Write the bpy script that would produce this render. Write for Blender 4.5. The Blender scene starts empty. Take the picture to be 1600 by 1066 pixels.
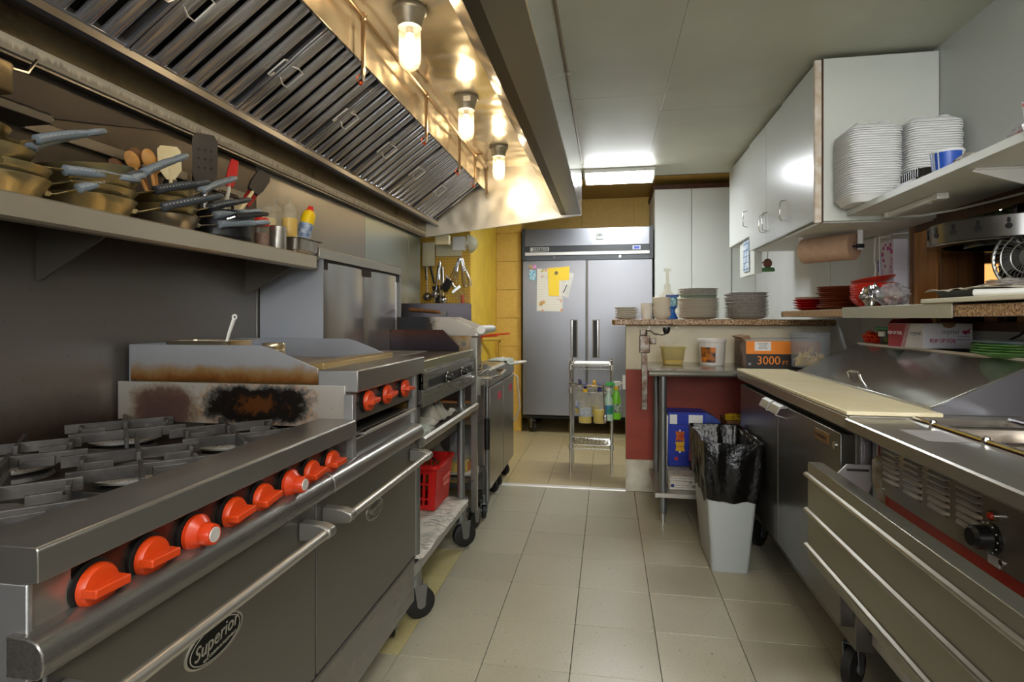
import bpy, bmesh, math, random
from mathutils import Vector, Matrix, noise
C = bpy.context.scene.collection
R = math.radians
rnd = random.Random(7)
# ------------------------------------------------------------------ camera, world, exposure
sc = bpy.context.scene
cam_d = bpy.data.cameras.new('camera'); cam = bpy.data.objects.new('camera', cam_d); C.objects.link(cam)
cam.location = (0, 0, 1.2); cam.rotation_euler = (R(90), 0, math.atan(150/875))
cam_d.sensor_width = 36; cam_d.lens = 875/1600*36; cam_d.shift_y = -36/1600; cam_d.clip_start = .02
sc.camera = cam
w = bpy.data.worlds.new('world'); sc.world = w; w.use_nodes = True
w.node_tree.nodes['Background'].inputs[0].default_value = (.55, .6, .7, 1)
w.node_tree.nodes['Background'].inputs[1].default_value = .3
sc.view_settings.view_transform = 'Standard'; sc.view_settings.look = 'None'
sc.view_settings.exposure = 0.0; sc.view_settings.gamma = 1
sc.view_settings.use_curve_mapping = False
BULB = 95.0      # hood bulbs
TUBE = 75.0       # back fluorescent
TUBE2 = 26.0      # kitchen fluorescent behind the camera and the two added fill lights
DAY = 13.0       # daylight in the window behind the camera
# ------------------------------------------------------------------ materials
def lin(c):
    if isinstance(c, str):
        c = [int(c[i:i+2], 16)/255 for i in (0, 2, 4)]
        c = [x/12.92 if x <= .04045 else ((x+.055)/1.055)**2.4 for x in c]
    return (*c[:3], 1)
MATS = {}
def nodes(m):
    m.use_nodes = True; t = m.node_tree
    return t, t.nodes['Principled BSDF']
def mk(t, kind, **kw):
    n = t.nodes.new(kind)
    for k, v in kw.items(): setattr(n, k, v)
    return n
def noise_tex(t, scale=(1, 1, 1), s=5, detail=3, src='pos', rough=.5):
    mp = mk(t, 'ShaderNodeMapping'); mp.inputs['Scale'].default_value = scale
    if src == 'pos':
        g = mk(t, 'ShaderNodeNewGeometry'); t.links.new(g.outputs['Position'], mp.inputs[0])
    else:
        g = mk(t, 'ShaderNodeTexCoord'); t.links.new(g.outputs['Object'], mp.inputs[0])
    n = mk(t, 'ShaderNodeTexNoise'); n.inputs['Scale'].default_value = s; n.inputs['Detail'].default_value = detail
    n.inputs['Roughness'].default_value = rough
    t.links.new(mp.outputs[0], n.inputs['Vector'])
    return n.outputs['Fac']
def ramp(t, src, stops):
    r = mk(t, 'ShaderNodeValToRGB'); e = r.color_ramp.elements
    while len(e) < len(stops): e.new(.5)
    for k, (p, c) in enumerate(stops):
        e[k].position = p; e[k].color = lin(c) if not isinstance(c, (int, float)) else (c, c, c, 1)
    t.links.new(src, r.inputs[0]); return r.outputs[0]
def mixc(t, fac, a, b):
    m = mk(t, 'ShaderNodeMix', data_type='RGBA')
    for s, v in ((m.inputs[0], fac), (m.inputs[6], a), (m.inputs[7], b)):
        if isinstance(v, (int, float)): s.default_value = v
        elif isinstance(v, (str, tuple)): s.default_value = lin(v)
        else: t.links.new(v, s)
    return m.outputs[2]
def math_(t, op, a, b=0., c=0., clamp=False):
    m = mk(t, 'ShaderNodeMath', operation=op, use_clamp=clamp)
    for s, v in zip(m.inputs, (a, b, c)):
        if isinstance(v, (int, float)): s.default_value = v
        else: t.links.new(v, s)
    return m.outputs[0]
def pos(t):
    g = mk(t, 'ShaderNodeNewGeometry'); s = mk(t, 'ShaderNodeSeparateXYZ'); t.links.new(g.outputs['Position'], s.inputs[0])
    return s.outputs
def bump(t, b, fac, strength=.1, dist=.01):
    n = mk(t, 'ShaderNodeBump'); n.inputs['Strength'].default_value = strength; n.inputs['Distance'].default_value = dist
    t.links.new(fac, n.inputs['Height']); t.links.new(n.outputs[0], b.inputs['Normal'])
def mat(name, col, rough=.5, metal=0, spec=.5, coat=0, trans=0, emit=0, var=0, vs=8, bmp=0, bs=40, bd=.004, col2=None, ior=1.5):
    if name in MATS: return MATS[name]
    m = bpy.data.materials.new(name); t, b = nodes(m); MATS[name] = m
    b.inputs['Base Color'].default_value = lin(col); b.inputs['Roughness'].default_value = rough
    b.inputs['Metallic'].default_value = metal; b.inputs['Specular IOR Level'].default_value = spec
    b.inputs['Coat Weight'].default_value = coat; b.inputs['Transmission Weight'].default_value = trans; b.inputs['IOR'].default_value = ior
    if emit: b.inputs['Emission Color'].default_value = lin(col); b.inputs['Emission Strength'].default_value = emit
    if col2 is not None:
        f = noise_tex(t, s=vs, detail=4)
        f = ramp(t, f, [(.35, 0.), (.65, 1.)])
        t.links.new(mixc(t, f, col, col2), b.inputs['Base Color'])
    if bmp: bump(t, b, noise_tex(t, s=bs, detail=3), bmp, bd)
    return m
def steel(name, col='b9b6ae', rough=.28, axis=(1, 1, 1), brush=.12, wave=0., dirt=None, dirt_amt=.0, s=60, wscale=3, met=.82):
    """brushed stainless: streaked roughness and colour; axis = scale per world axis (small = along the brushing)"""
    m = bpy.data.materials.new(name); t, b = nodes(m); MATS[name] = m
    b.inputs['Metallic'].default_value = met
    brush *= .45
    f = noise_tex(t, axis, s, 4)
    f2 = noise_tex(t, (1, 1, 1), 2.3, 4)
    r = mk(t, 'ShaderNodeMapRange'); r.inputs[3].default_value = max(.04, rough-brush*.6); r.inputs[4].default_value = rough+brush
    t.links.new(math_(t, 'ADD', math_(t, 'MULTIPLY', f, .6), math_(t, 'MULTIPLY', f2, .4)), r.inputs[0]); t.links.new(r.outputs[0], b.inputs['Roughness'])
    base = lin(col); dk = tuple(x*.98 for x in base[:3])
    c = mixc(t, f, dk, tuple(base[:3]))
    if dirt:
        d = ramp(t, noise_tex(t, (1, 1, 1.0), 7, 6, rough=.65), [(.52-.2*dirt_amt, 0.), (.72-.2*dirt_amt, 1.)])
        c = mixc(t, math_(t, 'MULTIPLY', d, .75), c, dirt)
    t.links.new(c, b.inputs['Base Color'])
    if wave:
        bump(t, b, noise_tex(t, (1, 1, 1), wscale, 1), wave, .05)
    return m
ST = steel('steel_brushed_y', 'a8a49b', .30, (1.6, .07, 1.6))           # brushed along Y (long fronts)
STX = steel('steel_brushed_x', 'b0aca3', .30, (.07, 1.6, 1.6))
STV = steel('steel_brushed_z', 'b2b2b2', .32, (1.6, 1.6, .07), s=40)
STD = steel('steel_dark', '77726a', .36, (1.6, .07, 1.6))
STW = steel('steel_wall', '96918a', .34, (1.4, 1.4, .08), s=30, wave=.1)
STH = steel('steel_hood', 'd8cdb8', .20, (2, 2, 2), brush=.06, wave=.30, wscale=5)
STHB = steel('steel_hood_back', '9a8866', .38, (1.4, .08, 1.4), dirt='4a3a20', dirt_amt=.1)
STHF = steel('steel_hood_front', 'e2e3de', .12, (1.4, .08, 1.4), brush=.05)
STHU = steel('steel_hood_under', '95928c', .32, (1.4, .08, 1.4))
STF = steel('steel_filter', 'b4b6c0', .17, (.3, .3, .3), brush=.0)
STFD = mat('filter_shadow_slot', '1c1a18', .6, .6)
STFR = steel('steel_fridge', '8a8b90', .32, (.06, 1.6, 1.6), s=50)
STGR = steel('steel_green', '9aa096', .30, (1.4, .08, 1.4))
STP = steel('steel_prep', '6d6a66', .27, (1.6, .07, 1.6), brush=.0)
CHR = mat('chrome', 'cfcfcf', .15, 1)
GALV = steel('galvanised_pipe', '8a8c8c', .38, (5, 5, .5), s=50)
IRON = mat('cast_iron', '3f3d3c', .55, .35, bmp=.25, bs=120, col2='5a5653', vs=20)
IRONR = mat('cast_iron_top', '55524f', .42, .5, bmp=.2, bs=120, col2='3a3735', vs=15)
ALU = mat('aluminium', 'c9c8c4', .35, .9)
ALUP = mat('aluminium_pale', 'dedcd6', .45, .6)
BLACK = mat('black_plastic', '141414', .35)
BLACKM = mat('black_matte', '1a1918', .7)
RUB = mat('rubber', '1b1a19', .6)
RED = mat('knob_red', 'b8380a', .38, spec=.5)
REDL = mat('knob_red_light', 'b8340e', .3)
WHITE = mat('white_plastic', 'e4e4e0', .4)
WHITEM = mat('white_laminate', 'cfd2cb', .42, bmp=.02, bs=30)
WHITEG = mat('white_gloss_door', 'c9ccc8', .24, bmp=.03, bs=20)
CEIL = mat('ceiling_paint', 'bcbdac', .45, col2='b3b4a3', vs=3, bmp=.05, bs=60)
WALLW = mat('wall_white', 'cdd0d0', .5, col2='c2c4c2', vs=2)
WALLWR = mat('wall_grey_white', 'b7bbb6', .5)
YEL = mat('wall_yellow', 'd8b83c', .42, col2='cda836', vs=5, bmp=.06, bs=90)
YELB = mat('wall_yellow_board', 'c8a044', .5, col2='d0aa4e', vs=30, bmp=.1, bs=120)
YELC = mat('ceiling_yellow', 'b08e48', .5)
REDW = mat('red_panel_paint', '9c3b26', .5, bmp=.25, bs=50, col2='8f3421', vs=12)
CREAM = mat('cream_wall', 'ddd6c0', .55, col2='cfc5a8', vs=4)
REDB = mat('red_enamel', '8e2012', .4)
def granite():
    m = bpy.data.materials.new('granite'); t, b = nodes(m)
    f = noise_tex(t, s=120, detail=5, rough=.7)
    t.links.new(ramp(t, f, [(.36, '2e1d12'), (.47, '8a6038'), (.56, 'b99a72'), (.68, 'e0cfae')]), b.inputs['Base Color'])
    b.inputs['Roughness'].default_value = .35; return m
GRAN = granite()
def wood(name, c1, c2, axis=(1, 1, .08), s=25, rough=.5):
    m = bpy.data.materials.new(name); t, b = nodes(m)
    f = noise_tex(t, axis, s, 5)
    t.links.new(ramp(t, f, [(.3, c1), (.7, c2)]), b.inputs['Base Color']); b.inputs['Roughness'].default_value = rough; return m
WOODL = wood('wood_golden', '8a5a22', 'b9813a')
WOODM = wood('wood_brown', '5f3a1a', '8a5a2c')
WOODD = wood('wood_dark', '3a2014', '553018')
WOODS = wood('wood_spoon', 'b9803c', 'dba45c', (1, 1, 1), 30)
WOODP = wood('wood_pale', 'e3cf9a', 'f0e2b8', (1, 1, 1), 20)
def floor_mat(name, c1, c2, speck, s=140):
    m = bpy.data.materials.new(name); t, b = nodes(m)
    oi = mk(t, 'ShaderNodeObjectInfo')
    base = mixc(t, oi.outputs['Random'], c1, c2)
    f = noise_tex(t, s=2.2, detail=5)
    base = mixc(t, ramp(t, f, [(.4, 0.), (.75, .35)]), base, '8d836a')
    g = ramp(t, noise_tex(t, (1, 1.6, 1), s, 3, rough=.6), [(.56, 0.), (.66, 1.)])
    base = mixc(t, math_(t, 'MULTIPLY', g, .85), base, speck)
    g2 = ramp(t, noise_tex(t, (1.8, .8, 1), 60, 2), [(.70, 0.), (.73, 1.)])
    base = mixc(t, math_(t, 'MULTIPLY', g2, .7), base, '4c463c')
    t.links.new(base, b.inputs['Base Color']); b.inputs['Roughness'].default_value = .32
    bump(t, b, noise_tex(t, s=6, detail=3), .12, .01)
    return m
TILE = floor_mat('floor_tile', 'aaa590', 'a09b88', '8e8770')
TILEY = floor_mat('floor_tile_yellow', 'b9ad7c', 'b0a474', '988a5c')
TILEB = floor_mat('floor_tile_back', 'b5a67c', 'ab9c72', '75643e', 90)
GROUT = mat('grout', '2e2a24', .8)
def stained(name, base, stops_z, extra=None, metal=.9, rough=.32):
    """steel with burnt stains and tones graded by height: noise-warped mask on world z, optional blobs (x, z, rx, rz, colour)"""
    m = bpy.data.materials.new(name); MATS[name] = m; t, b = nodes(m)
    b.inputs['Metallic'].default_value = metal; b.inputs['Roughness'].default_value = rough
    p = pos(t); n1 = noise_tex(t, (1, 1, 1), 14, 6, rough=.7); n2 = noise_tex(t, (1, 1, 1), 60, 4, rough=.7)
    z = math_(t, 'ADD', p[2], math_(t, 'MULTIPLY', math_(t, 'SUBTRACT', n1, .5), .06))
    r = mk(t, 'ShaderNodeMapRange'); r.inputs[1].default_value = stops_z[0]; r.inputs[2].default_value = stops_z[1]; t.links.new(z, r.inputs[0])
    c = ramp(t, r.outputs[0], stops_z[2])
    for (x, zz, rx, rz, cols) in (extra or []):
        dx = math_(t, 'DIVIDE', math_(t, 'SUBTRACT', p[0], x), rx); dz = math_(t, 'DIVIDE', math_(t, 'SUBTRACT', p[2], zz), rz)
        d = math_(t, 'SQRT', math_(t, 'ADD', math_(t, 'POWER', math_(t, 'ABSOLUTE', dx), 3.), math_(t, 'POWER', math_(t, 'ABSOLUTE', dz), 3.)))
        d = math_(t, 'ADD', d, math_(t, 'MULTIPLY', math_(t, 'SUBTRACT', n1, .5), 1.3))
        k = ramp(t, d, [(.55, 1.), (1.0, 0.)])
        cc = ramp(t, math_(t, 'ADD', d, math_(t, 'MULTIPLY', math_(t, 'SUBTRACT', n2, .5), .9)), cols)
        c = mixc(t, k, c, cc)
    g = ramp(t, n2, [(.63, 0.), (.7, 1.)])
    c = mixc(t, math_(t, 'MULTIPLY', g, .35), c, '2c1c10')
    t.links.new(c, b.inputs['Base Color']); return m
STN1 = stained('griddle_side_stain', None, (1.0, 1.13, [(.0, '5a3212'), (.14, '8a5a28'), (.30, 'a3855c'), (.5, 'aeb0b4'), (1, 'b4b8be')]), metal=.7)
STN2 = stained('range_side_stain', None, (.88, 1.02, [(0, 'a49a8e'), (1, 'b8b4ac')]),
               [(-1.02, .945, .21, .07, [(.1, '5a3210'), (.3, '160f0a'), (.74, '120d0a'), (.86, 'b0701c'), (.98, 'b89a60')]),
                (-1.33, .93, .13, .075, [(.2, '5e4640'), (.6, '6e5648'), (.95, '8f7240')])], metal=.6, rough=.4)
STN3 = stained('broiler_side_stain', None, (.9, 1.3, [(0, '8f867c'), (1, 'c3beb4')]), [(-1.12, 1.17, .18, .07, [(.3, '141318'), (.8, '3a2a18'), (.95, 'b5822e')])], metal=.3, rough=.45)
STN4 = stained('burnt_guard', None, (1.0, 1.15, [(0, '2c2a30'), (.5, '3e3438'), (.9, '4d2f22')]), metal=.8)
STNW = stained('wall_steel_left', None, (.86, 1.75, [(0, '2a1a10'), (.05, '4c4038'), (.16, '746e68'), (.5, '6e6862'), (.66, '4e463e'), (1, '463e34')]), metal=.62, rough=.36)  # steel tone also goes darker above the shelf height
STNG = stained('griddle_plate', None, (1.0, 1.1, [(0, '8a7048'), (.6, 'a4885a'), (1, 'c4ab7c')]), metal=.8, rough=.3)
def dirty_band():
    m = bpy.data.materials.new('white_band_sooty'); t, b = nodes(m)
    p = pos(t); n = noise_tex(t, (1, 14, 2), 5, 5, rough=.7)
    z = math_(t, 'SUBTRACT', p[2], 1.86)
    k = math_(t, 'SUBTRACT', math_(t, 'MULTIPLY', n, .052), z)
    f = ramp(t, math_(t, 'MULTIPLY', k, 60.), [(.0, 0.), (.8, 1.)])
    t.links.new(mixc(t, math_(t, 'MULTIPLY', f, .75), 'd9cfb8', '5a5450'), b.inputs['Base Color']); b.inputs['Roughness'].default_value = .6
    return m
BAND = dirty_band()
PANG = mat('pan_bronze', 'a8966a', .30, .9, col2='c4b890', vs=9)
PANS = mat('pan_steel', 'b0ada6', .28, 1)
PANB = mat('pan_black', '1e1f22', .35, .2)
GRIP = mat('grip_grey', '7c8791', .4)
GRIPD = mat('grip_dark_grey', '3f444a', .45)
NICKEL = mat('rivet', 'c6c0b4', .3, 1)
def glassy(name, col, alpha=.35, rough=.08):
    m = bpy.data.materials.new(name); t, b = nodes(m)
    b.inputs['Base Color'].default_value = lin(col); b.inputs['Roughness'].default_value = rough
    tr = mk(t, 'ShaderNodeBsdfTransparent'); tr.inputs[0].default_value = lin(col)
    mx = mk(t, 'ShaderNodeMixShader'); mx.inputs[0].default_value = alpha
    t.links.new(tr.outputs[0], mx.inputs[1]); t.links.new(b.outputs[0], mx.inputs[2]); t.links.new(mx.outputs[0], t.nodes['Material Output'].inputs[0])
    return m
GLASS = glassy('jar_glass', 'fff6e6', .10, .05)
CLEAR = glassy('clear_plastic', 'e8eaec', .10, .12)
CLOUD = glassy('cloudy_plastic', 'f4f2ea', .17, .3)
YCON = glassy('oily_plastic', 'e4dcae', .25, .2)
BULBM = mat('bulb_lit', (1, .85, .62), .5, emit=BULB)
TUBEM = mat('tube_lit', (.93, .97, 1.0), .5, emit=TUBE)
DAYM = mat('window_daylight', (.93, .96, 1.0), .5, emit=DAY)
TUBEM2 = mat('tube_lit_front', (1.0, .97, .92), .5, emit=TUBE2)
BAG = mat('bin_bag', '080808', .27, spec=.45, bmp=.6, bs=35, bd=.01)
PAPER = mat('paper', 'd8d6cf', .7, col2='c8c6be', vs=60)
def newsprint():
    m = bpy.data.materials.new('newsprint'); t, b = nodes(m)
    n = noise_tex(t, (1, 6, 1), 40, 2)
    n2 = noise_tex(t, (1, 1, 1), 9, 2)
    k = math_(t, 'MULTIPLY', ramp(t, n, [(.5, 0.), (.56, 1.)]), ramp(t, n2, [(.45, 0.), (.5, 1.)]))
    t.links.new(mixc(t, math_(t, 'MULTIPLY', k, .7), 'cfcabc', '5a5650'), b.inputs['Base Color']); b.inputs['Roughness'].default_value = .8; return m
NEWS = newsprint()
TOWEL = mat('towel', '8e8a7c', .95, bmp=.4, bs=200, col2='a39f92', vs=14)
TOWELG = mat('towel_pale', 'aab0a6', .95, bmp=.4, bs=200)
TOWELD = mat('towel_dark', '4c4a44', .95, bmp=.4, bs=200)
# ------------------------------------------------------------------ mesh helpers
ORG = {}
class MB:
    def __init__(s): s.v = []; s.f = []; s.mi = []
    def add(s, vs, fs, mi=0):
        o = len(s.v); s.v += [tuple(v) for v in vs]; s.f += [[i+o for i in f] for f in fs]; s.mi += [mi]*len(fs); return s
    def box(s, x0, x1, y0, y1, z0, z1, mi=0, M=None):
        x0, x1 = min(x0, x1), max(x0, x1); y0, y1 = min(y0, y1), max(y0, y1); z0, z1 = min(z0, z1), max(z0, z1)
        vs = [(x, y, z) for x in (x0, x1) for y in (y0, y1) for z in (z0, z1)]
        if M: vs = [M @ Vector(v) for v in vs]
        return s.add(vs, [(0, 1, 3, 2), (4, 6, 7, 5), (0, 4, 5, 1), (2, 3, 7, 6), (0, 2, 6, 4), (1, 5, 7, 3)], mi)
    def prism(s, poly, axis, a, b, mi=0):
        """poly in the two other axes (order x,y,z), extruded from a to b along axis"""
        def P(p, k):
            if axis == 'x': return (k, p[0], p[1])
            if axis == 'y': return (p[0], k, p[1])
            return (p[0], p[1], k)
        n = len(poly)
        ar = sum(poly[i][0]*poly[(i+1) % n][1]-poly[(i+1) % n][0]*poly[i][1] for i in range(n))
        if ar < 0: poly = poly[::-1]
        if axis == 'y': a, b = max(a, b), min(a, b)
        else: a, b = min(a, b), max(a, b)
        vs = [P(p, a) for p in poly]+[P(p, b) for p in poly]
        fs = [list(range(n))[::-1], list(range(n, 2*n))]+[(i, (i+1) % n, (i+1) % n+n, i+n) for i in range(n)]
        return s.add(vs, fs, mi)
    def tube(s, pts, r, n=10, mi=0, caps=True, sq=(1, 1), up=None):
        pts = [Vector(p) for p in pts]; rs = r if isinstance(r, (list, tuple)) else [r]*len(pts)
        vs = []; N = len(pts); u = None
        for i, p in enumerate(pts):
            d = (pts[min(i+1, N-1)]-pts[max(i-1, 0)])
            if d.length < 1e-9: d = Vector((0, 0, 1))
            d.normalize()
            if u is None:
                u = Vector(up) if up else (Vector((0, 0, 1)) if abs(d.z) < .9 else Vector((1, 0, 0)))
            u = (u-d*u.dot(d))
            if u.length < 1e-6: u = d.orthogonal()
            u.normalize(); v = d.cross(u)
            for k in range(n):
                a = 2*math.pi*k/n
                vs.append(p+u*math.cos(a)*rs[i]*sq[0]+v*math.sin(a)*rs[i]*sq[1])
        fs = [(i*n+k, i*n+(k+1) % n, (i+1)*n+(k+1) % n, (i+1)*n+k) for i in range(N-1) for k in range(n)]
        if caps: fs += [list(range(n))[::-1], [(N-1)*n+k for k in range(n)]]
        return s.add(vs, fs, mi)
    def cyl(s, p0, p1, r0, r1=None, n=20, mi=0): return s.tube([p0, p1], [r0, r0 if r1 is None else r1], n, mi)
    def ring(s, c, R0, r, n=32, m=8, M=None, mi=0, a0=0, a1=360):
        pts = []
        full = (a1-a0) >= 360
        for k in range(n+(0 if full else 1)):
            a = R(a0+(a1-a0)*k/n); pts.append(Vector((math.cos(a)*R0, math.sin(a)*R0, 0)))
        if M: pts = [M @ p for p in pts]
        pts = [p+Vector(c) for p in pts]
        if full: pts.append(pts[0].copy())
        return s.tube(pts, r, m, mi, caps=not full)
    def lathe(s, prof, c=(0, 0, 0), n=28, M=None, mi=0, cap0=True, cap1=True, sq=None):
        vs = []
        for (r, z) in prof:
            for k in range(n):
                a = 2*math.pi*k/n
                v = Vector((math.cos(a)*r, math.sin(a)*r, z))
                if sq: v = Vector((v.x*sq[0], v.y*sq[1], v.z))
                if M: v = M @ v
                vs.append(v+Vector(c))
        N = len(prof)
        fs = [(i*n+k, i*n+(k+1) % n, (i+1)*n+(k+1) % n, (i+1)*n+k) for i in range(N-1) for k in range(n)]
        if cap0 and prof[0][0] > 1e-6: fs.append(list(range(n))[::-1])
        if cap1 and prof[-1][0] > 1e-6: fs.append([(N-1)*n+k for k in range(n)])
        return s.add(vs, fs, mi)
    def sphere(s, c, r, n=12, mi=0, sc3=(1, 1, 1)):
        prof = [(math.sin(math.pi*i/(n//2))*r, -math.cos(math.pi*i/(n//2))*r) for i in range(n//2+1)]
        prof[0] = (1e-5, -r); prof[-1] = (1e-5, r)
        return s.lathe(prof, c, n, Matrix.Diagonal(Vector(sc3)), mi)
    def sheet(s, fn, nu, nv, mi=0, thick=0):
        vs = [fn(i/nu, j/nv) for j in range(nv+1) for i in range(nu+1)]
        fs = [(j*(nu+1)+i, j*(nu+1)+i+1, (j+1)*(nu+1)+i+1, (j+1)*(nu+1)+i) for j in range(nv) for i in range(nu)]
        return s.add(vs, fs, mi)
    def loft(s, rings, mi=0, cap0=True, cap1=True, closed=True):
        n = len(rings[0]); vs = [p for r in rings for p in r]
        fs = [(i*n+k, i*n+(k+1) % n, (i+1)*n+(k+1) % n, (i+1)*n+k) for i in range(len(rings)-1) for k in range(n if closed else n-1)]
        if cap0: fs.append(list(range(n))[::-1])
        if cap1: fs.append([(len(rings)-1)*n+k for k in range(n)])
        return s.add(vs, fs, mi)
    def xf(s, M):
        s.v = [tuple(M @ Vector(v)) for v in s.v]; return s
    def build(s, name, m, parent=None, bev=0, smooth=35, solid=0, world=True, kind=None):
        me = bpy.data.meshes.new(name)
        o = ORG.get(parent.name, Vector()) if parent is not None else Vector()
        vs = [(v[0]-o[0], v[1]-o[1], v[2]-o[2]) for v in s.v]
        me.from_pydata(vs, [], s.f)
        for mm in (m if isinstance(m, (list, tuple)) else [m]): me.materials.append(mm)
        if any(s.mi): me.polygons.foreach_set('material_index', s.mi)
        if smooth:
            me.polygons.foreach_set('use_smooth', [True]*len(me.polygons)); me.set_sharp_from_angle(angle=R(smooth))
        me.update()
        ob = bpy.data.objects.new(name, me); C.objects.link(ob)
        if parent is not None: ob.parent = parent; ORG[ob.name] = o
        else: ORG[ob.name] = Vector()
        if solid:
            d = ob.modifiers.new('solid', 'SOLIDIFY'); d.thickness = solid; d.offset = 0
        if bev:
            d = ob.modifiers.new('bevel', 'BEVEL'); d.width = bev; d.segments = 2; d.limit_method = 'ANGLE'; d.angle_limit = R(40)
        if kind: ob['kind'] = kind
        return ob
def thing(name, label, cat, loc=(0, 0, 0), group=None, rotz=0, local=False):
    o = bpy.data.objects.new(name, None); C.objects.link(o); o.location = loc; o.rotation_euler = (0, 0, rotz)
    o.empty_display_size = .05
    o['label'] = label; o['category'] = cat
    if group: o['group'] = group
    ORG[o.name] = Vector() if local else Vector(loc)
    return o
def tag(o, label, cat, group=None):
    o['label'] = label; o['category'] = cat
    if group: o['group'] = group
    return o
def struct(o): o['kind'] = 'structure'; return o
def dup(root, loc=None, rot=None, label=None, group=None, scale=None):
    def cp(o, par):
        c = o.copy(); C.objects.link(c); c.parent = par
        for ch in list(o.children): cp(ch, c)
        return c
    r = cp(root, None)
    if loc is not None: r.location = loc
    if rot is not None: r.rotation_euler = rot if isinstance(rot, (tuple, list)) else (0, 0, rot)
    if scale: r.scale = (scale,)*3 if isinstance(scale, (int, float)) else scale
    if label: r['label'] = label
    if group: r['group'] = group
    return r
FACE = {'+x': Matrix(((0, 0, 1), (1, 0, 0), (0, 1, 0))), '-x': Matrix(((0, 0, -1), (-1, 0, 0), (0, 1, 0))), '-y': Matrix(((1, 0, 0), (0, 0, -1), (0, 1, 0))), '+z': Matrix.Identity(3)}
def text(s, size, loc, face, m, parent, name='lettering', ext=.0006, sx=1, tilt=0, shear=0, align='CENTER', label=None):
    cu = bpy.data.curves.new(name, 'FONT'); cu.body = s; cu.size = size; cu.extrude = ext; cu.align_x = align; cu.align_y = 'CENTER'; cu.shear = shear
    cu.resolution_u = 3; cu.materials.append(m)
    tmp = bpy.data.objects.new('tmp_text', cu); me = bpy.data.meshes.new_from_object(tmp); bpy.data.objects.remove(tmp)
    if not me.materials: me.materials.append(m)
    o = bpy.data.objects.new(name, me); C.objects.link(o)
    org = ORG.get(parent.name, Vector()) if parent is not None else Vector()
    M = (FACE[face] if isinstance(face, str) else face).to_4x4() @ Matrix.Rotation(R(tilt), 4, 'Z') @ Matrix.Diagonal((sx, 1, 1, 1))
    M.translation = Vector(loc)-org
    o.parent = parent; o.matrix_local = M
    return o
def rrect(x0, x1, y0, y1, r, z, n=4):
    pts = []
    for (cx, cy, a0) in ((x1-r, y1-r, 0), (x0+r, y1-r, 90), (x0+r, y0+r, 180), (x1-r, y0+r, 270)):
        for k in range(n+1):
            a = R(a0+90*k/n); pts.append((cx+math.cos(a)*r, cy+math.sin(a)*r, z))
    return pts
def caster(parent, x, y, r=.05, top=.2, ang=0, w_=.03, stem=.012, name='caster'):
    """swivel caster: fork, wheel, stem; wheel touches z=0"""
    d = Vector((math.cos(ang), math.sin(ang), 0)); off = d*.018; sd = Vector((-d.y, d.x, 0))
    c = Vector((x, y, r))+off
    b = MB(); b.cyl((x, y, 2*r+.012), (x, y, top), stem); b.cyl((x, y, 2*r+.004), (x, y, 2*r+.018), .026)
    for s_ in (-1, 1):
        p = c+sd*s_*(w_/2+.006)
        M = Matrix((d, sd, Vector((0, 0, 1)))).transposed()
        q = MB().prism([(-.016, -.012), (.016, -.012), (.03-off.length*.2, r+.014), (-.03, r+.014)], 'y', -.002, .002)
        q.xf(M.to_4x4()); b.add([Vector(v)+p for v in q.v], q.f)
    b.box(-.03, .03, -.022, .022, 2*r+.004, 2*r+.008, M=Matrix.Translation((x, y, 0)) @ Matrix((d, sd, Vector((0, 0, 1)))).transposed().to_4x4())
    fk = b.build(name, GALV, parent)
    wh = MB().tube([c-sd*w_/2, c-sd*w_*.38, c+sd*w_*.38, c+sd*w_/2], [r*.88, r, r, r*.88], 24)
    wh.build('wheel', RUB, fk)
    MB().cyl(c-sd*(w_/2+.009), c+sd*(w_/2+.009), r*.3, n=14).build('hub', GALV, fk)
    return fk
# ------------------------------------------------------------------ room shell
H2 = 2.4
fl = struct(MB().box(-1.7, 1.46, -2.2, 6.75, -.06, -.006).build('floor', GROUT, smooth=0))
def tile(x0, x1, y0, y1, m, proto={}):
    key = (round(x1-x0, 3), round(y1-y0, 3), m.name)
    g = .0011
    if key not in proto:
        a = MB().loft([[(p[0], p[1], -.006) for p in rrect(g, x1-x0-g, g, y1-y0-g, .002, 0, 1)], [(p[0], p[1], -.0012) for p in rrect(g, x1-x0-g, g, y1-y0-g, .002, 0, 1)], rrect(g+.001, x1-x0-g-.001, g+.001, y1-y0-g-.001, .002, 0, 1)], cap0=False)
        o = a.build('floor_tile', m, fl, smooth=0); proto[key] = o
    else:
        o = proto[key].copy(); C.objects.link(o)
    o.location = (x0, y0, rnd.uniform(-.0004, .0004)); return o
TX = [-.736+.3045*k for k in range(-2, 7)]
TX = [-1.5]+[x for x in TX if x > -1.45]+[1.44]
TY = [1.898+.3047*k for k in range(-4, 7)]+[3.955]
for i in range(len(TX)-1):
    for j in range(len(TY)-1):
        yel = TX[i] < -.75 and 1.85 < TY[j] < 2.75
        off = .03 if TX[i] < -.75 and TY[j] > .8 and j < len(TY)-2 else 0
        tile(TX[i], TX[i+1], TY[j], TY[j+1], TILEY if yel else TILE)
for i in range(len(TX)-1): tile(TX[i], TX[i+1], -.4, TY[0], TILE)
for i in range(9):
    for j in range(8):
        x0 = -1.65+.305*i; y0 = 4.0+.33*j
        if x0 < 1.0: tile(x0, x0+.305, y0, y0+.33, TILEB)
struct(MB().prism([(3.955, -.004), (3.958, .007), (3.995, .007), (3.999, -.004)], 'x', -1.5, .12).build('trim_1', ALUP))
cl = struct(MB().box(-1.7, 1.6, -2.2, 4.87, H2+.012, H2+.05).box(-1.7, 1.6, 4.85, 4.87, H2, 2.62).build('ceiling', GROUT, smooth=0))
xs = [(-.21, .3), (.3, 1.44)]; ys0 = [-2.2, .65, 3.09, 4.87]; ys1 = [-2.2, .9, 3.34, 4.87]
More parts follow.
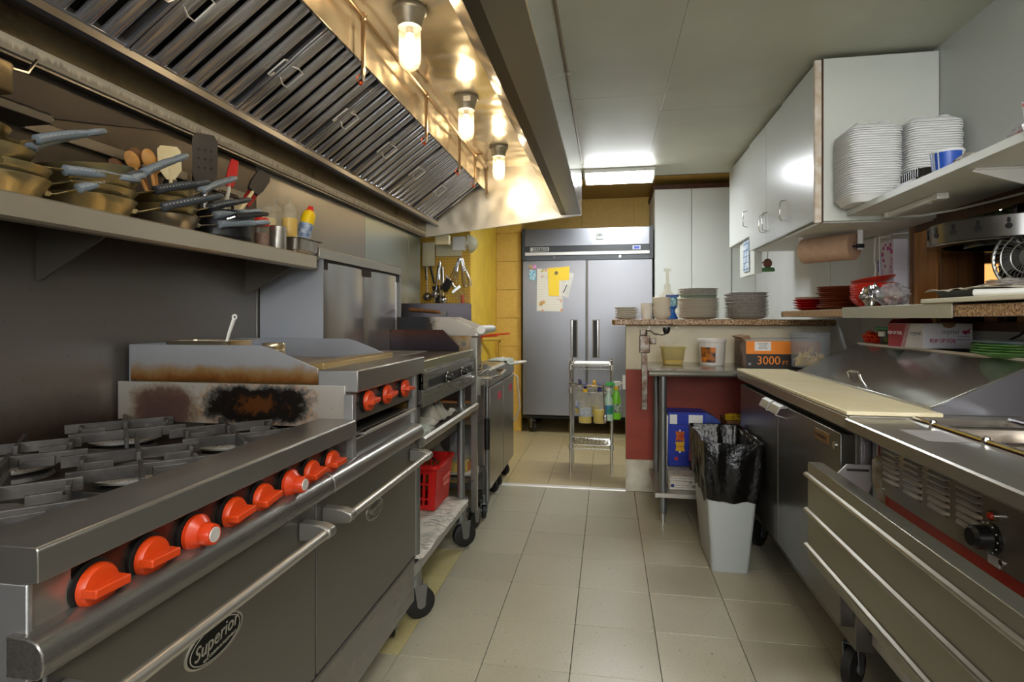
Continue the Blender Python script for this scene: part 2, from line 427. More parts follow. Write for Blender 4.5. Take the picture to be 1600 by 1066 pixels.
for (x0, x1), ys in zip(xs, (ys0, ys1)):
    for a, b_ in zip(ys[:-1], ys[1:]):
        MB().box(x0+.0006, x1-.0006, a+.0008, b_-.0008, H2, H2+.012).build('ceiling_panel', CEIL, cl, bev=.0012)
struct(MB().box(-1.7, 1.6, 4.87, 6.75, 2.6, 2.65).build('ceiling_back', YELC, smooth=0))
wl = struct(MB().box(-1.62, -1.505, -2.2, 4.35, 0, H2+.05).box(-1.75, -1.65, 4.35, 6.75, 0, 2.65).build('wall_left', STD, smooth=0))
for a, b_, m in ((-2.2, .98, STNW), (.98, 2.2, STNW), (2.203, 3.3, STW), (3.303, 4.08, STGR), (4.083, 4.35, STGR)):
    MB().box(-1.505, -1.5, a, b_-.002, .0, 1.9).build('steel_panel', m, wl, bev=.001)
wb = struct(MB().box(-1.76, 1.6, 6.65, 6.75, 0, 2.65).build('wall_back', YELB, smooth=0))
# alcove: pegboard face, its return wall, and the nib beside the refrigerator
pg = struct(MB().box(-1.65, -1.176, 4.74, 4.80, 0, 2.6).build('wall_alcove', YEL, smooth=0))
def pegboard():
    m = bpy.data.materials.new('pegboard'); t, b = nodes(m); p = pos(t)
    def fr(s_): return math_(t, 'SUBTRACT', math_(t, 'FRACT', math_(t, 'DIVIDE', s_, .0254)), .5)
    d = math_(t, 'SQRT', math_(t, 'ADD', math_(t, 'POWER', fr(p[0]), 2.), math_(t, 'POWER', fr(p[2]), 2.)))
    k = ramp(t, d, [(.14, 1.), (.17, 0.)])
    t.links.new(mixc(t, k, 'd2aa3c', '7c5c1c'), b.inputs['Base Color']); b.inputs['Roughness'].default_value = .5; return m
MB().box(-1.65, -1.18, 4.728, 4.74, .9, 2.1).build('pegboard', pegboard(), pg, bev=.001)
struct(MB().box(-1.236, -1.176, 4.80, 5.86, 0, 2.6).build('wall_return', YEL, smooth=0))
nb = struct(MB().box(-1.236, -.905, 5.86, 5.95, 0, 2.6).build('wall_nib', YELB, smooth=0))
for k in range(9): MB().box(-1.174, -.907, 5.852, 5.86, .3*k+.002, .3*k+.297).build('wall_board', YELB, nb, bev=.0015)
for k in range(4): MB().box(-.9+.6*k, -.305+.6*k, 6.64, 6.65, 1.9, 2.595).build('wall_board', YELB, wb, bev=.0015)
struct(MB().box(-1.7, 1.6, -2.3, -2.2, 0, H2+.05).build('wall_front', WALLW, smooth=0))
wf = struct(MB().box(-.95, -.87, -2.2, -2.16, 1.28, 2.12).box(.67, .75, -2.2, -2.16, 1.28, 2.12).box(-.87, .67, -2.2, -2.16, 1.28, 1.34).box(-.87, .67, -2.2, -2.16, 2.06, 2.12).box(-.12, -.08, -2.2, -2.17, 1.34, 2.06).build('window_1', WHITE, bev=.003))
MB().box(-.87, -.12, -2.199, -2.195, 1.34, 2.06).build('window_pane', DAYM, wf); MB().box(-.08, .67, -2.199, -2.195, 1.34, 2.06).build('window_pane', DAYM, wf)
# right wall with the pass-through opening
wrp = None
wr = struct(MB().box(1.44, 1.56, -2.2, 6.75, 1.64, 2.65).box(1.44, 1.56, -2.2, 6.75, 0, 1.17).box(1.44, 1.56, 2.74, 6.75, 1.17, 1.64).box(1.44, 1.56, -2.2, .9, 1.17, 1.64).build('wall_right', WALLWR, smooth=0))
MB().box(1.434, 1.44, 3.52, 3.96, .3, 1.64).build('wall_sheet', WALLW, wr, bev=.001)
MB().box(1.434, 1.44, 2.985, 3.517, .3, 1.64).build('wall_sheet', WALLW, wr, bev=.001)
MB().box(1.434, 1.44, 3.965, 5.83, .0, 2.39).build('wall_sheet', WALLW, wr, bev=.001)
MB().box(1.430, 1.44, 2.93, 2.983, 1.17, 1.70).build('wood_board', WOODM, wr, bev=.002)
MB().box(1.424, 1.44, 2.745, 2.927, 1.17, 1.60).build('wood_board', WOODL, wr, bev=.002)
MB().box(1.426, 1.44, .5, 2.927, 1.603, 1.70).build('wood_board', WOODD, wr, bev=.002)
MB().box(1.426, 1.44, .5, 2.98, 1.15, 1.185).build('wood_board', WOODD, wr, bev=.002)
MB().box(1.43, 1.50, 2.722, 2.745, 1.17, 1.60).build('wood_board', WOODM, wr, bev=.002)
MB().box(1.503, 1.56, 2.722, 2.745, 1.17, 1.60).build('wood_board', WOODM, wr, bev=.002)
MB().box(1.563, 1.60, 2.722, 2.745, 1.17, 1.60).build('wood_board', WOODD, wr, bev=.002)
struct(MB().box(1.56, 4.2, 5.4, 5.5, 0, 2.6).box(4.1, 4.2, -1, 5.5, 0, 2.6).box(1.56, 4.2, -1.1, -1, 0, 2.6).build('wall_dining', WOODD, smooth=0))
struct(MB().box(1.56, 4.2, -1.1, 5.5, 2.6, 2.65).build('ceiling_dining', WOODD, smooth=0))
struct(MB().box(1.56, 4.2, -1.1, 5.5, -.06, 0).build('floor_dining', WOODD, smooth=0))
struct(MB().prism([(-.2, 2.4), (-.2, 2.392), (-.192, 2.4)], 'y', -.3, 4.36).build('trim_2', mat('caulk_brown', '7d6a4c', .7)))
# half wall with red lower panel
hw = struct(MB().box(.123, 1.44, 3.972, 4.09, 0, 1.15).build('wall_half', CREAM, bev=.002))
MB().box(.123, 1.433, 3.962, 3.972, .222, .842).build('red_panel', REDW, hw, bev=.002)
MB().box(.123, 1.433, 3.964, 3.972, .846, 1.15).build('cream_panel', CREAM, hw, bev=.002)
MB().box(.12, 1.433, 3.96, 3.972, .0, .218).build('base_board', mat('baseboard_paint', 'd9d4c4', .6, col2='b9b19c', vs=10), hw, bev=.002)
for k in range(14):
    hx = .19+.09*k
    MB().cyl((hx, 3.9655, 1.135+.004*math.sin(k*3)), (hx, 3.961, 1.135+.004*math.sin(k*3)), .004, n=8).build('screw_head', NICKEL, hw)
# ------------------------------------------------------------------ fluorescent fixtures and added fill lights
def fixture(label, x0, x1, y0, y1, z, m):
    t = thing('fluorescent_light', label, 'ceiling light', ((x0+x1)/2, (y0+y1)/2, z))
    MB().box(x0, x1, y0, y1, z-.03, z).build('housing', WHITE, t, bev=.003)
    b = MB().prism([(y0+.015, z-.03), (y0+.045, z-.068), (y1-.045, z-.068), (y1-.015, z-.03)], 'x', x0+.012, x1-.012)
    b.build('diffuser', m, t, bev=.004)
    for xa in (x0, x1-.012): MB().prism([(y0+.01, z-.03), (y0+.04, z-.072), (y1-.04, z-.072), (y1-.01, z-.03)], 'x', xa, xa+.012).build('end_cap', WHITE, t)
fixture('white fluorescent ceiling light glowing beside the hood near the refrigerator', -.19, .37, 4.56, 4.85, 2.4, TUBEM)
fixture('fluorescent ceiling light on the kitchen ceiling behind the viewer', .0, 1.2, -.75, -.45, 2.4, TUBEM2)
fixture('added ceiling light over the viewer, out of view, brightening the counters', .0, 1.2, .35, .65, 2.4, TUBEM2)  # unseen light added to brighten the counters and the right side
fixture('added ceiling light near the front wall, out of view, for fill', .0, 1.2, -1.8, -1.5, 2.4, TUBEM2)  # unseen extra light, added to raise the fill
# ------------------------------------------------------------------ exhaust hood
HE = 4.37
hood = thing('exhaust_hood', 'large stainless exhaust hood with three jar lamps over the cooking line', 'hood', (-.85, 2, 1.86))
MB().box(-.206, -.202, -.6, HE, 2.0, 2.40).build('front_face', STHF, hood)
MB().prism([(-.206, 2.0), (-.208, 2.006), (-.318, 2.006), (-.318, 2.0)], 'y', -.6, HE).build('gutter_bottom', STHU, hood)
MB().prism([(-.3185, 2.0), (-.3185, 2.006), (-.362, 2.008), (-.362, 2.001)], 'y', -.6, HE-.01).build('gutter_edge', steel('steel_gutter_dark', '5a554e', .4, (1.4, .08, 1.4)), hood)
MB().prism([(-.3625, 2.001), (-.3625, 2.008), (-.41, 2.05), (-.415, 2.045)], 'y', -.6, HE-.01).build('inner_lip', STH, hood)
cb = MB().sheet(lambda u, v: (-.21-.76*u, -.6+(HE+.59)*v, 2.396-.0+.003*noise.noise((u*3, v*9, 1))), 10, 50).build('inner_ceiling', STH, hood)
def endf(u, v):
    x = -.208-1.29*u; zb = 2.0-.14*u; z = zb+(2.396-zb)*v
    return (x, HE-.012+.006*noise.noise((u*4, v*3, 5)), z)
MB().sheet(endf, 24, 12).build('end_panel', steel('steel_hood_end', 'e2dccc', .36, (.5, .5, .5), brush=.06, wave=.3, wscale=5, met=.75), hood)
MB().prism([(-.208, 2.0), (-.208, 1.994), (-1.5, 1.852), (-1.5, 1.86)], 'y', HE-.02, HE+.006).build('end_rim', ALUP, hood)
MB().prism([(-.208, 2.0), (-.208, 2.396), (-1.5, 2.396), (-1.5, 1.86)], 'y', HE-.002, HE+.004).build('end_outer_panel', STHF, hood)
MB().prism([(-.202, 2.40), (-.202, 2.0), (-.21, 1.994), (-.318, 1.994), (-.318, 2.004), (-.21, 2.004), (-.21, 2.40)], 'y', HE-.004, HE+.008).build('front_corner', STHF, hood)
MB().box(-1.462, -1.452, -.6, HE-.02, 1.90, 1.972).build('back_strip', STHB, hood, bev=.002)
MB().box(-1.475, -1.455, -.6, HE-.02, 1.86, 1.90).build('white_band', BAND, hood, bev=.002)
MB().box(-1.49, -1.462, -.6, HE-.02, 1.852, 1.86).build('bottom_flange', STD, hood)
MB().prism([(-1.462, 1.972), (-1.35, 1.935), (-1.345, 1.945), (-1.452, 1.985)], 'y', -.6, HE-.02).build('grease_trough', steel('steel_trough', '3b3c48', .35, (1.4, .08, 1.4)), hood)
MB().prism([(-1.352, 1.945), (-1.368, 1.952), (-1.36, 1.985), (-1.352, 1.98)], 'y', -.6, HE-.02).build('filter_rail', STD, hood, bev=.001)
MB().prism([(-.972, 2.225), (-.972, 2.395), (-.966, 2.395), (-.966, 2.22), (-1.0, 2.24), (-1.0, 2.25)], 'y', -.6, HE-.02).build('filter_header', STH, hood, bev=.001)
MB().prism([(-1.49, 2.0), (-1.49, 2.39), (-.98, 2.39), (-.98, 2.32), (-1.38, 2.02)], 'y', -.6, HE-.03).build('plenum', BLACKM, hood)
# baffle filters: slope from (-1.36,1.965) to (-.972,2.245)
fv = Vector((.388, 0, .280)); L = fv.length; fx = fv.normalized(); fn = Vector((fx.z, 0, -fx.x))      # outward normal faces down and into the room
FY = [-.025+.4735*k for k in range(10)]
FM = Matrix((fx, Vector((0, 1, 0)), fn)).transposed().to_4x4(); FM.translation = Vector((-1.36, 0, 1.965))
def make_filter():
    W = .468
    t = thing('grease_filter', 'x', 'filter', local=True)
    f = MB()
    f.box(0, .018, 0, W, -.03, 0).box(L-.018, L, 0, W, -.03, 0).box(0, L, 0, .010, -.03, .002).box(0, L, W-.010, W, -.03, .002)
    f.xf(FM).build('frame', STF, t, bev=.001)
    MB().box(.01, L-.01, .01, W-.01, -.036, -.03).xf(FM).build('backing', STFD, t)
    n = 6; p = (W-.024)/n
    for k in range(n):
        y0 = .012+p*k
        wd = p*.66; arc = [(y0+wd*(.5-.5*math.cos(math.pi*q_/7)), -.012+.013*math.sin(math.pi*q_/7)**.7) for q_ in range(8)]
        b = MB().prism(arc+[(x_+(.002 if x_ < y0+wd/2 else -.002), z_-.003) for x_, z_ in arc[::-1]], 'x', .018, L-.018)
        b.xf(FM).build('baffle', STF, t)
    for (yy, s_) in ((.022, 1), (W-.022, -1)):
        c = L*.5
        q = MB().tube([(c-.03, yy-s_*.006, .002), (c-.042, yy+s_*.012, .014), (c-.04, yy+s_*.034, .022), (c+.04, yy+s_*.034, .022), (c+.042, yy+s_*.012, .014), (c+.03, yy-s_*.006, .002)], .0036, 6)
        q.xf(FM).build('handle', mat('chrome_bright', 'f0f0f0', .2, .7), t)
    return t
flt = make_filter()
for k, y in enumerate(FY[:9]):
    nm = ['nearest the viewer, at the top left of the picture', 'second from the near end of the hood', 'third from the near end of the hood', 'fourth from the near end of the hood', 'behind the nearest sprinkler nozzle', 'in the middle of the hood, sixth along', 'third from the far end panel', 'second from the far end panel', 'against the bright far end panel of the hood'][k]
    (flt if k == 0 else dup(flt)).location = (0, y, 0)
fs = [o for o in C.objects if o.name.startswith('grease_filter')]
fs.sort(key=lambda o: o.location.y)
for o, nm in zip(fs, ['nearest the viewer', 'second from the near end', 'third from the near end', 'fourth from the near end', 'fifth from the near end', 'fourth from the far end', 'third from the far end', 'second from the far end', 'beside the bright end panel']):
    o['label'] = 'steel baffle grease filter in the hood, '+nm; o['group'] = 'baffle filters in the hood'
# lamps
def make_lamp():
    t = thing('hood_lamp', 'x', 'lamp', local=True)
    MB().lathe([(.062, 0), (.066, -.006), (.066, -.014), (.058, -.018), (.05, -.05), (.046, -.056), (.045, -.075)], n=28).build('socket_housing', mat('zinc_casting', '8c8c88', .45, .7), t)
    MB().lathe([(.042, -.07), (.0425, -.20), (.036, -.222), (.02, -.236), (.0005, -.24)], n=28, cap0=False).build('glass_jar', GLASS, t)
    MB().lathe([(.0005, -.195), (.018, -.188), (.028, -.17), (.030, -.152), (.022, -.125), (.014, -.105), (.013, -.095)], n=20).build('bulb', BULBM, t)
    MB().cyl((0, 0, -.1), (0, 0, -.072), .014).build('bulb_base', ALU, t)
    return t
lm = make_lamp(); lm.location = (-.755, 2.067, 2.396); lm['label'] = 'lit jar lamp in the hood nearest the viewer'; lm['group'] = 'jar lamps in the hood'
l2 = dup(lm, (-.755, 2.94, 2.396), label='lit jar lamp in the middle of the hood with a white sticker'); dup(lm, (-.75, 3.83, 2.396), label='lit jar lamp at the far end of the hood')
dup(lm, (-.755, 1.19, 2.396), label='lit jar lamp in the hood above the top edge of the picture')
ORG[l2.name] = Vector(); MB().box(.0, .038, -.061, -.058, -.045, -.020).build('paper_sticker', WHITE, l2)
# fire suppression pipe with nozzles
COPP = mat('pipe_bronze', '9c8468', .3, .95); COPR = mat('copper_cap', 'd2562a', .35, .7)
t = thing('sprinkler_pipe', 'thin bronze fire suppression pipe running along the hood ceiling with drop nozzles', 'pipe', (-.93, 2, 2.36))
MB().tube([(-.93, -.3, 2.36), (-.93, 4.3, 2.36)], .0085, 10).build('pipe_run', COPP, t)
for y, zb, cap in ((1.2, 2.14, 1), (2.03, 2.12, 1), (2.79, 2.12, 1), (3.45, 2.13, 1), (3.87, 2.15, 1), (4.25, 2.14, 0)):
    d = MB().sphere((-.93, y, 2.36), .017, 10).cyl((-.93, y, 2.36), (-.93, y, zb+.04), .0085, n=10).cyl((-.93, y, zb+.04), (-.93, y, zb+.015), .011, .009, n=6).build('drop_pipe', COPP, t)
    MB().cyl((-.93, y, zb+.015), (-.93, y, zb-.01), .008, .004, n=10).build('nozzle_tip', NICKEL, d)
    if cap:
        MB().ring((-.942, y, zb+.004), .014, .002, 16, 5, FACE['-y']).sphere((-.94, y, zb-.014), .009, 8).build('nozzle_cap', COPR, d)
MB().tube([(-.93, 3.95, 2.36), (-.93, 3.95, 2.39), (-.90, 3.97, 2.392)], .005, 6).tube([(-.95, 3.95, 2.392), (-.89, 3.95, 2.392)], .006, 6).build('pipe_hanger', COPP, t)
t = thing('ceiling_hook', 'small bent wire hook on the ceiling joint beside the hood', 'hook', (-.2, 2.73, 2.39))
MB().sphere((-.19, 2.73, 2.39), .008, 8).tube([(-.192, 2.73, 2.388), (-.175, 2.73, 2.383), (-.165, 2.735, 2.387), (-.16, 2.73, 2.393)], .0022, 6).build('wire_hook', NICKEL, t)
# beam over the back of the wall shelf (lower hood edge supports)
t = thing('corner_bracket_channel', 'dark steel channel and gusset plate on the wall behind the stacked pans', 'bracket', (-1.48, 1.1, 1.7))
MB().prism([(-1.5, 1.725), (-1.41, 1.725), (-1.40, 1.715), (-1.40, 1.695), (-1.5, 1.695)], 'y', -.2, 1.215).build('channel', steel('steel_channel', '66625e', .35, (1.4, .08, 1.4)), t, bev=.002)
MB().box(-1.5, -1.485, 1.215, 2.15, 1.69, 1.722).build('wall_rail', STD, t, bev=.002)
MB().prism([(1.215, 1.725), (1.75, 1.855), (-.2, 1.855), (-.2, 1.74)], 'x', -1.499, -1.492).build('gusset_plate', steel('steel_gusset', '3a3634', .4), t)
for k in range(4): MB().sphere((-1.488, 1.25+.04*k+(.06 if k > 1 else 0), 1.735+.004*k), .003, 6).build('rivet', NICKEL, t)
t = thing('hanging_steel_box', 'rounded tan steel box under the hood edge at the far left', 'box', (-1.34, 1.0, 1.85))
MB().loft([rrect(-1.44, -1.34, .6, 1.08, .02, z) for z in (1.715, 1.72, 1.785)]).build('box_body', STHB, t, bev=.006)
MB().tube([(-1.40, 1.08, 1.79), (-1.40, 1.15, 1.80), (-1.42, 1.19, 1.85)], .004, 6).build('box_wire', NICKEL, t)
# ------------------------------------------------------------------ heat shield box behind the griddle
t = thing('heat_shield_box', 'tall stainless heat shield box standing between the griddle and the far cooktop', 'steel box', (-1.35, 2.7, 1.0))
MB().prism([(-1.2, 1.022), (-1.2, 1.455), (-1.495, 1.385), (-1.495, 1.022)], 'y', 2.22, 2.226).build('near_panel', steel('steel_shield_side', 'b0b5bd', .38, (.5, .5, .3), s=12, brush=.1, met=.45), t)
def bulge(y0, y1):
    def f(u, v):
        y = y0+(y1-y0)*u; z = 1.022+.418*v
        e = math.sin(math.pi*min(1, u))**.7
        return (-1.213+.022*e*(1-.3*v)-.01*(1-e), y, z)
    return f
MB().sheet(bulge(2.225, 2.68), 14, 8).build('front_panel', steel('steel_shield', 'a8a6a4', .24, (2, 2, .3), s=8, brush=.05), t)
MB().sheet(bulge(2.68, 3.135), 14, 8).build('front_panel', MATS['steel_shield'], t)
MB().box(-1.22, -1.21, 2.23, 3.13, 1.41, 1.462).build('shadow_gap', mat('rim_shade', '2c2018', .6), t)  # dark strip painting in the shade under the top rim
MB().prism([(-1.198, 1.452), (-1.198, 1.495), (-1.21, 1.5), (-1.33, 1.5), (-1.33, 1.492), (-1.215, 1.49), (-1.208, 1.452)], 'y', 2.19, 3.145).build('top_rim', ST, t, bev=.002)
MB().box(-1.495, -1.2, 3.135, 3.14, 1.022, 1.49).build('far_panel', STV, t)
MB().box(-1.49, -1.33, 2.226, 3.135, 1.44, 1.446).build('top_cover', STD, t)
# ------------------------------------------------------------------ wall shelf above the range
sh = thing('wall_shelf', 'long stainless wall shelf over the range loaded with pans', 'shelf', (-1.35, 1, 1.4))
MB().prism([(-1.5, 1.459), (-1.202, 1.459), (-1.198, 1.455), (-1.198, 1.408), (-1.205, 1.402), (-1.235, 1.402), (-1.235, 1.406), (-1.205, 1.408), (-1.204, 1.452), (-1.5, 1.453)], 'y', -.3, 2.165).build('shelf_board', steel('steel_shelf', 'bdb3a0', .30, (1.4, .08, 1.4)), sh)
for y in (.2, 1.25, 2.12): MB().prism([(-1.495, 1.452), (-1.25, 1.452), (-1.25, 1.43), (-1.48, 1.30), (-1.495, 1.30)], 'y', y, y+.006).build('shelf_bracket', STD, sh)
MB().tube([(-1.21, 2.168, 1.405), (-1.21, 2.18, 1.44), (-1.22, 2.185, 1.475), (-1.26, 2.187, 1.49)], .012, 8, sq=(.5, 1)).build('end_bracket', mat('dark_bracket', '2a2522', .5, .6), sh)
# ------------------------------------------------------------------ the range with griddle
rg = thing('kitchen_range', 'stainless six burner range with red knobs, two ovens and a raised griddle', 'stove', (-1.1, 1.3, 0))
FR = steel('steel_range_front', '807d78', .27, (1.6, .06, 1.6), brush=.08)
FR2 = steel('steel_range_door', '6f6d68', .30, (.3, .3, 2), brush=.07, wave=.05)
LED = steel('steel_range_ledge', '8f8c86', .28, (1.6, .06, 1.6), brush=.08)
MB().box(-1.48, -.74, .60, 2.05, .13, .84).build('body', STD, rg, bev=.003)
MB().box(-1.48, -.724, .594, .602, .13, .862).build('side_panel', STV, rg, bev=.002)
MB().prism([(-.83, .906), (-.82, .911), (-.709, .911), (-.705, .907), (-.705, .866), (-.735, .862), (-.83, .862)], 'y', .592, 1.492).build('front_ledge', LED, rg, bev=.0015)
MB().box(-.742, -.735, .602, 1.49, .79, .866).build('control_panel', steel('steel_range_panel', '5a4a42', .3, (1.6, .06, 1.6)), rg)
MB().box(-.745, -.731, .60, .66, .77, .866).build('panel_end', ST, rg, bev=.001)
MB().box(-.736, -.733, .625, .655, .80, .83).build('paper_sticker', mat('sticker_tan', 'a39a86', .6), rg)
MB().box(-.74, -.736, .70, 1.45, .807, .829).build('knob_slot', BLACKM, rg)
def bull(y0, y1): return MB().prism([(-.745, .80), (-.715, .80), (-.700, .795), (-.691, .783), (-.689, .765), (-.692, .752), (-.70, .748), (-.745, .748)], 'y', y0, y1)
bull(.585, 1.335).build('bullnose_rail', FR, rg, bev=.002); bull(1.340, 2.04).build('bullnose_rail', LED, rg, bev=.002)
def oval_badge(parent, y, z, ry, rz, x, dark, light):
    Mx = Matrix(((0, 0, 1), (1, 0, 0), (0, 1, 0))).to_4x4()
    def el(k, e0, e1):
        o = MB().lathe([(1, e0), (1, e1)], n=40, M=None); o.v = [(x+v[2], y+v[0]*ry*k, z+v[1]*rz*k) for v in o.v]; return o
    bd = el(1, 0, .0025).build('badge', light, parent)
    el(.93, .0015, .0032).build('badge_face', dark, parent)
    def rg_(k):
        pts = [(x+.0035, y+math.cos(a)*ry*k, z+math.sin(a)*rz*k) for a in [2*math.pi*i/40 for i in range(41)]]
        return MB().tube(pts, .0011, 5, caps=False)
    rg_(.86).build('badge_rim', light, parent)
    text('Superior', rz*1.0, (x+.0042, y, z+rz*.12), '+x', light, parent, 'badge_lettering', sx=.95, tilt=6, shear=.3)
    text('GAS COOKING EQUIPMENT', rz*.2, (x+.0042, y+.01, z-rz*.48), '+x', light, parent, 'badge_lettering', sx=1.0, tilt=6)
DK = mat('badge_dark', '0a0a08', .55, spec=.2); LT = mat('badge_silver', 'b0aca0', .4, .6); LT2 = mat('badge_bright', 'bcb8ae', .3, .9)
for (y0, y1, by, lt, dk) in ((.615, 1.300, .935, LT, DK), (1.306, 2.037, 1.658, LT2, mat('badge_grey', '5c5a52', .4, .7))):
    d = MB().box(-.745, -.722, y0, y1, .299, .744).build('oven_door', FR2, rg, bev=.004)
    oval_badge(d, by, .601, .078 if y0 < 1 else .062, .036 if y0 < 1 else .031, -.7222, dk, lt)
    h = MB()
    ya, yb = (.63, 1.235) if y0 < 1 else (1.345, 1.985)
    h.tube([(-.655, ya, .692), (-.655, yb, .692)], .0115, 14)
    h.build('door_handle', STX, d)
    for yc in (ya+.0, yb-.0):
        q = MB().loft([[(x_, yc+s_*yy, z_) for (x_, z_) in ((-.722, .715), (-.665, .712), (-.642, .704), (-.638, .692), (-.645, .680), (-.665, .674), (-.722, .670))] for s_, yy in ((-1, .016), (1, .016))])
        q.build('handle_bracket', mat('bracket_cast', '8e8c86', .38, .8), d, bev=.004)
MB().box(-.742, -.726, .60, 2.037, .125, .285).build('kick_panel', FR, rg, bev=.003)
MB().prism([(-.742, .285), (-.726, .285), (-.72, .291), (-.722, .296), (-.742, .292)], 'y', .60, 2.037).build('kick_lip', LED, rg)
for (x, y) in ((-.80, 1.99), (-.80, .75), (-1.4, 1.97), (-1.4, .75)): caster(rg, x, y, .040, .13, 1.9, .03)
# knobs
def knob(y, z, style, x=-.736):
    root = MB().lathe([(.036, 0), (.036, .008), (.027, .012)], (x, y, z), 24, FACE['+x']).build('knob', BLACK, rg)
    if style == 0:
        k = MB().lathe([(.028, .010), (.0315, .013), (.031, .020), (.028, .025), (.02, .027)], (x, y, z), 28, FACE['+x'])
        k.build('knob_skirt', RED, root)
        a = R(rnd.uniform(-5, 9)); M = Matrix.Translation((x, y, z)) @ FACE['+x'].to_4x4() @ Matrix.Rotation(a, 4, 'Z')
        q = MB().prism([(-.031, .012), (-.028, .044), (.030, .044), (.0325, .014)], 'y', -.0065, .0065)
        q.xf(M); q.build('knob_grip', RED, root, bev=.0018)
    else:
        k = MB().lathe([(.028, .010), (.033, .013), (.0325, .02), (.027, .026), (.020, .032), (.0185, .048), (.017, .052)], (x, y, z), 28, FACE['+x'])
        k.build('knob_skirt', REDL, root)
        MB().lathe([(.0135, .051), (.013, .0535)], (x, y, z), 24, FACE['+x']).build('knob_cap', ALUP, root)
        for i in range(8): pass
    return root
for y, s_ in ((.689, 0), (.786, 0), (.885, 1), (.987, 0), (1.08, 0), (1.184, 1), (1.277, 0), (1.381, 0)): knob(y, .818, s_)
# burner box, grates
MB().box(-1.47, -.82, .602, 1.50, .835, .842).box(-.835, -.828, .602, 1.5, .842, .90).box(-1.48, -1.475, .602, 1.5, .842, .89).build('burner_tray', mat('burnt_tray', '2a2622', .5, .7, col2='4a3a28', vs=14), rg)
for j in range(3): MB().box(-1.47, -.83, .602+.2985*j+.0, .606+.2985*j, .842, .872).build('tray_divider', IRON, rg)
MB().box(-1.499, -1.478, .602, 1.55, .86, .885).build('rear_grease_strip', mat('grease_gold', '6e531c', .5, .3, col2='2e200e', vs=30), rg)
def clip_seg(c, d, hx, hy):
    t0, t1 = -9, 9
    for p, dd, h in ((c[0], d[0], hx), (c[1], d[1], hy)):
        if abs(dd) < 1e-9:
            if abs(p) > h: return None
            continue
        a, b = (-h-p)/dd, (h-p)/dd
        if a > b: a, b = b, a
        t0, t1 = max(t0, a), min(t1, b)
    return (t0, t1) if t1-t0 > .02 else None
q2 = math.sqrt(.5); e1 = (q2, q2); e2 = (-q2, q2)
def bar(b, c, d, t0, t1, z0, z1, th, taper=0):
    n = (-d[1], d[0]); P = lambda t_, s_: (c[0]+d[0]*t_+n[0]*s_*th/2, c[1]+d[1]*t_+n[1]*s_*th/2)
    a0, a1, b1, b0 = P(t0, 1), P(t0, -1), P(t1, -1), P(t1, 1)
    vs = [(*a0, z0+taper), (*a1, z0+taper), (*b1, z0+taper), (*b0, z0+taper), (*a0, z1), (*a1, z1), (*b1, z1), (*b0, z1)]
    m0, m1 = P((t0+t1)/2, 1), P((t0+t1)/2, -1)
    b.add(vs, [(0, 1, 2, 3), (4, 7, 6, 5), (0, 4, 5, 1), (1, 5, 6, 2), (2, 6, 7, 3), (3, 7, 4, 0)])
g0 = None; k0 = None
for i in range(3):
    for j in range(2):
        cx, cy = (-.992 if j == 0 else -1.318), .752+.2985*i
        if g0 is None:
            b = MB(); hx, hy = .158, .146
            for o in (-.082, .082):
                c = (e2[0]*o, e2[1]*o); s_ = clip_seg(c, e1, hx, hy)
                if s_: bar(b, c, e1, s_[0]+.004, s_[1]-.004, .880, .905, .009)
            s_ = clip_seg((0, 0), e2, hx, hy)
            bar(b, (0, 0), e2, s_[0], -.04, .876, .905, .009); bar(b, (0, 0), e2, .04, s_[1], .876, .905, .009)
            for oo in (-.10, .10):
                c = (e1[0]*oo, e1[1]*oo); s_ = clip_seg(c, e2, hx, hy)
                bar(b, c, e2, -.078, -.03, .878, .903, .008); bar(b, c, e2, .03, .078, .878, .903, .008)
            for oo, o2 in ((-.05, .09), (.05, -.09)):
                c = (e1[0]*oo+e2[0]*o2, e1[1]*oo+e2[1]*o2); pass
                bar(b, c, e1, -.03, .03, .876, .897, .007)
            for (o, a, bb) in ((0, -.095, -.045), (0, .045, .095)): bar(b, (0, 0), e1, a, bb, .873, .903, .008)
            b.v = [(v[0]-1.1, v[1]+1.3, v[2]) for v in b.v]
            g0 = b.build('grate', IRONR, rg, bev=.0012); g = g0
            kb = MB().lathe([(.075, .842), (.07, .850), (.03, .858), (.028, .866), (.045, .872), (.05, .878), (.046, .884), (.02, .889), (.0005, .890)], (-1.1, 1.3, 0), 24, cap0=False)
            k0 = kb.build('burner', IRON, rg)
            kr = MB().lathe([(.052, .870), (.083, .864), (.086, .869), (.056, .876)], (-1.1, 1.3, 0), 32, cap0=False, cap1=False)
            r0 = kr.build('burner_ring', ALUP, k0)
            dm = MB()
            for rr_, nn in ((.06, 22), (.069, 26), (.078, 30)):
                for a in range(nn): dm.sphere((-1.1+rr_*math.cos(6.283*a/nn), 1.3+rr_*math.sin(6.283*a/nn), .8755-(rr_-.056)*.23), .0016, 4)
            d0 = dm.build('ring_holes', BLACKM, k0, kind='stuff')
            kk = k0
        else:
            g = g0.copy(); C.objects.link(g)
            kk = k0.copy(); C.objects.link(kk)
            for s_ in (r0, d0): z_ = s_.copy(); C.objects.link(z_); z_.parent = kk
        g.location = (cx+1.1, cy-1.3, 0); kk.location = (cx+1.1, cy-1.3, 0)
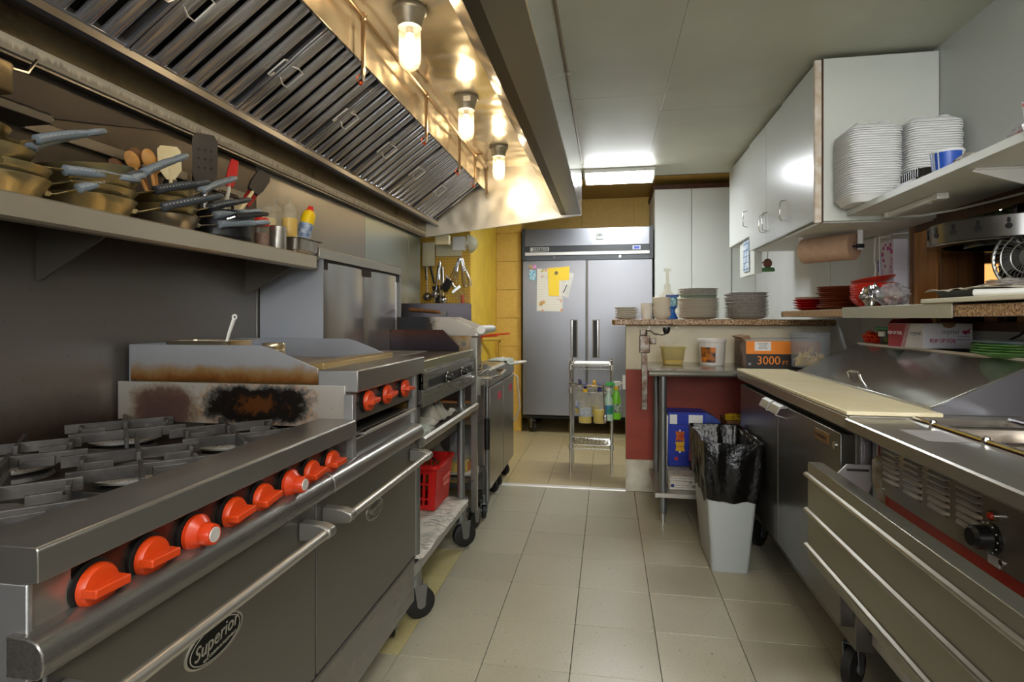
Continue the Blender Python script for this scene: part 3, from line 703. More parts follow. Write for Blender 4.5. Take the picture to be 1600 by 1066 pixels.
# raised griddle
MB().prism([(-1.49, .885), (-1.49, 1.005), (-.742, 1.005), (-.742, .885)], 'y', 1.497, 1.508).build('griddle_side_panel', STN2, rg, bev=.001)
MB().prism([(-.742, .80), (-.742, .98), (-.715, .98), (-.715, .80)], 'y', 1.492, 1.515).build('front_post', STV, rg, bev=.001)
MB().box(-1.48, -.742, 1.51, 2.06, .97, 1.0).box(-1.48, -.80, 1.51, 2.06, .84, .85).box(-1.48, -1.2, 1.51, 2.06, .85, .97).box(-1.48, -.742, 2.045, 2.06, .84, 1.0).build('griddle_box', STD, rg)
MB().box(-1.2, -.75, 2.035, 2.044, .85, .97).build('broiler_side_grease', mat('grease_panel', '8a6a34', .4, .6, col2='4e3616', vs=9), rg)
MB().prism([(-.83, .985), (-.83, 1.046), (-.82, 1.05), (-.709, 1.05), (-.705, 1.046), (-.705, .990), (-.71, .985)], 'y', 1.507, 2.095).build('griddle_ledge', LED, rg, bev=.0015)
MB().box(-.826, -.706, 1.503, 1.507, .988, 1.047).build('ledge_end_cap', steel('steel_endcap', 'a8a8a6', .38, (.3, .3, .3)), rg, bev=.0015)
MB().box(-.742, -.733, 1.515, 2.035, .895, .985).build('griddle_control_panel', FR2, rg, bev=.001)
MB().box(-.755, -.725, 2.035, 2.06, .80, .985).build('front_post', STV, rg, bev=.001)
for y in (1.606, 1.751, 1.916): knob(y, .948, 0, -.734)
for y in (1.56, 1.68, 1.83): MB().cyl((-.7335, y, .945), (-.7325, y, .945), .006).cyl((-.7335, y-.02, .962), (-.731, y-.02, .962), .004).build('screw', BLACKM, rg)
MB().tube([(-.74, 1.97, .86), (-.70, 1.97, .865), (-.70, 1.95, .865), (-.70, 1.56, .865), (-.70, 1.54, .862), (-.74, 1.54, .86)], .005, 8).build('broiler_wire_handle', STX, rg)
MB().box(-1.19, -.75, 1.52, 2.03, .851, .856).build('broiler_tray', STD, rg)
MB().box(-1.45, -.83, 1.525, 2.075, 1.0, 1.045).build('griddle_plate', STNG, rg, bev=.002)
MB().prism([(-1.04, 1.047), (-.90, 1.062), (-.832, 1.067), (-.825, 1.064), (-.825, 1.045), (-1.04, 1.044)], 'y', 1.53, 2.07).build('griddle_front_ramp', steel('steel_tan', 'b39a68', .35, (1.4, .08, 1.4)), rg, bev=.001)
def splash(y0, y1, m, top=1.118):
    MB().prism([(-1.465, 1.008), (-1.465, top), (-1.02, top), (-.985, top-.008), (-.835, 1.052), (-.835, 1.008)], 'y', y0, y1).build('griddle_splash', m, rg, bev=.001)
splash(1.517, 1.522, STN1); splash(2.078, 2.083, steel('steel_splash', 'a2a8b2', .35, (.3, .3, .3), met=.6))
MB().box(-1.47, -1.463, 1.517, 2.083, 1.0, 1.118).build('griddle_back_splash', MATS['steel_splash'], rg, bev=.001)
# insert pan with spatula, round tin on the griddle
t = thing('steel_insert_pan', 'shallow steel pan on the back corner of the griddle with a white handled spatula', 'pan', (-1.28, 1.62, 1.09))
b = MB(); rr = lambda x0, x1, y0, y1, z: rrect(x0, x1, y0, y1, .02, z)
b.loft([rr(-1.41, -1.15, 1.55, 1.72, 1.128), rr(-1.395, -1.165, 1.565, 1.705, 1.126), rr(-1.385, -1.175, 1.575, 1.695, 1.05), rr(-1.38, -1.18, 1.58, 1.69, 1.048)], cap0=False)
b.build('pan_body', steel('steel_pan', 'b4a890', .25, (.3, .3, .3)), t, solid=.0015)
t = thing('white_spatula', 'white plastic spatula handle standing in the pan on the griddle', 'spatula', (-1.2, 1.63, 1.06))
MB().tube([(-1.23, 1.625, 1.06), (-1.215, 1.64, 1.15), (-1.205, 1.65, 1.195)], [.006, .007, .0085], 10, sq=(.5, 1)).ring((-1.2035, 1.6515, 1.203), .007, .0032, 16, 6, FACE['-y']).build('spatula_handle', WHITE, t)
MB().box(-1.26, -1.20, 1.61, 1.614, 1.052, 1.065).build('spatula_blade', STX, t)
t = thing('steel_ring_tin', 'small round tin on the griddle behind the near splash guard', 'tin', (-1.05, 1.62, 1.05))
MB().lathe([(.033, 1.046), (.034, 1.075), (.032, 1.08), (.0345, 1.085), (.0345, 1.100), (.032, 1.104), (.0345, 1.108), (.0345, 1.118), (.032, 1.122), (.025, 1.123)], (-1.03, 1.60, 0), 28).build('tin_body', steel('steel_tin', 'b8a888', .25, (.3, .3, .3)), t)
# ------------------------------------------------------------------ far cooktop on a stand
ck = thing('far_cooktop', 'flat stainless cooktop with two black knobs beyond the griddle', 'stove', (-1.1, 2.5, .9))
MB().box(-1.48, -.735, 2.10, 2.96, .86, 1.0).build('body', STD, ck)
MB().box(-1.47, -.80, 2.10, 2.96, 1.0, 1.02).build('cooktop_plate', steel('steel_cooktop_dark', '5f564c', .35, (.3, .3, .3)), ck)
MB().prism([(-.80, 1.02), (-.735, 1.03), (-.727, 1.026), (-.735, .985), (-.80, .985)], 'y', 2.10, 2.985).build('front_ledge', steel('steel_trough_pale', 'a9a88c', .25, (1.6, .08, 1.6)), ck, bev=.002)
MB().box(-.735, -.722, 2.11, 2.99, .915, .982).box(-.735, -.722, 2.11, 2.13, .86, .982).box(-.735, -.720, 2.12, 2.99, .845, .912).build('control_panel', FR, ck, bev=.001)
MB().box(-.7225, -.7195, 2.20, 2.90, .918, .948).build('knob_slot', BLACKM, ck)
MB().tube([(-.74, 2.12, .985), (-.715, 2.12, .99), (-.71, 2.13, .99)], .006, 8).build('panel_latch', ALU, ck)
for y in (2.44, 2.70):
    k = MB().lathe([(.022, 0), (.022, .006), (.017, .01), (.016, .03), (.012, .034)], (-.722, y, .933), 16, FACE['+x'])
    k.build('knob', BLACK, ck); MB().ring((-.712, y, .933), .0225, .003, 24, 6, FACE['+x']).build('knob_ring', CHR, ck)
MB().cyl((-.72, 2.93, .935), (-.716, 2.93, .935), .016).build('badge', CHR, ck)
MB().prism([(-1.19, 1.02), (-1.19, 1.135), (-.89, 1.135), (-.80, 1.045), (-.80, 1.02)], 'y', 2.955, 2.961).build('side_splash', STN4, ck, bev=.001)
MB().box(-1.36, -.95, 2.50, 2.86, 1.02, 1.026).build('griddle_scrap_sheet', mat('scrap_sheet', '6e6a66', .4, .3, col2='8e8a84', vs=10), ck)
# stand
sd = thing('equipment_stand', 'steel stand on casters carrying the far cooktop with shelves below', 'stand', (-1.1, 2.5, 0))
for (x, y) in ((-.76, 2.85), (-.76, 2.14), (-1.42, 2.85), (-1.42, 2.14)):
    MB().cyl((x, y, .14), (x, y, .845), .02).cyl((x, y, .14), (x, y, .22), .026).build('leg', GALV, sd)
    caster(sd, x, y, .062, .15, R(40) if x > -1 else 0, .034)
b = MB().prism([(-1.45, .735), (-.72, .735), (-.70, .742), (-.690, .735), (-.688, .722), (-.695, .708), (-.71, .705), (-.72, .715), (-1.45, .728)], 'y', 2.06, 2.96).build('upper_shelf', ST, sd)
MB().box(-1.45, -.735, 2.06, 2.90, .245, .25).box(-.74, -.735, 2.06, 2.90, .20, .25).build('lower_shelf', STV, sd, bev=.001)
MB().box(-1.45, -.80, 2.10, 2.96, .625, .63).box(-.805, -.80, 2.10, 2.96, .60, .625).build('middle_shelf', STD, sd)
MB().box(-1.44, -1.41, 2.1, 2.96, .25, .84).build('back_sheet', mat('blue_grey_sheet', '3a4752', .5), sd)
t = tag(MB().box(-1.2, -.83, 2.30, 2.92, .632, .695).build('cardboard_tray', mat('orange_card', 'b06a26', .7, col2='8a4c1a', vs=10), None, bev=.002), 'orange brown cardboard tray on the middle shelf under the far cooktop', 'box')
def cloth(name, label, x0, x1, y0, y1, zf, m, amp=.03, seed=0, drop=None):
    def f(u, v):
        x = x0+(x1-x0)*u; y = y0+(y1-y0)*v
        e = min(u, 1-u, v, 1-v)*4; e = min(1, e)
        n = noise.noise((x*18, y*18, seed))+.5*noise.noise((x*40, y*40, seed+3))
        z = zf+amp*(.25+.75*e)*(.7+n)*(1 if amp else 0)
        x += .012*noise.noise((y*30, seed, 1)); y += .012*noise.noise((x*30, seed, 2))
        if drop and u > drop[0]:
            k = (u-drop[0])/(1-drop[0]); z = z-(drop[1]*k) ; x = x-(x1-x0)*(1-drop[0])*k*.7
        return (x, y, max(z, zf+.002) if not drop else z)
    o = MB().sheet(f, 22, 22).build(name, m, None, solid=.004); return tag(o, label, 'towel')
cloth('crumpled_towel', 'crumpled beige towel heaped on the shelf under the far cooktop', -.98, -.72, 2.26, 2.62, .738, TOWEL, .07, 1)
cloth('grey_cloth', 'flat grey cloth hanging over the near end of the shelf under the far cooktop', -.93, -.684, 2.09, 2.30, .742, TOWELG, .012, 4, (.8, .05))
cloth('dark_cloth', 'dark folded cloth under the beige towel', -.94, -.76, 2.2, 2.36, .738, TOWELD, .022, 7)
# newspaper, basket, jugs
def sheetobj(name, label, cat, pts, m, curl=.01):
    (x0, y0), (x1, y1) = pts[0], pts[1]
    def f(u, v): 
        x = x0+(x1-x0)*u; y = y0+(y1-y0)*v
        return (x, y, pts[2]+curl*(noise.noise((x*9, y*9, 3))+.6)+(.0-.03*max(0, u-.8)))
    return tag(MB().sheet(f, 14, 14).build(name, m, None, solid=.0015), label, cat)
sheetobj('newspaper', 'newspaper sheet lining the shelf under the red basket', 'newspaper', ((-1.2, 2.09), (-.715, 2.84), .254), NEWS, .012)
bk = thing('shopping_basket', 'red plastic shopping basket on newspaper under the far cooktop', 'basket', (-.93, 2.5, .27))
RP = mat('basket_red', 'c81c18', .35)
def basket():
    x0, x1, y0, y1 = -1.24, -.825, 2.60, 2.84; z0, z1 = .272, .485; tp = .018
    def W(face, u, z, off=0):   # point on a wall, u along
        k = (z-z0)/(z1-z0); e = tp*k
        a0, a1, b0, b1 = x0-e, x1+e, y0-e, y1+e
        if face == 'e': return (a1+off, b0+(b1-b0)*u, z)
        if face == 'w': return (a0-off, b0+(b1-b0)*u, z)
        if face == 's': return (a0+(a1-a0)*u, b0-off, z)
        return (a0+(a1-a0)*u, b1+off, z)
    b = MB()
    def cell(face, u0, u1, za, zb):
        pts = [W(face, u0, za), W(face, u1, za), W(face, u1, zb), W(face, u0, zb)]
        inn = [W(face, u0, za, -.004), W(face, u1, za, -.004), W(face, u1, zb, -.004), W(face, u0, zb, -.004)]
        b.add(pts+inn, [(0, 1, 2, 3), (4, 7, 6, 5), (0, 4, 5, 1), (1, 5, 6, 2), (2, 6, 7, 3), (3, 7, 4, 0)])
    H_ = z1-z0
    for face, n in (('e', 0), ('w', 12), ('s', 14), ('n', 14)):
        if n == 0:
            cell('e', 0, 1, z0, z1); continue
        rows = [(z0, z0+.10*H_, 0), (z0+.10*H_, z0+.22*H_, 1), (z0+.22*H_, z0+.27*H_, 0), (z0+.27*H_, z0+.56*H_, 1), (z0+.56*H_, z0+.61*H_, 0), (z0+.61*H_, z0+.82*H_, 1), (z0+.82*H_, z1, 0)]
        for za, zb, slots in rows:
            if not slots: cell(face, 0, 1, za, zb); continue
            cell(face, 0, .06, za, zb); cell(face, .94, 1, za, zb)
            for k in range(n):
                u0 = .06+.88*k/n; cell(face, u0+.88/n*.55, u0+.88/n, za, zb)
    b.box(x0, x1, y0, y1, z0-.003, z0+.002)
    b.build('basket_body', RP, bk)
    r = [[(p[0], p[1], z) for p in rrect(x0-tp-o, x1+tp+o, y0-tp-o, y1+tp+o, .03, 0)] for o, z in ((.001, z1-.012), (.014, z1-.012), (.014, z1+.006), (-.004, z1+.008), (-.004, z1-.004))]
    MB().loft(r, cap0=False, cap1=False).build('basket_rim', RP, bk, bev=.001)
    MB().tube([(x0, 2.66, z1+.01), (x0+.02, 2.66, z1+.03), (x1-.04, 2.66, z1+.03), (x1-.01, 2.66, z1+.01)], .005, 6).build('basket_handle', BLACK, bk)
basket()
text('SAVE ON\nFOODS', .03, (-.800, 2.72, .39), '+x', mat('basket_print', 'e08a7c', .5), bk, 'print')
def jug(name, label, x, y, z, fill, h=.26, w_=.065):
    t = thing(name, label, 'jug', (x, y, z))
    sq = lambda r, zz: rrect(x-r, x+r, y-r*1.1, y+r*1.1, r*.45, z+zz)
    MB().loft([sq(w_*.95, .0), sq(w_, .01), sq(w_, h*.55), sq(w_*.9, h*.68), sq(w_*.45, h*.84), sq(.02, h*.92), sq(.018, h)]).build('jug_body', CLOUD, t)
    MB().loft([sq(w_*.93, .003), sq(w_*.97, .012), sq(w_*.97, h*fill)]).build('oil', mat('oil_yellow', 'd8b800', .25), t)
    MB().tube([(x+.0, y-.022, z+h*.9), (x+.02, y-.06, z+h*.85), (x+.02, y-.062, z+h*.66)], .009, 8).build('jug_handle', CLOUD, t)
    MB().cyl((x, y, z+h), (x, y, z+h+.02), .02).build('cap', WHITE, t)
    MB().box(x+w_-.002, x+w_+.001, y-.04, y+.04, z+h*.22, z+h*.45).build('label_sticker', mat('label_orange', 'c06a1a', .5), t)
jug('oil_jug', 'yellow oil jug on the lower shelf at the broiler end', -.86, 3.18, .252, .5)
jug('oil_jug', 'yellow oil jug behind the red basket beside the pipe leg', -.93, 2.965, .26, .56)
# ------------------------------------------------------------------ char broiler stand (narrow) beyond the cooktop
cb = thing('char_broiler', 'narrow broiler with burnt white side plates and a round front rail', 'broiler', (-1.1, 3.2, 0))
MB().prism([(-1.195, .95), (-1.195, 1.205), (-.88, 1.205), (-.775, 1.15), (-.735, 1.142), (-.735, 1.105), (-.90, 1.10), (-.90, .95)], 'y', 3.055, 3.061).build('side_plate', STN3, cb, bev=.001)
MB().box(-.90, -.755, 3.058, 3.30, .92, 1.10).build('front_box', mat('greasy_tan_panel', 'a89a84', .4, .5, col2='8c6a34', vs=12), cb, bev=.002)
MB().cyl((-.80, 3.052, 1.055), (-.80, 3.06, 1.055), .014).build('bolt', STD, cb)
MB().prism([(-1.195, .95), (-1.195, 1.205), (-.88, 1.205), (-.72, 1.142), (-.72, 1.12)], 'y', 3.30, 3.306).build('side_plate', MATS['broiler_side_stain'], cb, bev=.001)
MB().tube([(-.70, 3.06, 1.135), (-.70, 3.36, 1.135)], .024, 16).build('front_rail', ALUP, cb)
MB().prism([(-.9, 1.19), (-.72, 1.11), (-.72, 1.10), (-.9, 1.10)], 'y', 3.065, 3.30).build('grease_chute', ALUP, cb)
MB().box(-1.19, -.9, 3.07, 3.295, 1.09, 1.11).build('broiler_grid', IRON, cb)
for k in range(9): MB().box(-1.185, -.91, 3.08+.024*k, 3.09+.024*k, 1.11, 1.125).build('grid_bar', IRONR, cb)
for pa in ((-.75, -.715, 3.02, 3.05, .13, 1.09), (-1.45, -1.42, 3.02, 3.05, .13, .94), (-.75, -.715, 3.31, 3.335, .13, .92)): MB().box(*pa).build('frame_post', ST, cb, bev=.002)
MB().box(-1.4, -.76, 3.04, 3.33, .90, .95).box(-1.44, -.73, 3.0, 3.33, .30, .305).box(-1.44, -.73, 3.04, 3.33, .60, .605).build('frame_shelf', STD, cb)
MB().tube([(-.73, 3.06, .86), (-.64, 3.07, .865), (-.61, 3.12, .875), (-.61, 3.30, .885), (-.66, 3.32, .885)], .009, 10).tube([(-.72, 3.07, .88), (-.70, 3.2, .90), (-.70, 3.3, .905)], .007, 8).build('drawer_handle', CHR, cb)
MB().box(-.75, -.70, 3.04, 3.06, .77, .87).box(-.75, -.735, 3.06, 3.30, .80, .89).build('drawer', ST, cb, bev=.002)
MB().cyl((-.70, 3.22, .12), (-.70, 3.22, .80), .012).build('gas_pipe', GALV, cb)
MB().cyl((-.69, 3.17, .44), (-.69, 3.17, .62), .016).build('gas_valve_sleeve', BLACK, cb)
caster(cb, -.76, 3.1, .05, .14, 1.2, .03); caster(cb, -.73, 3.27, .045, .14, 1.9, .026)
sheetobj('newspaper', 'newspaper sheet lining the low shelf of the narrow broiler stand', 'newspaper', ((-1.2, 3.06), (-.74, 3.3), .307), NEWS, .01)
t = tag(MB().box(-1.3, -.82, 3.1, 3.3, .607, .70).build('cardboard_box', mat('spice_carton', 'b98a3a', .7, col2='a04a20', vs=18), None, bev=.002), 'orange patterned carton on the shelf of the narrow broiler stand', 'box')
t = thing('glass_lid', 'clear domed lid leaning on the low shelf by the fryers', 'lid', (-.85, 3.2, .42))
Ml = Matrix.Translation((-.84, 3.2, .44)) @ Matrix.Rotation(R(75), 4, 'Y') @ Matrix.Rotation(R(20), 4, 'X')
MB().lathe([(.0005, .05), (.05, .045), (.09, .03), (.115, 0), (.122, -.002)], (0, 0, 0), 32, cap0=False, cap1=False).xf(Ml).build('lid_dome', CLEAR, t, solid=.002)
MB().sphere((0, 0, .06), .014, 10).xf(Ml).build('lid_knob', CLEAR, t)
t = thing('back_guard', 'dark steel upright guard panel with a wooden scraper between broiler and fryers', 'panel', (-1.1, 3.39, 1.0))
MB().prism([(-1.47, .92), (-1.47, 1.292), (-.85, 1.292), (-.835, 1.285), (-.835, .92)], 'y', 3.375, 3.383).build('guard_panel', steel('steel_guard', '6f6b72', .35, (1.4, 1.4, .08)), t, bev=.001)
t = thing('wooden_scraper', 'thin wooden handled scraper leaning on the dark guard panel', 'scraper', (-1.2, 3.35, 1.2))
MB().tube([(-1.23, 3.36, 1.253), (-1.05, 3.36, 1.238), (-1.02, 3.36, 1.232)], [.012, .011, .005], 8).build('scraper_handle', WOODM, t)
MB().box(-1.03, -.99, 3.356, 3.366, 1.215, 1.24).build('scraper_blade', STD, t)
# ------------------------------------------------------------------ fryers
def fryer(label, y0, y1):
    t = thing('deep_fryer', label, 'fryer', (-1.0, (y0+y1)/2, 0), group='fryers beyond the broiler')
    MB().box(-1.38, -.74, y0, y1, .13, .78).build('cabinet', STV, t, bev=.002)
    d = MB().box(-.745, -.722, y0+.006, y1-.006, .135, .765).build('door', steel('steel_fryer', '9a958a', .3, (1.4, 1.4, .08)) if 'steel_fryer' not in MATS else MATS['steel_fryer'], t, bev=.003)
    MB().box(-.7225, -.7205, y1-.20, y1-.08, .655, .705).build('badge', mat('badge_red', 'b0364a', .5), d)
    MB().prism([(-1.38, .78), (-.722, .78), (-.718, .80), (-.722, .872), (-.74, .885), (-.90, .885), (-.93, .86), (-1.38, .86)], 'y', y0, y1).build('tank_top', ST, t, bev=.002)
    MB().box(-1.40, -1.30, y0+.01, y1-.01, .86, 1.04).build('flue_riser', STD, t, bev=.003)
    b = MB()
    for k in range(9): 
        yy = y0+.06+(y1-y0-.12)*k/8
        b.tube([(-1.26, yy, .93), (-.96, yy, .93)], .0016, 4).tube([(-1.26, yy, .93), (-1.26, yy, .99)], .0016, 4).tube([(-.96, yy, .93), (-.96, yy, .99)], .0016, 4)
    for k in range(8):
        xx = -1.26+.3*k/7; b.tube([(xx, y0+.06, .99), (xx, y0+.06, .93), (xx, y1-.06, .93), (xx, y1-.06, .99)], .0016, 4)
    b.tube([(-1.26, y0+.06, .99), (-.96, y0+.06, .99), (-.96, y1-.06, .99), (-1.26, y1-.06, .99), (-1.26, y0+.06, .99)], .0035, 6)
    b.build('fry_basket', ALU, t)
    for dy in (-.03, .03):
        MB().tube([(-.96, (y0+y1)/2+dy*.3, .99), (-.92, (y0+y1)/2+dy, 1.07), (-.72, (y0+y1)/2+dy, 1.085)], .007, 8).build('basket_handle', mat('orange_handle', 'd84a1c', .4), t)
    for (x, y) in ((-.80, y0+.07), (-.80, y1-.06), (-1.32, y0+.07), (-1.32, y1-.06)): caster(t, x, y, .045, .14, -.5, .026)
    return t
fryer('near deep fryer with a red badge on its steel door', 3.40, 3.855)
f2 = fryer('far deep fryer with a pale towel folded on its front edge', 3.862, 4.29)
MB().tube([(-.74, 4.27, .86), (-.64, 4.285, .865), (-.62, 4.25, .865), (-.66, 4.1, .865), (-.73, 4.05, .86)], .008, 8).build('front_loop_handle', ALUP, f2)
MB().tube([(-.78, 4.30, .80), (-.70, 4.32, .74), (-.68, 4.33, .5), (-.72, 4.32, .40), (-.78, 4.31, .36)], .008, 8).build('hanging_cord', mat('cord_pale', 'b8b09c', .6), f2)
cloth('folded_towel', 'pale grey towel folded over the far fryer top', -.86, -.70, 3.98, 4.24, .888, TOWELG, .016, 9, (.86, .03))
# ------------------------------------------------------------------ refrigerator
fr = thing('refrigerator', 'tall two door stainless reach-in refrigerator at the back of the kitchen', 'refrigerator', (-.21, 6.2, 0))
X0, X1, YF = -.885, .448, 5.8
MB().box(X0+.01, X1-.01, YF+.03, 6.6, .17, 2.12).build('cabinet', STD, fr, bev=.004)
MB().box(X0, X0+.03, YF-.01, YF+.06, 1.80, 2.135).box(X1-.035, X1, YF-.01, YF+.06, 1.80, 2.135).build('header_trim', mat('fridge_trim', '35383c', .4), fr, bev=.002)
MB().box(X0+.03, X1-.035, YF-.005, YF+.05, 1.945, 2.125).build('header_panel', STFR, fr, bev=.003)
MB().box(X0+.03, X1-.035, YF-.004, YF+.05, 1.885, 1.942).build('header_band', mat('fridge_band', '2e3134', .35), fr)
MB().box(X0+.03, X1-.035, YF-.008, YF+.05, 1.85, 1.883).build('header_chrome', ALUP, fr, bev=.002)
MB().box(X0+.03, X1-.035, YF+.01, YF+.05, 1.80, 1.85).build('header_recess', mat('fridge_recess', '4a4e52', .4), fr)
for x in (-.55, .12): MB().cyl((x, YF+.012, 1.83), (x, YF+.004, 1.83), .012).build('lock', CHR, fr)
lb = MB().box(-.80, -.605, YF-.007, YF-.003, 1.892, 1.935).build('logo_plate', WHITE, fr)
MB().box(-.795, -.61, YF-.008, YF-.006, 1.896, 1.931).build('logo_ground', mat('logo_black', '101214', .4), lb)
text('MAXX COLD', .030, (-.69, YF-.009, 1.913), '-y', WHITE, lb, sx=.95)
MB().box(-.79, -.775, YF-.009, YF-.008, 1.90, 1.927).build('logo_mark', WHITE, lb)
dp = MB().box(.245, .325, YF-.007, YF-.003, 1.895, 1.935).build('display', mat('display_pale', 'c2cbe0', .3), fr)
MB().box(.26, .312, YF-.008, YF-.006, 1.902, 1.928).build('display_screen', mat('display_blue', '2c3ca0', .3, emit=.6), dp)
for (a, b_, hx) in ((X0+.006, -.222, -.343), (-.208, X1-.006, -.123)):
    d = MB().box(a, b_, YF-.02, YF+.03, .19, 1.795).build('door', STFR, fr, bev=.006)
    MB().box(hx-.038, hx+.038, YF-.024, YF-.019, .79, 1.185).build('handle_frame', STD, d, bev=.002)
    MB().box(hx-.026, hx+.026, YF-.0255, YF-.023, .80, 1.175).build('handle_recess', BLACKM, d)
    MB().box(hx+(-.026 if hx < -.2 else .014), hx+(-.014 if hx < -.2 else .026), YF-.03, YF-.023, .80, 1.175).build('handle_grip', CHR, d)
for x in (-.80, .36): 
    for y in (5.88, 6.5): caster(fr, x, y, .055, .17, -.8, .03)
MB().box(X0+.02, X1-.02, YF+.03, YF+.05, .15, .19).build('kick', BLACKM, fr)
t = thing('timer', 'small white digital timer stuck on the refrigerator header', 'timer', (-.084, 5.79, 2.04))
MB().box(-.118, -.048, 5.778, 5.794, 2.0, 2.068).build('timer_case', WHITE, t, bev=.008)
MB().box(-.105, -.06, 5.776, 5.779, 2.035, 2.058).build('timer_screen', mat('lcd', '6e7a72', .3), t)
def flatpaper(name, label, pts, y, m, cat='paper', curl=.004):
    n = len(pts); b = MB(); b.prism(pts, 'y', y, y-.0012)
    return tag(b.build(name, m, None, smooth=0), label, cat)
def floral():
    m = bpy.data.materials.new('floral_paper'); t, b = nodes(m)
    n = noise_tex(t, s=14, detail=3); n2 = noise_tex(t, s=26, detail=2)
    k = ramp(t, n, [(.58, 0.), (.62, 1.)]); c2 = ramp(t, n2, [(.35, 'c8405a'), (.48, 'd8a050'), (.55, '6a9a58'), (.65, 'd86a7c')])
    p = pos(t); z = p[2]
    edge = ramp(t, math_(t, 'ABSOLUTE', math_(t, 'SUBTRACT', z, 1.50)), [(.09, 0.), (.14, 1.)])
    lines = ramp(t, math_(t, 'FRACT', math_(t, 'MULTIPLY', z, 38.)), [(.80, 0.), (.88, .35)])
    c = mixc(t, lines, 'ddd9cc', '8f8c86')
    t.links.new(mixc(t, math_(t, 'MULTIPLY', k, edge), c, c2), b.inputs['Base Color']); return m
flatpaper('floral_notepaper', 'floral bordered note sheet on the left refrigerator door', [(-.73, 1.272), (-.462, 1.266), (-.456, 1.70), (-.725, 1.712)], 5.776, floral())
flatpaper('white_note', 'crumpled white note half behind the yellow note on the refrigerator', [(-.47, 1.43), (-.40, 1.40), (-.345, 1.66), (-.47, 1.68)], 5.7745, PAPER)
tg = flatpaper('yellow_note', 'folded bright yellow note held by a round magnet on the refrigerator', [(-.605, 1.43), (-.497, 1.425), (-.495, 1.585), (-.395, 1.59), (-.39, 1.73), (-.615, 1.715)], 5.773, mat('note_yellow', 'f2cf3a', .6))
t = tag(MB().cyl((-.525, 5.771, 1.665), (-.525, 5.764, 1.665), .017).build('round_magnet', mat('magnet_bronze', '6e6248', .4, .6)), 'small round bronze magnet on the yellow note', 'magnet')
t = tag(MB().box(-.004, .004, -.003, .003, -.045, .045).xf(Matrix.Translation((-.435, 5.771, 1.50)) @ Matrix.Rotation(R(25), 4, 'Y')).build('stick_magnet', BLACKM), 'thin dark stick magnet slanting on the white note', 'magnet')
t = tag(MB().box(-.812, -.775, 5.77, 5.779, 1.71, 1.752).build('square_magnet', mat('magnet_purple', '7a4a8c', .5, col2='c8b43c', vs=60), bev=.002), 'small purple and yellow picture magnet at the top left of the fridge door', 'magnet')
t = tag(MB().box(-.77, -.735, 5.77, 5.779, 1.712, 1.752).build('pink_magnet', mat('magnet_pink', 'c86ab0', .5, col2='e0a0d0', vs=50), bev=.002), 'pink magnet beside the purple picture magnet', 'magnet')
t = tag(MB().prism([(-.81, 1.60), (-.742, 1.588), (-.738, 1.69), (-.808, 1.70)], 'y', 5.779, 5.771).build('blue_magnet', mat('magnet_teal', '2a9ab8', .5, col2='d8e8ea', vs=50), bev=.002), 'teal blue printed magnet at the left edge of the fridge door', 'magnet')
# ------------------------------------------------------------------ tall cupboard and upper cabinets
tc = thing('tall_cupboard', 'tall white two door cupboard beside the refrigerator', 'cabinet', (.8, 6.1, 0))
MB().box(.465, 1.2, 5.84, 6.6, .0, 2.5).build('carcass', WHITEM, tc, bev=.002)
for a, b_ in ((.468, .822), (.828, 1.198)): MB().box(a, b_, 5.82, 5.84, .1, 2.495).build('door', WHITEM, tc, bev=.003)
MB().box(1.2, 1.435, 5.84, 5.86, 0, 2.5).build('side_filler', WHITEM, tc)
MB().box(.455, 1.2, 5.86, 6.6, 2.502, 2.55).build('top_filler', WOODD, tc)
def cabinet(label, ya, yb, splits, z0, hpos, deep=0, x0=.94):
    t = thing('wall_cabinet', label, 'cabinet', (1.2, ya, z0), group='white wall cabinets')
    MB().box(x0+.02, 1.438, ya+.004, yb-.002, z0, 2.385).build('carcass', WHITEG if deep else WHITEM, t, bev=.0015)
    ed = [ya]+splits+[yb]
    for k in range(len(ed)-1):
        d = MB().box(x0-.002, x0+.017, ed[k]+.002, ed[k+1]-.002, z0+.004, 2.37).build('door', WHITEG, t, bev=.002)
        for hp in hpos:
            if ed[k] < hp < ed[k+1]:
                z = z0+.075
                MB().tube([(x0, hp, z), (x0-.025, hp, z+.004), (x0-.032, hp, z+.015), (x0-.032, hp, z+.095), (x0-.025, hp, z+.106), (x0, hp, z+.11)], .0035, 8).build('pull_handle', CHR, d)
    return t
c1 = cabinet('white wall cabinet nearest the viewer with a broad side panel', 2.766, 3.27, [], 1.645, [3.20], 1)
MB().box(.93, .958, 2.75, 2.768, 1.635, 2.375).build('raw_edge_strip', mat('raw_ply_edge', 'c8b49a', .7, col2='e0d8cc', vs=25), c1, bev=.001)
MB().box(.958, .965, 2.748, 2.768, 1.635, 2.38).build('edge_gap', WOODD, c1)
MB().box(.966, 1.437, 2.748, 2.768, 1.64, 2.378).build('side_panel', WHITEM, c1, bev=.001)
MB().box(.955, 1.437, 2.77, 3.26, 1.634, 1.645).build('bottom_board', WHITEM, c1)
c2 = cabinet('middle white wall cabinet with two doors and paired wire pulls', 3.275, 4.01, [3.603], 1.648, [3.57, 3.64], 0, .945)
c3 = cabinet('short far white wall cabinet beside the tall cupboard', 4.015, 4.69, [], 1.755, [4.10], 0, .955)
t = thing('under_cabinet_box', 'small white box cabinet hung under the wall cabinets with a calendar', 'cabinet', (1.0, 4.2, 1.5))
MB().box(.985, 1.03, 4.03, 4.42, 1.505, 1.75).build('box_body', WHITEM, t, bev=.002)
MB().box(.978, .984, 4.02, 4.44, 1.50, 1.754).build('box_door', WHITEM, t, bev=.002)
t = thing('wall_calendar', 'narrow blue and white picture calendar hanging on the small box cabinet', 'calendar', (.975, 3.95, 1.6))
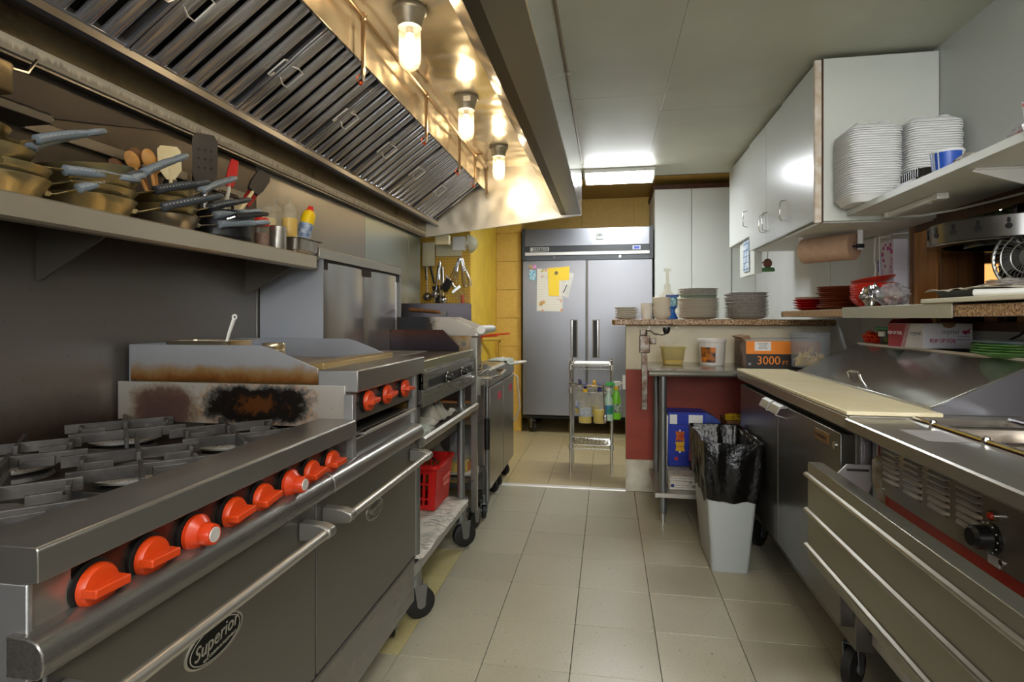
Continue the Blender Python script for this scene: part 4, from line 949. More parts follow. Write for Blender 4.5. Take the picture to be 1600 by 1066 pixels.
MB().box(.970, .974, 4.14, 4.30, 1.53, 1.80).build('calendar_sheet', mat('calendar_print', 'd8dde0', .5, col2='7d9ab8', vs=22), t)
for k in range(5): MB().box(.9685, .970, 4.145, 4.295, 1.545+.045*k, 1.55+.045*k).build('print_band', mat('calendar_blue', '4a6a94', .5), t)
t = thing('hanging_ornament', 'small green and red ornament hanging under the far wall cabinet', 'ornament', (1.15, 4.4, 1.6))
MB().sphere((1.15, 4.35, 1.60), .032, 10, sc3=(1, .8, 1.1)).build('ornament_head', mat('ornament_brown', '8a5a4a', .6), t)
MB().lathe([(.05, 1.54), (.045, 1.565), (.02, 1.57)], (1.15, 4.35, 0), 14).build('ornament_base', mat('ornament_green', '5a8a5c', .6), t)
MB().tube([(1.15, 4.35, 1.62), (1.155, 4.36, 1.70), (1.16, 4.36, 1.755)], .002, 5).tube([(1.12, 4.35, 1.61), (1.06, 4.33, 1.56)], .004, 5).build('ornament_string', WOODM, t)
# ------------------------------------------------------------------ granite bar top on the half wall and the pass-through sill
bar_ = tag(MB().prism([(.045, 3.87), (.03, 3.90), (.03, 4.42), (.06, 4.45), (1.435, 4.45), (1.435, 3.87)], 'z', 1.152, 1.19).build('granite_counter', GRAN, bev=.006), 'speckled granite bar top on the red half wall', 'counter')
sl = thing('pass_through_sill', 'granite ledge with a steel edge strip along the pass-through opening', 'counter', (1.3, 2.5, 1.2))
MB().box(1.10, 1.435, .4, 3.855, 1.205, 1.243).box(1.435, 1.60, .905, 2.715, 1.205, 1.243).build('granite_ledge', GRAN, sl, bev=.004)
MB().prism([(1.093, 1.200), (1.093, 1.249), (1.16, 1.249), (1.16, 1.2465), (1.0965, 1.2465), (1.0965, 1.200)], 'y', 2.02, 2.88).build('edge_strip', steel('steel_pale', 'b8bbb2', .4, (1.6, .08, 1.6)), sl, bev=.001)
for y in (2.1, 2.45, 2.8): MB().cyl((1.0935, y, 1.225), (1.0915, y, 1.225), .003, n=8).build('strip_screw', NICKEL, sl)
t = tag(MB().loft([rrect(1.085, 1.50, .8, 2.21, .03, z, 4) for z in (1.2505, 1.266)]).build('cream_cutting_board', mat('board_cream', 'd8d2b8', .55), bev=.003), 'long cream board lying on the pass-through ledge', 'board')
# ------------------------------------------------------------------ crockery
ORD = ['lowest', 'second', 'third', 'fourth', 'fifth', 'sixth', 'seventh', 'eighth', 'ninth', 'tenth', 'eleventh', 'twelfth', 'thirteenth', 'fourteenth', 'fifteenth', 'sixteenth', 'seventeenth', 'eighteenth', 'nineteenth', 'twentieth'] + ['twenty-'+x for x in ('first', 'second', 'third', 'fourth', 'fifth', 'sixth', 'seventh', 'eighth', 'ninth')]
def nth(k, n, base):
    if n == 1: return base
    return ('topmost ' if k == n-1 else 'bottom ' if k == 0 else '')+base if k in (0, n-1) else base+', '+(ORD[k]+' from bottom' if k <= n//2 or n-1-k > 8 else {1: 'second', 2: 'third', 3: 'fourth', 4: 'fifth', 5: 'sixth', 6: 'seventh', 7: 'eighth', 8: 'ninth'}[n-1-k]+' from top')
def stack(name, label, group, prof, n, x, y, z, pitch, m, jit=.002, sq=None, rim=None, cat='plate', top=None, tiltz=0):
    first = None
    for k in range(n):
        if first is None:
            o = MB().lathe(prof, n=32, cap0=True, cap1=False, sq=sq).build(name, m if not rim else [m, rim]); first = o
            if rim:
                me = o.data; zm = max(v.co.z for v in me.vertices); rm = max(v.co.length for v in me.vertices)
                for p in me.polygons:
                    if math.hypot(p.center.x, p.center.y) > rm*.88 and p.center.z > zm*.35: p.material_index = 1
        else: o = first.copy(); C.objects.link(o)
        o.location = (x+rnd.uniform(-jit, jit), y+rnd.uniform(-jit, jit), z+pitch*k)
        o.rotation_euler = (0, 0, rnd.uniform(0, 6))
        tag(o, nth(k, n, label), cat, group)
    return o
def plate_prof(r, h, t_=.003):
    return [(r*.55, 0), (r*.60, .002), (r*.7, h*.25), (r*.97, h-.002), (r, h), (r*.985, h+.0015), (r*.7, h*.25+t_), (r*.58, t_+.001), (.001, t_+.001)]
def bowl_prof(r, h): return [(r*.5, 0), (r*.55, .003), (r*.8, h*.4), (r*.96, h*.85), (r, h), (r*.98, h+.001), (r*.92, h*.85), (r*.74, h*.4), (r*.45, .006), (.001, .005)]
CH = mat('china_white', 'f0eadd', .25); CHG = mat('china_rim_dark', '77747e', .3, col2='d8d6da', vs=60); CHM = mat('china_green', 'b4c4b0', .25)
CR = mat('china_red', 'b81a14', .22); CRB = mat('plate_brown', '8a4428', .4); CRW = mat('china_cream', 'e8dfcc', .25)
Z1 = 1.191
stack('saucer', 'small cream saucer at the left end of the granite bar', 'saucers at the left end', plate_prof(.082, .014), 6, .125, 3.97, Z1, .0135, CH, .004)
cupp = [(.026, 0), (.03, .002), (.036, .03), (.040, .06), (.042, .062), (.038, .06), (.028, .01), (.001, .008)]
for k in range(3): stack('cup', nth(k, 3, 'white cup in the nested stack beside the saucers'), 'nested white cups', cupp, 1, .262, 3.97, Z1+.024*k, .0, CH, .001, cat='cup')
stack('soup_bowl', 'cream bowl in the tall bowl stack on the bar', 'cream bowls', bowl_prof(.062, .034), 9, .362, 3.97, Z1, .0145, CRW, .003, cat='bowl', top=None)
stack('dinner_plate', 'plain white dinner plate in the widest stack on the bar', 'plain white plates', plate_prof(.143, .018), 13, .62, 4.08, Z1, .0105, CH, .002)
stack('green_dinner_plate', 'pale green plate above the plain white ones', 'pale green plates', plate_prof(.130, .018), 2, .62, 4.08, Z1+.1365, .0105, CHM, .001)
stack('rimmed_dinner_plate', 'dark rimmed plate crowning the plain white stack', 'dark rimmed plates on the white stack', plate_prof(.138, .018), 4, .62, 4.08, Z1+.158, .012, CH, .003, rim=CHG)
stack('ribbed_plate', 'wavy dark rimmed white plate in the middle stack', 'wavy rimmed plates', plate_prof(.142, .018), 16, .935, 4.06, Z1, .0108, CH, .006, rim=CHG)
stack('red_plate', 'red plate in the low stack on the ledge', 'red plates', plate_prof(.125, .020), 4, 1.262, 3.72, 1.244, .0155, CR, .005)
stack('cream_plate', 'cream plate lying on the red plates', 'cream plates on the red ones', plate_prof(.118, .014), 2, 1.262, 3.72, 1.306, .008, CRW, .004)
stack('brown_platter', 'oval brown platter in the stack on the ledge', 'brown platters', plate_prof(.135, .020), 11, 1.285, 3.33, 1.244, .0105, CRB, .002, sq=(.95, 1.1))
stack('red_bowl', 'bright red bowl in the nested stack', 'red bowls', bowl_prof(.10, .045), 7, 1.255, 2.94, 1.250, .0115, mat('bowl_red', 'd02a1c', .2), .003, cat='bowl')
o = stack('red_dish', 'red dish tipped over the cream dish on the stack of red bowls', None, plate_prof(.096, .02), 1, 1.26, 2.945, 1.368, 0, mat('bowl_red', 'd02a1c', .2)); o.rotation_euler = (R(-5), R(-7), 0)
o = stack('cream_dish', 'cream dish lying in the top red bowl', None, plate_prof(.097, .018), 1, 1.255, 2.94, 1.345, 0, CRW); o.rotation_euler = (R(6), R(-4), 0)
# squeeze dispenser and blue pump behind the plates
t = thing('pump_dispenser', 'cloudy plastic pump dispenser standing behind the white plates', 'dispenser', (.45, 4.25, Z1))
MB().lathe([(.06, 0), (.065, .01), (.065, .12), (.055, .17), (.025, .21), (.022, .25), (.018, .26), (.012, .265), (.012, .35), (.026, .355), (.026, .37), (.012, .372)], (.43, 4.25, Z1), 24).build('dispenser_body', CLOUD, t)
t = thing('blue_bottle', 'blue labelled spray bottle between the bowls and the white plates', 'bottle', (.45, 4.1, Z1))
MB().lathe([(.038, 0), (.04, .01), (.02, .05), (.02, .07), (.038, .09), (.038, .13), (.03, .16)], (.455, 4.16, Z1), 20).build('bottle_body', mat('bottle_blue', '2a6ac0', .25), t)
MB().lathe([(.037, .09), (.0395, .1), (.0395, .15), (.037, .155)], (.455, 4.16, Z1), 20).build('bottle_label', mat('label_pale', 'b8d0dc', .4, col2='2a8a9a', vs=50), t)
MB().box(.41, .50, 4.14, 4.17, Z1+.16, Z1+.176).build('bottle_trigger', mat('navy_plastic', '26408c', .3), t, bev=.003)
# bagged herbs on the ledge
def crumple(b, c, r, seed, sc3=(1, 1, 1), n=16, amp=.35):
    prof = [(math.sin(math.pi*i/n), -math.cos(math.pi*i/n)) for i in range(n+1)]
    vs = []
    for (a, z) in prof:
        for k in range(n*2):
            th = math.pi*k/n; v = Vector((math.cos(th)*a, math.sin(th)*a, z))
            q = 1+amp*noise.noise(v*2.2+Vector((seed, 0, 0)))+amp*.5*noise.noise(v*6+Vector((0, seed, 0)))
            vs.append((c[0]+v.x*q*r*sc3[0], c[1]+v.y*q*r*sc3[1], c[2]+v.z*q*r*sc3[2]))
    m = n*2
    return b.add(vs, [(i*m+k, i*m+(k+1) % m, (i+1)*m+(k+1) % m, (i+1)*m+k) for i in range(n) for k in range(m)])
t = thing('plastic_bag', 'clear plastic bag of vegetables on the steel edged ledge', 'bag', (1.22, 2.7, 1.25))
crumple(MB(), (1.21, 2.66, 1.30), .055, 3, (1, 1.6, .85)).build('bag_film', glassy('bag_film', 'e4e2e6', .35, .12), t, smooth=20)
for k in range(9): crumple(MB(), (1.19+rnd.uniform(-.03, .03), 2.66+rnd.uniform(-.07, .06), 1.28+rnd.uniform(-.005, .02)), .016, k, n=6).build('vegetable_piece', mat(['veg_orange', 'veg_red', 'veg_green', 'veg_pale'][k % 4], ['c8602a', 'b83a24', '5c6a3a', 'c8b898'][k % 4], .5), t)
t = thing('foil_ball', 'crumpled foil bundle leaning on the red bowls', 'foil', (1.2, 2.78, 1.25))
crumple(MB(), (1.19, 2.79, 1.30), .048, 8, (.9, .9, 1.0), 18, .5).build('foil', mat('foil', 'd8d8dc', .18, 1), t, smooth=10)
# ------------------------------------------------------------------ kraft towel roll, glove boxes
t = thing('kraft_towel_roll', 'brown kraft paper towel roll on a rod under the wall cabinet', 'paper towel', (1.11, 3.05, 1.55))
c = Vector((1.12, 3.12, 1.556)); dr = Vector((.66, -.75, 0)).normalized()
Mr = Matrix.Translation(c) @ Matrix((dr.cross(Vector((0, 0, 1))), Vector((0, 0, 1)), dr)).transposed().to_4x4()
MB().lathe([(.02, -.128), (.066, -.128), (.0665, .128), (.02, .128), (.02, -.128)], n=40, cap0=False, cap1=False).xf(Mr).build('roll', mat('kraft', 'b8977c', .8, col2='ae8d72', vs=30), t)
MB().cyl((0, 0, -.15), (0, 0, .155), .005).xf(Mr).build('rod', mat('rod_dark', '4a3f6a', .4, .5), t)
pe = c+dr*.155; pe2 = c-dr*.15
for p_, h in ((pe, .085), (pe2, .085)): MB().box(p_.x-.012, p_.x+.012, p_.y-.003, p_.y+.003, p_.z-.02, p_.z+.082).build('hanger_strap', WHITE, t, bev=.001)
MB().box(pe.x-.018, pe.x+.015, pe.y-.012, pe.y+.006, pe.z-.012, pe.z+.008).build('clip', BLACK, t, bev=.002)
gl = thing('glove_box', 'white glove carton with purple hexagons in a wall rack by the wooden frame', 'box', (1.40, 3.05, 1.35))
MB().box(1.37, 1.433, 3.0, 3.13, 1.352, 1.585).build('carton', mat('carton_white', 'd8d4dc', .5), gl, bev=.002)
PUR = mat('print_purple', 'b03a8c', .5)
for k, (y, z, r_) in enumerate(((3.03, 1.56, .010), (3.055, 1.545, .012), (3.03, 1.54, .009), (3.02, 1.525, .012), (3.08, 1.565, .008), (3.10, 1.55, .011), (3.11, 1.52, .013), (3.10, 1.49, .011), (3.085, 1.46, .008))):
    MB().cyl((1.3685, y, z), (1.37, y, z), r_, n=6).build('hexagon', PUR, gl)
MB().cyl((1.3685, 3.05, 1.375), (1.37, 3.05, 1.375), .012, n=6).build('blue_mark', mat('print_blue', '1a7ac0', .5), gl)
text('Nitrile Gloves', .020, (1.3684, 3.02, 1.44), '-x', PUR, gl, tilt=90)
text('100 Count', .009, (1.3684, 3.038, 1.44), '-x', PUR, gl, tilt=90)
text('Powder Free', .012, (1.3684, 3.105, 1.41), '-x', PUR, gl, tilt=90)
t = thing('wire_rack', 'white wire rack holding the glove carton on the wall', 'rack', (1.37, 3.1, 1.35))
b = MB()
b.tube([(1.43, 3.16, 1.61), (1.36, 3.16, 1.615), (1.355, 3.0, 1.60)], .003, 6).tube([(1.43, 2.99, 1.61), (1.36, 2.99, 1.61)], .003, 6)
b.tube([(1.36, 3.165, 1.615), (1.355, 3.165, 1.50), (1.35, 3.14, 1.45), (1.355, 3.165, 1.40), (1.355, 3.165, 1.33), (1.43, 3.165, 1.33)], .0035, 6)
b.tube([(1.355, 3.11, 1.61), (1.35, 3.10, 1.56), (1.345, 3.085, 1.50), (1.352, 3.10, 1.42), (1.355, 3.13, 1.35), (1.43, 3.13, 1.335)], .0035, 6)
b.tube([(1.36, 3.165, 1.375), (1.36, 2.99, 1.38)], .003, 6); b.build('rack_wire', WHITE, t)
t = thing('blue_glove', 'blue glove bunch hanging in the wire rack beside the glove carton', 'glove', (1.38, 3.15, 1.45))
crumple(MB(), (1.385, 3.148, 1.46), .024, 5, (.8, .9, 2.0)).build('glove_bunch', mat('glove_blue', '2a4ac0', .5), t)
MB().box(1.38, 1.39, 3.14, 3.155, 1.505, 1.55).build('black_tab', BLACK, t)
# ------------------------------------------------------------------ right wall shelf with its load
rs = thing('white_wall_shelf', 'long white wall shelf over the pass-through', 'shelf', (1.25, 1.8, 1.66))
MB().box(1.06, 1.435, .3, 2.745, 1.658, 1.684).build('shelf_board', WHITEM, rs, bev=.001)
for y in (1.93, .9): MB().prism([(1.435, 1.658), (1.10, 1.658), (1.10, 1.650), (1.42, 1.55), (1.435, 1.55)], 'y', y, y+.006).box(1.10, 1.435, y-.014, y+.020, 1.652, 1.657).build('shelf_bracket', WHITE, rs)
t = thing('under_shelf_light', 'slim white strip lamp fixed under the white wall shelf', 'lamp', (1.2, 2.5, 1.65))
MB().box(1.185, 1.215, 2.29, 2.66, 1.638, 1.657).build('lamp_body', WHITE, t, bev=.004)
MB().box(1.19, 1.21, 2.36, 2.65, 1.634, 1.638).build('lamp_lens', mat('lens_frost', 'd0d4d4', .3), t)
MB().box(1.18, 1.22, 2.27, 2.30, 1.634, 1.657).box(1.182, 1.218, 2.645, 2.67, 1.634, 1.657).build('lamp_end', WHITE, t, bev=.002)
t = tag(MB().tube([(1.2, 2.67, 1.645), (1.24, 2.68, 1.64), (1.30, 2.60, 1.63), (1.36, 2.50, 1.63), (1.40, 2.35, 1.632), (1.41, 2.2, 1.63), (1.42, 1.9, 1.62), (1.42, 1.4, 1.60)], .0045, 6).build('lamp_cord', WHITE), 'white cord sagging below the wall shelf', 'cord')
FOAM = mat('foam_white', 'dfe0e0', .6)
def foam_stack(x0, y0, n, label, group, z=1.686, toplab=None):
    W, D = .205, .205
    def rr2(i, z_): return rrect(x0+i, x0+W-i, y0+i, y0+D-i, .035, z_, 5)
    pb = MB().loft([rr2(.022, 0), rr2(.020, .004), rr2(.004, .030), rr2(0, .031), rr2(0, .036), rr2(.005, .036), rr2(.024, .006)], cap0=True, cap1=True)
    pb.v = [(v[0]-x0, v[1]-y0, v[2]) for v in pb.v]
    f = None
    for k in range(n):
        if f is None: o = f = pb.build('foam_container', FOAM)
        else: o = f.copy(); C.objects.link(o)
        o.location = (x0+rnd.uniform(-.002, .002), y0+rnd.uniform(-.002, .002), z+.0098*k)
        tag(o, nth(k, n, label), 'takeout box', group)
    lid = thing('foam_clamshell', toplab, 'takeout box', (x0, y0, z+.0098*n+.028))
    zt = z+.0098*n+.028
    b = MB().loft([rr2(.0, zt), rr2(.002, zt+.006), rr2(.018, zt+.020), rr2(.024, zt+.023)]); b.build('lid_shell', FOAM, lid)
    for dx in (.03, .115):
        MB().loft([rrect(x0+dx, x0+dx+.062, y0+.03, y0+D-.03, .02, zt+.022), rrect(x0+dx+.010, x0+dx+.052, y0+.04, y0+D-.04, .015, zt+.036)]).build('lid_bump', FOAM, lid)
foam_stack(.995, 2.53, 28, 'white foam container in the left foam stack', 'left stack of foam containers', toplab='lid of the topmost foam container on the left stack')
foam_stack(1.215, 2.52, 29, 'white foam container in the right foam stack', 'right stack of foam containers', toplab='lid of the topmost foam container on the right stack')
t = thing('black_lidded_tray', 'black ribbed plastic tub on the shelf in front of the foam boxes', 'container', (1.13, 2.28, 1.686))
MB().loft([rrect(1.075, 1.20, 2.18, 2.37, .02, z) for z in (1.686, 1.70)]).build('tub_base', BLACK, t, bev=.002)
b = MB().loft([rrect(1.085, 1.19, 2.19, 2.34, .02, 1.70), rrect(1.095, 1.18, 2.2, 2.33, .02, 1.735)])
b.build('tub_lid', mat('black_ribbed', '232120', .4), t, bev=.003)
for k in range(9): MB().box(1.083, 1.088, 2.20+.015*k, 2.206+.015*k, 1.70, 1.733).build('rib', MATS['black_ribbed'], t)
t = thing('blue_paper_tub', 'blue and white printed paper tub lying on the wall shelf', 'tub', (1.14, 2.12, 1.686))
MB().lathe([(.040, 0), (.046, .065), (.049, .07), (.048, .073), (.001, .073)], (1.125, 2.105, 1.686), 28).build('tub_body', mat('tub_white', 'd4d8dc', .35), t)
TB = mat('tub_blue', '1a4aa8', .35)
for a0, a1 in ((150, 185), (195, 208), (214, 300)):
    vs = []; ns = 10
    for i in range(ns+1):
        a = R(a0+(a1-a0)*i/ns); vs += [(1.125+math.cos(a)*.0415, 2.105+math.sin(a)*.0415, 1.692), (1.125+math.cos(a)*.0468, 2.105+math.sin(a)*.0468, 1.752)]
    MB().add(vs, [(2*i, 2*i+2, 2*i+3, 2*i+1) for i in range(ns)]).build('tub_print', TB, t)
t = tag(crumple(MB(), (1.12, 1.99, 1.70), .026, 12, (1.1, 1.8, .7)).build('wrapped_bundle', mat('wrap_grey', 'a8a49c', .5, col2='8a867c', vs=30), smooth=20), 'crumpled grey wrapped bundle beside the blue tub', 'bundle')
def check():
    m = bpy.data.materials.new('red_check'); t, b = nodes(m); p = pos(t)
    ck_ = mk(t, 'ShaderNodeTexChecker'); ck_.inputs['Scale'].default_value = 110; ck_.inputs['Color1'].default_value = lin('c8322c'); ck_.inputs['Color2'].default_value = lin('e6e2de')
    g = mk(t, 'ShaderNodeNewGeometry'); t.links.new(g.outputs['Position'], ck_.inputs['Vector']); t.links.new(ck_.outputs[0], b.inputs['Base Color']); return m
CK = check()
t = thing('checked_paper_tray', 'white food carton with a red checked rim on the wall shelf', 'carton', (1.13, 1.66, 1.686))
MB().loft([rrect(1.08, 1.20, 1.57, 1.69, .02, 1.686), rrect(1.075, 1.205, 1.565, 1.695, .02, 1.755)]).build('carton_body', FOAM, t)
MB().loft([rrect(1.0745, 1.2055, 1.5645, 1.6955, .02, 1.755), rrect(1.0735, 1.2065, 1.5635, 1.6965, .02, 1.768)]).build('carton_rim', CK, t)
t = thing('checked_paper_bag', 'clear bag of red checked paper on the wall shelf behind the carton', 'bag', (1.2, 1.8, 1.686))
crumple(MB(), (1.17, 1.80, 1.712), .03, 22, (1.1, 1.5, .95)).build('paper_bundle', CK, t, smooth=20)
crumple(MB(), (1.17, 1.80, 1.716), .036, 22, (1.1, 1.5, 1.0)).build('bag_film', MATS.get('bag_film') or glassy('bag_film2', 'e4e2e6', .3, .12), t, smooth=20)
t = thing('shelf_clip', 'white plastic clip gripping the front edge of the wall shelf', 'clip', (1.06, 1.65, 1.67))
MB().tube([(1.10, 1.63, 1.687), (1.054, 1.64, 1.690), (1.05, 1.62, 1.67), (1.07, 1.50, 1.652), (1.08, 1.45, 1.654)], .006, 8).build('clip_body', WHITE, t)
# ------------------------------------------------------------------ things on the pass-through ledge
tw = thing('ticket_wheel', 'round steel order ticket wheel with keyhole slots hanging in the pass-through', 'ticket wheel', (1.47, 2.42, 1.5))
cx, cy, cz = 1.47, 2.33, 1.520
SW = steel('steel_wheel', '6c6a67', .22, (.3, .3, .3))
MB().lathe([(.26, -.045), (.262, .026), (.256, .03), (.256, -.04), (.215, -.045), (.215, -.052), (.262, -.052), (.265, -.048)], (cx, cy, cz), 64, cap0=False, cap1=False).build('wheel_band', SW, tw)
MB().lathe([(.0005, .029), (.256, .029), (.256, .025), (.0005, .025)], (cx, cy, cz), 48, cap0=False, cap1=False).build('wheel_disc', SW, tw)
MB().lathe([(.15, -.06), (.152, -.03), (.146, -.03), (.146, -.06)], (cx, cy, cz), 48, cap0=False, cap1=False).build('inner_band', SW, tw)
MB().cyl((cx, cy, cz-.06), (cx, cy, 1.66), .012).build('spindle', SW, tw)
for k in range(20):
    a = 2*math.pi*k/20; d = Vector((math.cos(a), math.sin(a), 0)); p = Vector((cx, cy, cz))+d*.262
    MB().cyl(p+Vector((0, 0, -.012)), p+Vector((0, 0, -.012))+d*.0015, .010, n=12).cyl(p+Vector((0, 0, .012)), p+Vector((0, 0, .012))+d*.0015, .005, n=8).cyl(p+Vector((0, 0, .004)), p+Vector((0, 0, .004))+d*.0015, .0055, n=8).build('keyhole_slot', BLACKM, tw)
fn_ = thing('desk_fan', 'small silver wire cage fan standing on the pass-through ledge', 'fan', (1.40, 2.12, 1.27))
fc = Vector((1.395, 2.11, 1.40)); fd = Vector((-.80, -.6, 0)).normalized()
Mf = Matrix.Translation(fc) @ Matrix((Vector((0, 0, 1)).cross(fd), Vector((0, 0, 1)), fd)).transposed().to_4x4()
FS = mat('fan_silver', '9a9a96', .3, .8); b = MB()
for k in range(40):
    a = 2*math.pi*k/40; b.tube([(math.cos(a+ (.5 if False else 0))*.03, math.sin(a)*.03, .045), (math.cos(a+.25)*.075, math.sin(a+.25)*.075, .042), (math.cos(a+.45)*.108, math.sin(a+.45)*.108, .02), (math.cos(a+.5)*.12, math.sin(a+.5)*.12, 0)], .0014, 4)
for rr_, zz in ((.055, .044), (.085, .037), (.12, 0)): b.ring((0, 0, zz), rr_, .0025 if rr_ < .1 else .006, 40, 6)
b.xf(Mf).build('front_grille', FS, fn_)
b = MB()
for k in range(30):
    a = 2*math.pi*k/30; b.tube([(math.cos(a)*.03, math.sin(a)*.03, -.05), (math.cos(a)*.1, math.sin(a)*.1, -.04), (math.cos(a)*.12, math.sin(a)*.12, 0)], .0014, 4)
b.xf(Mf).build('rear_grille', FS, fn_)
MB().cyl((0, 0, -.10), (0, 0, -.04), .04).xf(Mf).build('motor', FS, fn_)
MB().cyl((0, 0, .038), (0, 0, .048), .032).xf(Mf).build('hub_cap', FS, fn_)
for k in range(4):
    a = math.pi*k/2; bl = MB().sheet(lambda u, v: (math.cos(a+.9*v-.4)*(.02+.08*u), math.sin(a+.9*v-.4)*(.02+.08*u), -.02+.03*v), 5, 5).xf(Mf); bl.build('blade', mat('fan_blade', '6e6e70', .4), fn_, solid=.002)
MB().cyl((fc.x+.02, fc.y+.02, 1.27), (fc.x+.02, fc.y+.02, 1.32), .012).cyl((fc.x+.02, fc.y+.02, 1.2665), (fc.x+.02, fc.y+.02, 1.275), .06).tube([tuple(Mf @ Vector((0, -.125, 0))), tuple(Mf @ Vector((0, -.10, -.07)))], .008, 8).build('fan_stand', FS, fn_)
MB().sphere((0, 0, 0), .03, 14, sc3=(.8, 1.05, .35)).xf(Mf @ Matrix.Translation((.118, .028, .02))).build('cage_clip', WHITE, fn_)
t = thing('black_tray', 'shallow black oven tray lined with cream paper on the cream board', 'tray', (1.35, 2.1, 1.267))
MB().loft([rrect(1.15, 1.42, 1.93, 2.19, .02, 1.267), rrect(1.13, 1.44, 1.91, 2.205, .02, 1.292), rrect(1.135, 1.435, 1.915, 2.2, .02, 1.293), rrect(1.16, 1.41, 1.94, 2.18, .02, 1.270)], cap1=True).build('tray_body', mat('tray_black', '1c1b1a', .4), t)
def lin_(u, v):
    x = 1.12+.33*u; y = 1.90+.33*v
    return (x, y, 1.295+.012*noise.noise((x*22, y*22, 2))+(-.02 if (u < .05 or v > .95) else 0)*0)
MB().sheet(lin_, 14, 14).build('paper_liner', mat('liner_cream', 'd8d0bc', .7), t, solid=.0012)
crumple(MB(), (1.27, 2.03, 1.308), .05, 41, (1.4, 1.5, .35), 16, .5).build('crumpled_film', glassy('film2', 'd8d4ce', .55, .2), t, smooth=15)
t = tag(MB().tube([(1.10, 1.92, 1.277), (1.34, 1.62, 1.277)], .0105, 14).build('white_roller', WHITE), 'white plastic tube lying on the cream board by the black tray', 'tube')
t = thing('clear_tub', 'clear plastic tub of white noodles at the right edge of the ledge', 'tub', (1.25, 1.62, 1.267))
MB().lathe([(.045, 0), (.055, .07), (.058, .072)], (1.24, 1.70, 1.268), 24, cap1=False).build('tub_body', CLEAR, t, solid=.0015)
crumple(MB(), (1.24, 1.70, 1.29), .03, 9, (1.3, 1.3, .6)).build('noodles', mat('noodles', 'd8d4c4', .6), t)
# dining room glimpse
lp = thing('glowing_lantern', 'orange glowing glass lantern seen through the pass-through', 'lamp', (2.2, 3.68, 1.27))
MB().lathe([(.055, 0), (.07, .02), (.085, .09), (.08, .16), (.05, .20), (.03, .215)], (2.2, 3.78, 1.36), 10).build('lantern_glass', mat('lantern_glow', (1.0, .48, .14), .4, emit=1.3), lp)
MB().lathe([(.088, .155), (.05, .205), (.03, .218)], (2.2, 3.70, 1.36), 10).build('lantern_cap', WOODM, lp)
t = tag(MB().box(1.9, 2.7, 3.3, 4.2, 0, 1.358).build('dining_counter', WOODM, bev=.005), 'brown wooden counter under the lantern in the dining room', 'counter')
t = tag(MB().tube([(1.98, 3.18, 1.1), (1.90, 3.02, 1.47)], .024, 12).build('chrome_bar', CHR), 'slanted chrome tube in the dark beyond the pass-through', 'tube')
t = tag(MB().box(2.50, 2.66, 4.4, 4.42, 1.27, 1.45).build('lit_panel', mat('lit_panel', (1.0, .88, .7), .5, emit=2.2)), 'small bright lit panel seen beside the wooden jamb', 'panel')
gr = thing('christmas_greenery', 'dark green garland with tiny white fairy lights in the dining room', 'garland', (2.6, 4.0, 1.8))
b = MB()
for k in range(1400):
    c = Vector((2.5+rnd.gauss(0, .18), 4.2+rnd.gauss(0, .10), 1.74+rnd.gauss(0, .10))); d = Vector((rnd.gauss(0, 1), rnd.gauss(0, 1), rnd.gauss(0, 1))).normalized(); s_ = d.orthogonal().normalized()*.006
    b.add([c-s_, c+s_, c+d*.06], [(0, 1, 2)])
b.build('needles', mat('garland_green', '2a4a26', .6), gr, smooth=0, kind='stuff')
for k in range(16): MB().sphere((2.46+rnd.gauss(0, .16), 4.08+rnd.gauss(0, .05), 1.72+rnd.gauss(0, .08)), .008, 6).build('fairy_light', mat('fairy', (1, .9, .7), .5, emit=30), gr)
# ------------------------------------------------------------------ pans on the wall shelf
ZS = 1.460
def make_pan(m, grip, r=.10, h=.042, tilt=22, name='frying_pan', glen=.115):
    t = thing(name, 'x', 'pan', local=True)
    MB().lathe([(.001, 0), (r*.76, 0), (r*.80, .003), (r*.97, h-.003), (r, h), (r*1.01, h+.002), (r*.985, h+.002), (r*.95, h-.003), (r*.78, .006), (.001, .004)], n=40, cap0=False).build('pan_body', m, t)
    a = R(tilt); c_, s_ = math.cos(a), math.sin(a); x0 = r*.93
    h_ = MB().prism([(-.026, .016), (-.030, .026), (-.02, .031), (.02, .031), (.030, .026), (.026, .016)], 'x', x0-.01, x0+.001)
    h_.tube([(x0+.002, 0, .024), (x0+.02, 0, .028), (x0+.02+.055*c_, 0, .028+.055*s_)], .006, 8, sq=(.45, 1.5)); hh = h_.build('handle', m if m is not PANB else CHR, t, bev=.001)
    for y in (-.02, 0, .02): MB().sphere((x0+.002, y, .024), .0052, 8, sc3=(.6, 1, 1)).build('rivet', NICKEL, hh)
    p = lambda d, dz=0: (x0+.02+d*c_-dz*s_, 0, .028+d*s_+dz*c_)
    MB().tube([p(.045), p(.05), p(.08, .002), p(.05+glen*.7, .002), p(.05+glen)], [.008, .0145, .0135, .013, .011], 12, sq=(.9, 1.2)).build('grip', grip, t)
    b = MB(); q = [Vector(p(.05+glen)), Vector(p(.05+glen+.03))]
    Mq = Matrix.Translation(q[1]-Vector((.008*c_, 0, .008*s_))) @ Matrix.Rotation(-a, 4, 'Y')
    b.ring((0, 0, 0), .0125, .0085, 18, 8).xf(Mq @ Matrix.Diagonal((1.6, 1, 1, 1))).build('grip_loop', grip, t)
    b = MB()
    for k in range(10):
        for s2 in (-1, 1): b.sphere((p(.058+.0095*k, .004)[0], s2*.0162, p(.058+.0095*k, .004)[2]), .0022, 5)
    b.build('grip_dots', mat('grip_dot', 'b8bfc4', .4), t, kind='stuff')
    return t
protos = {}
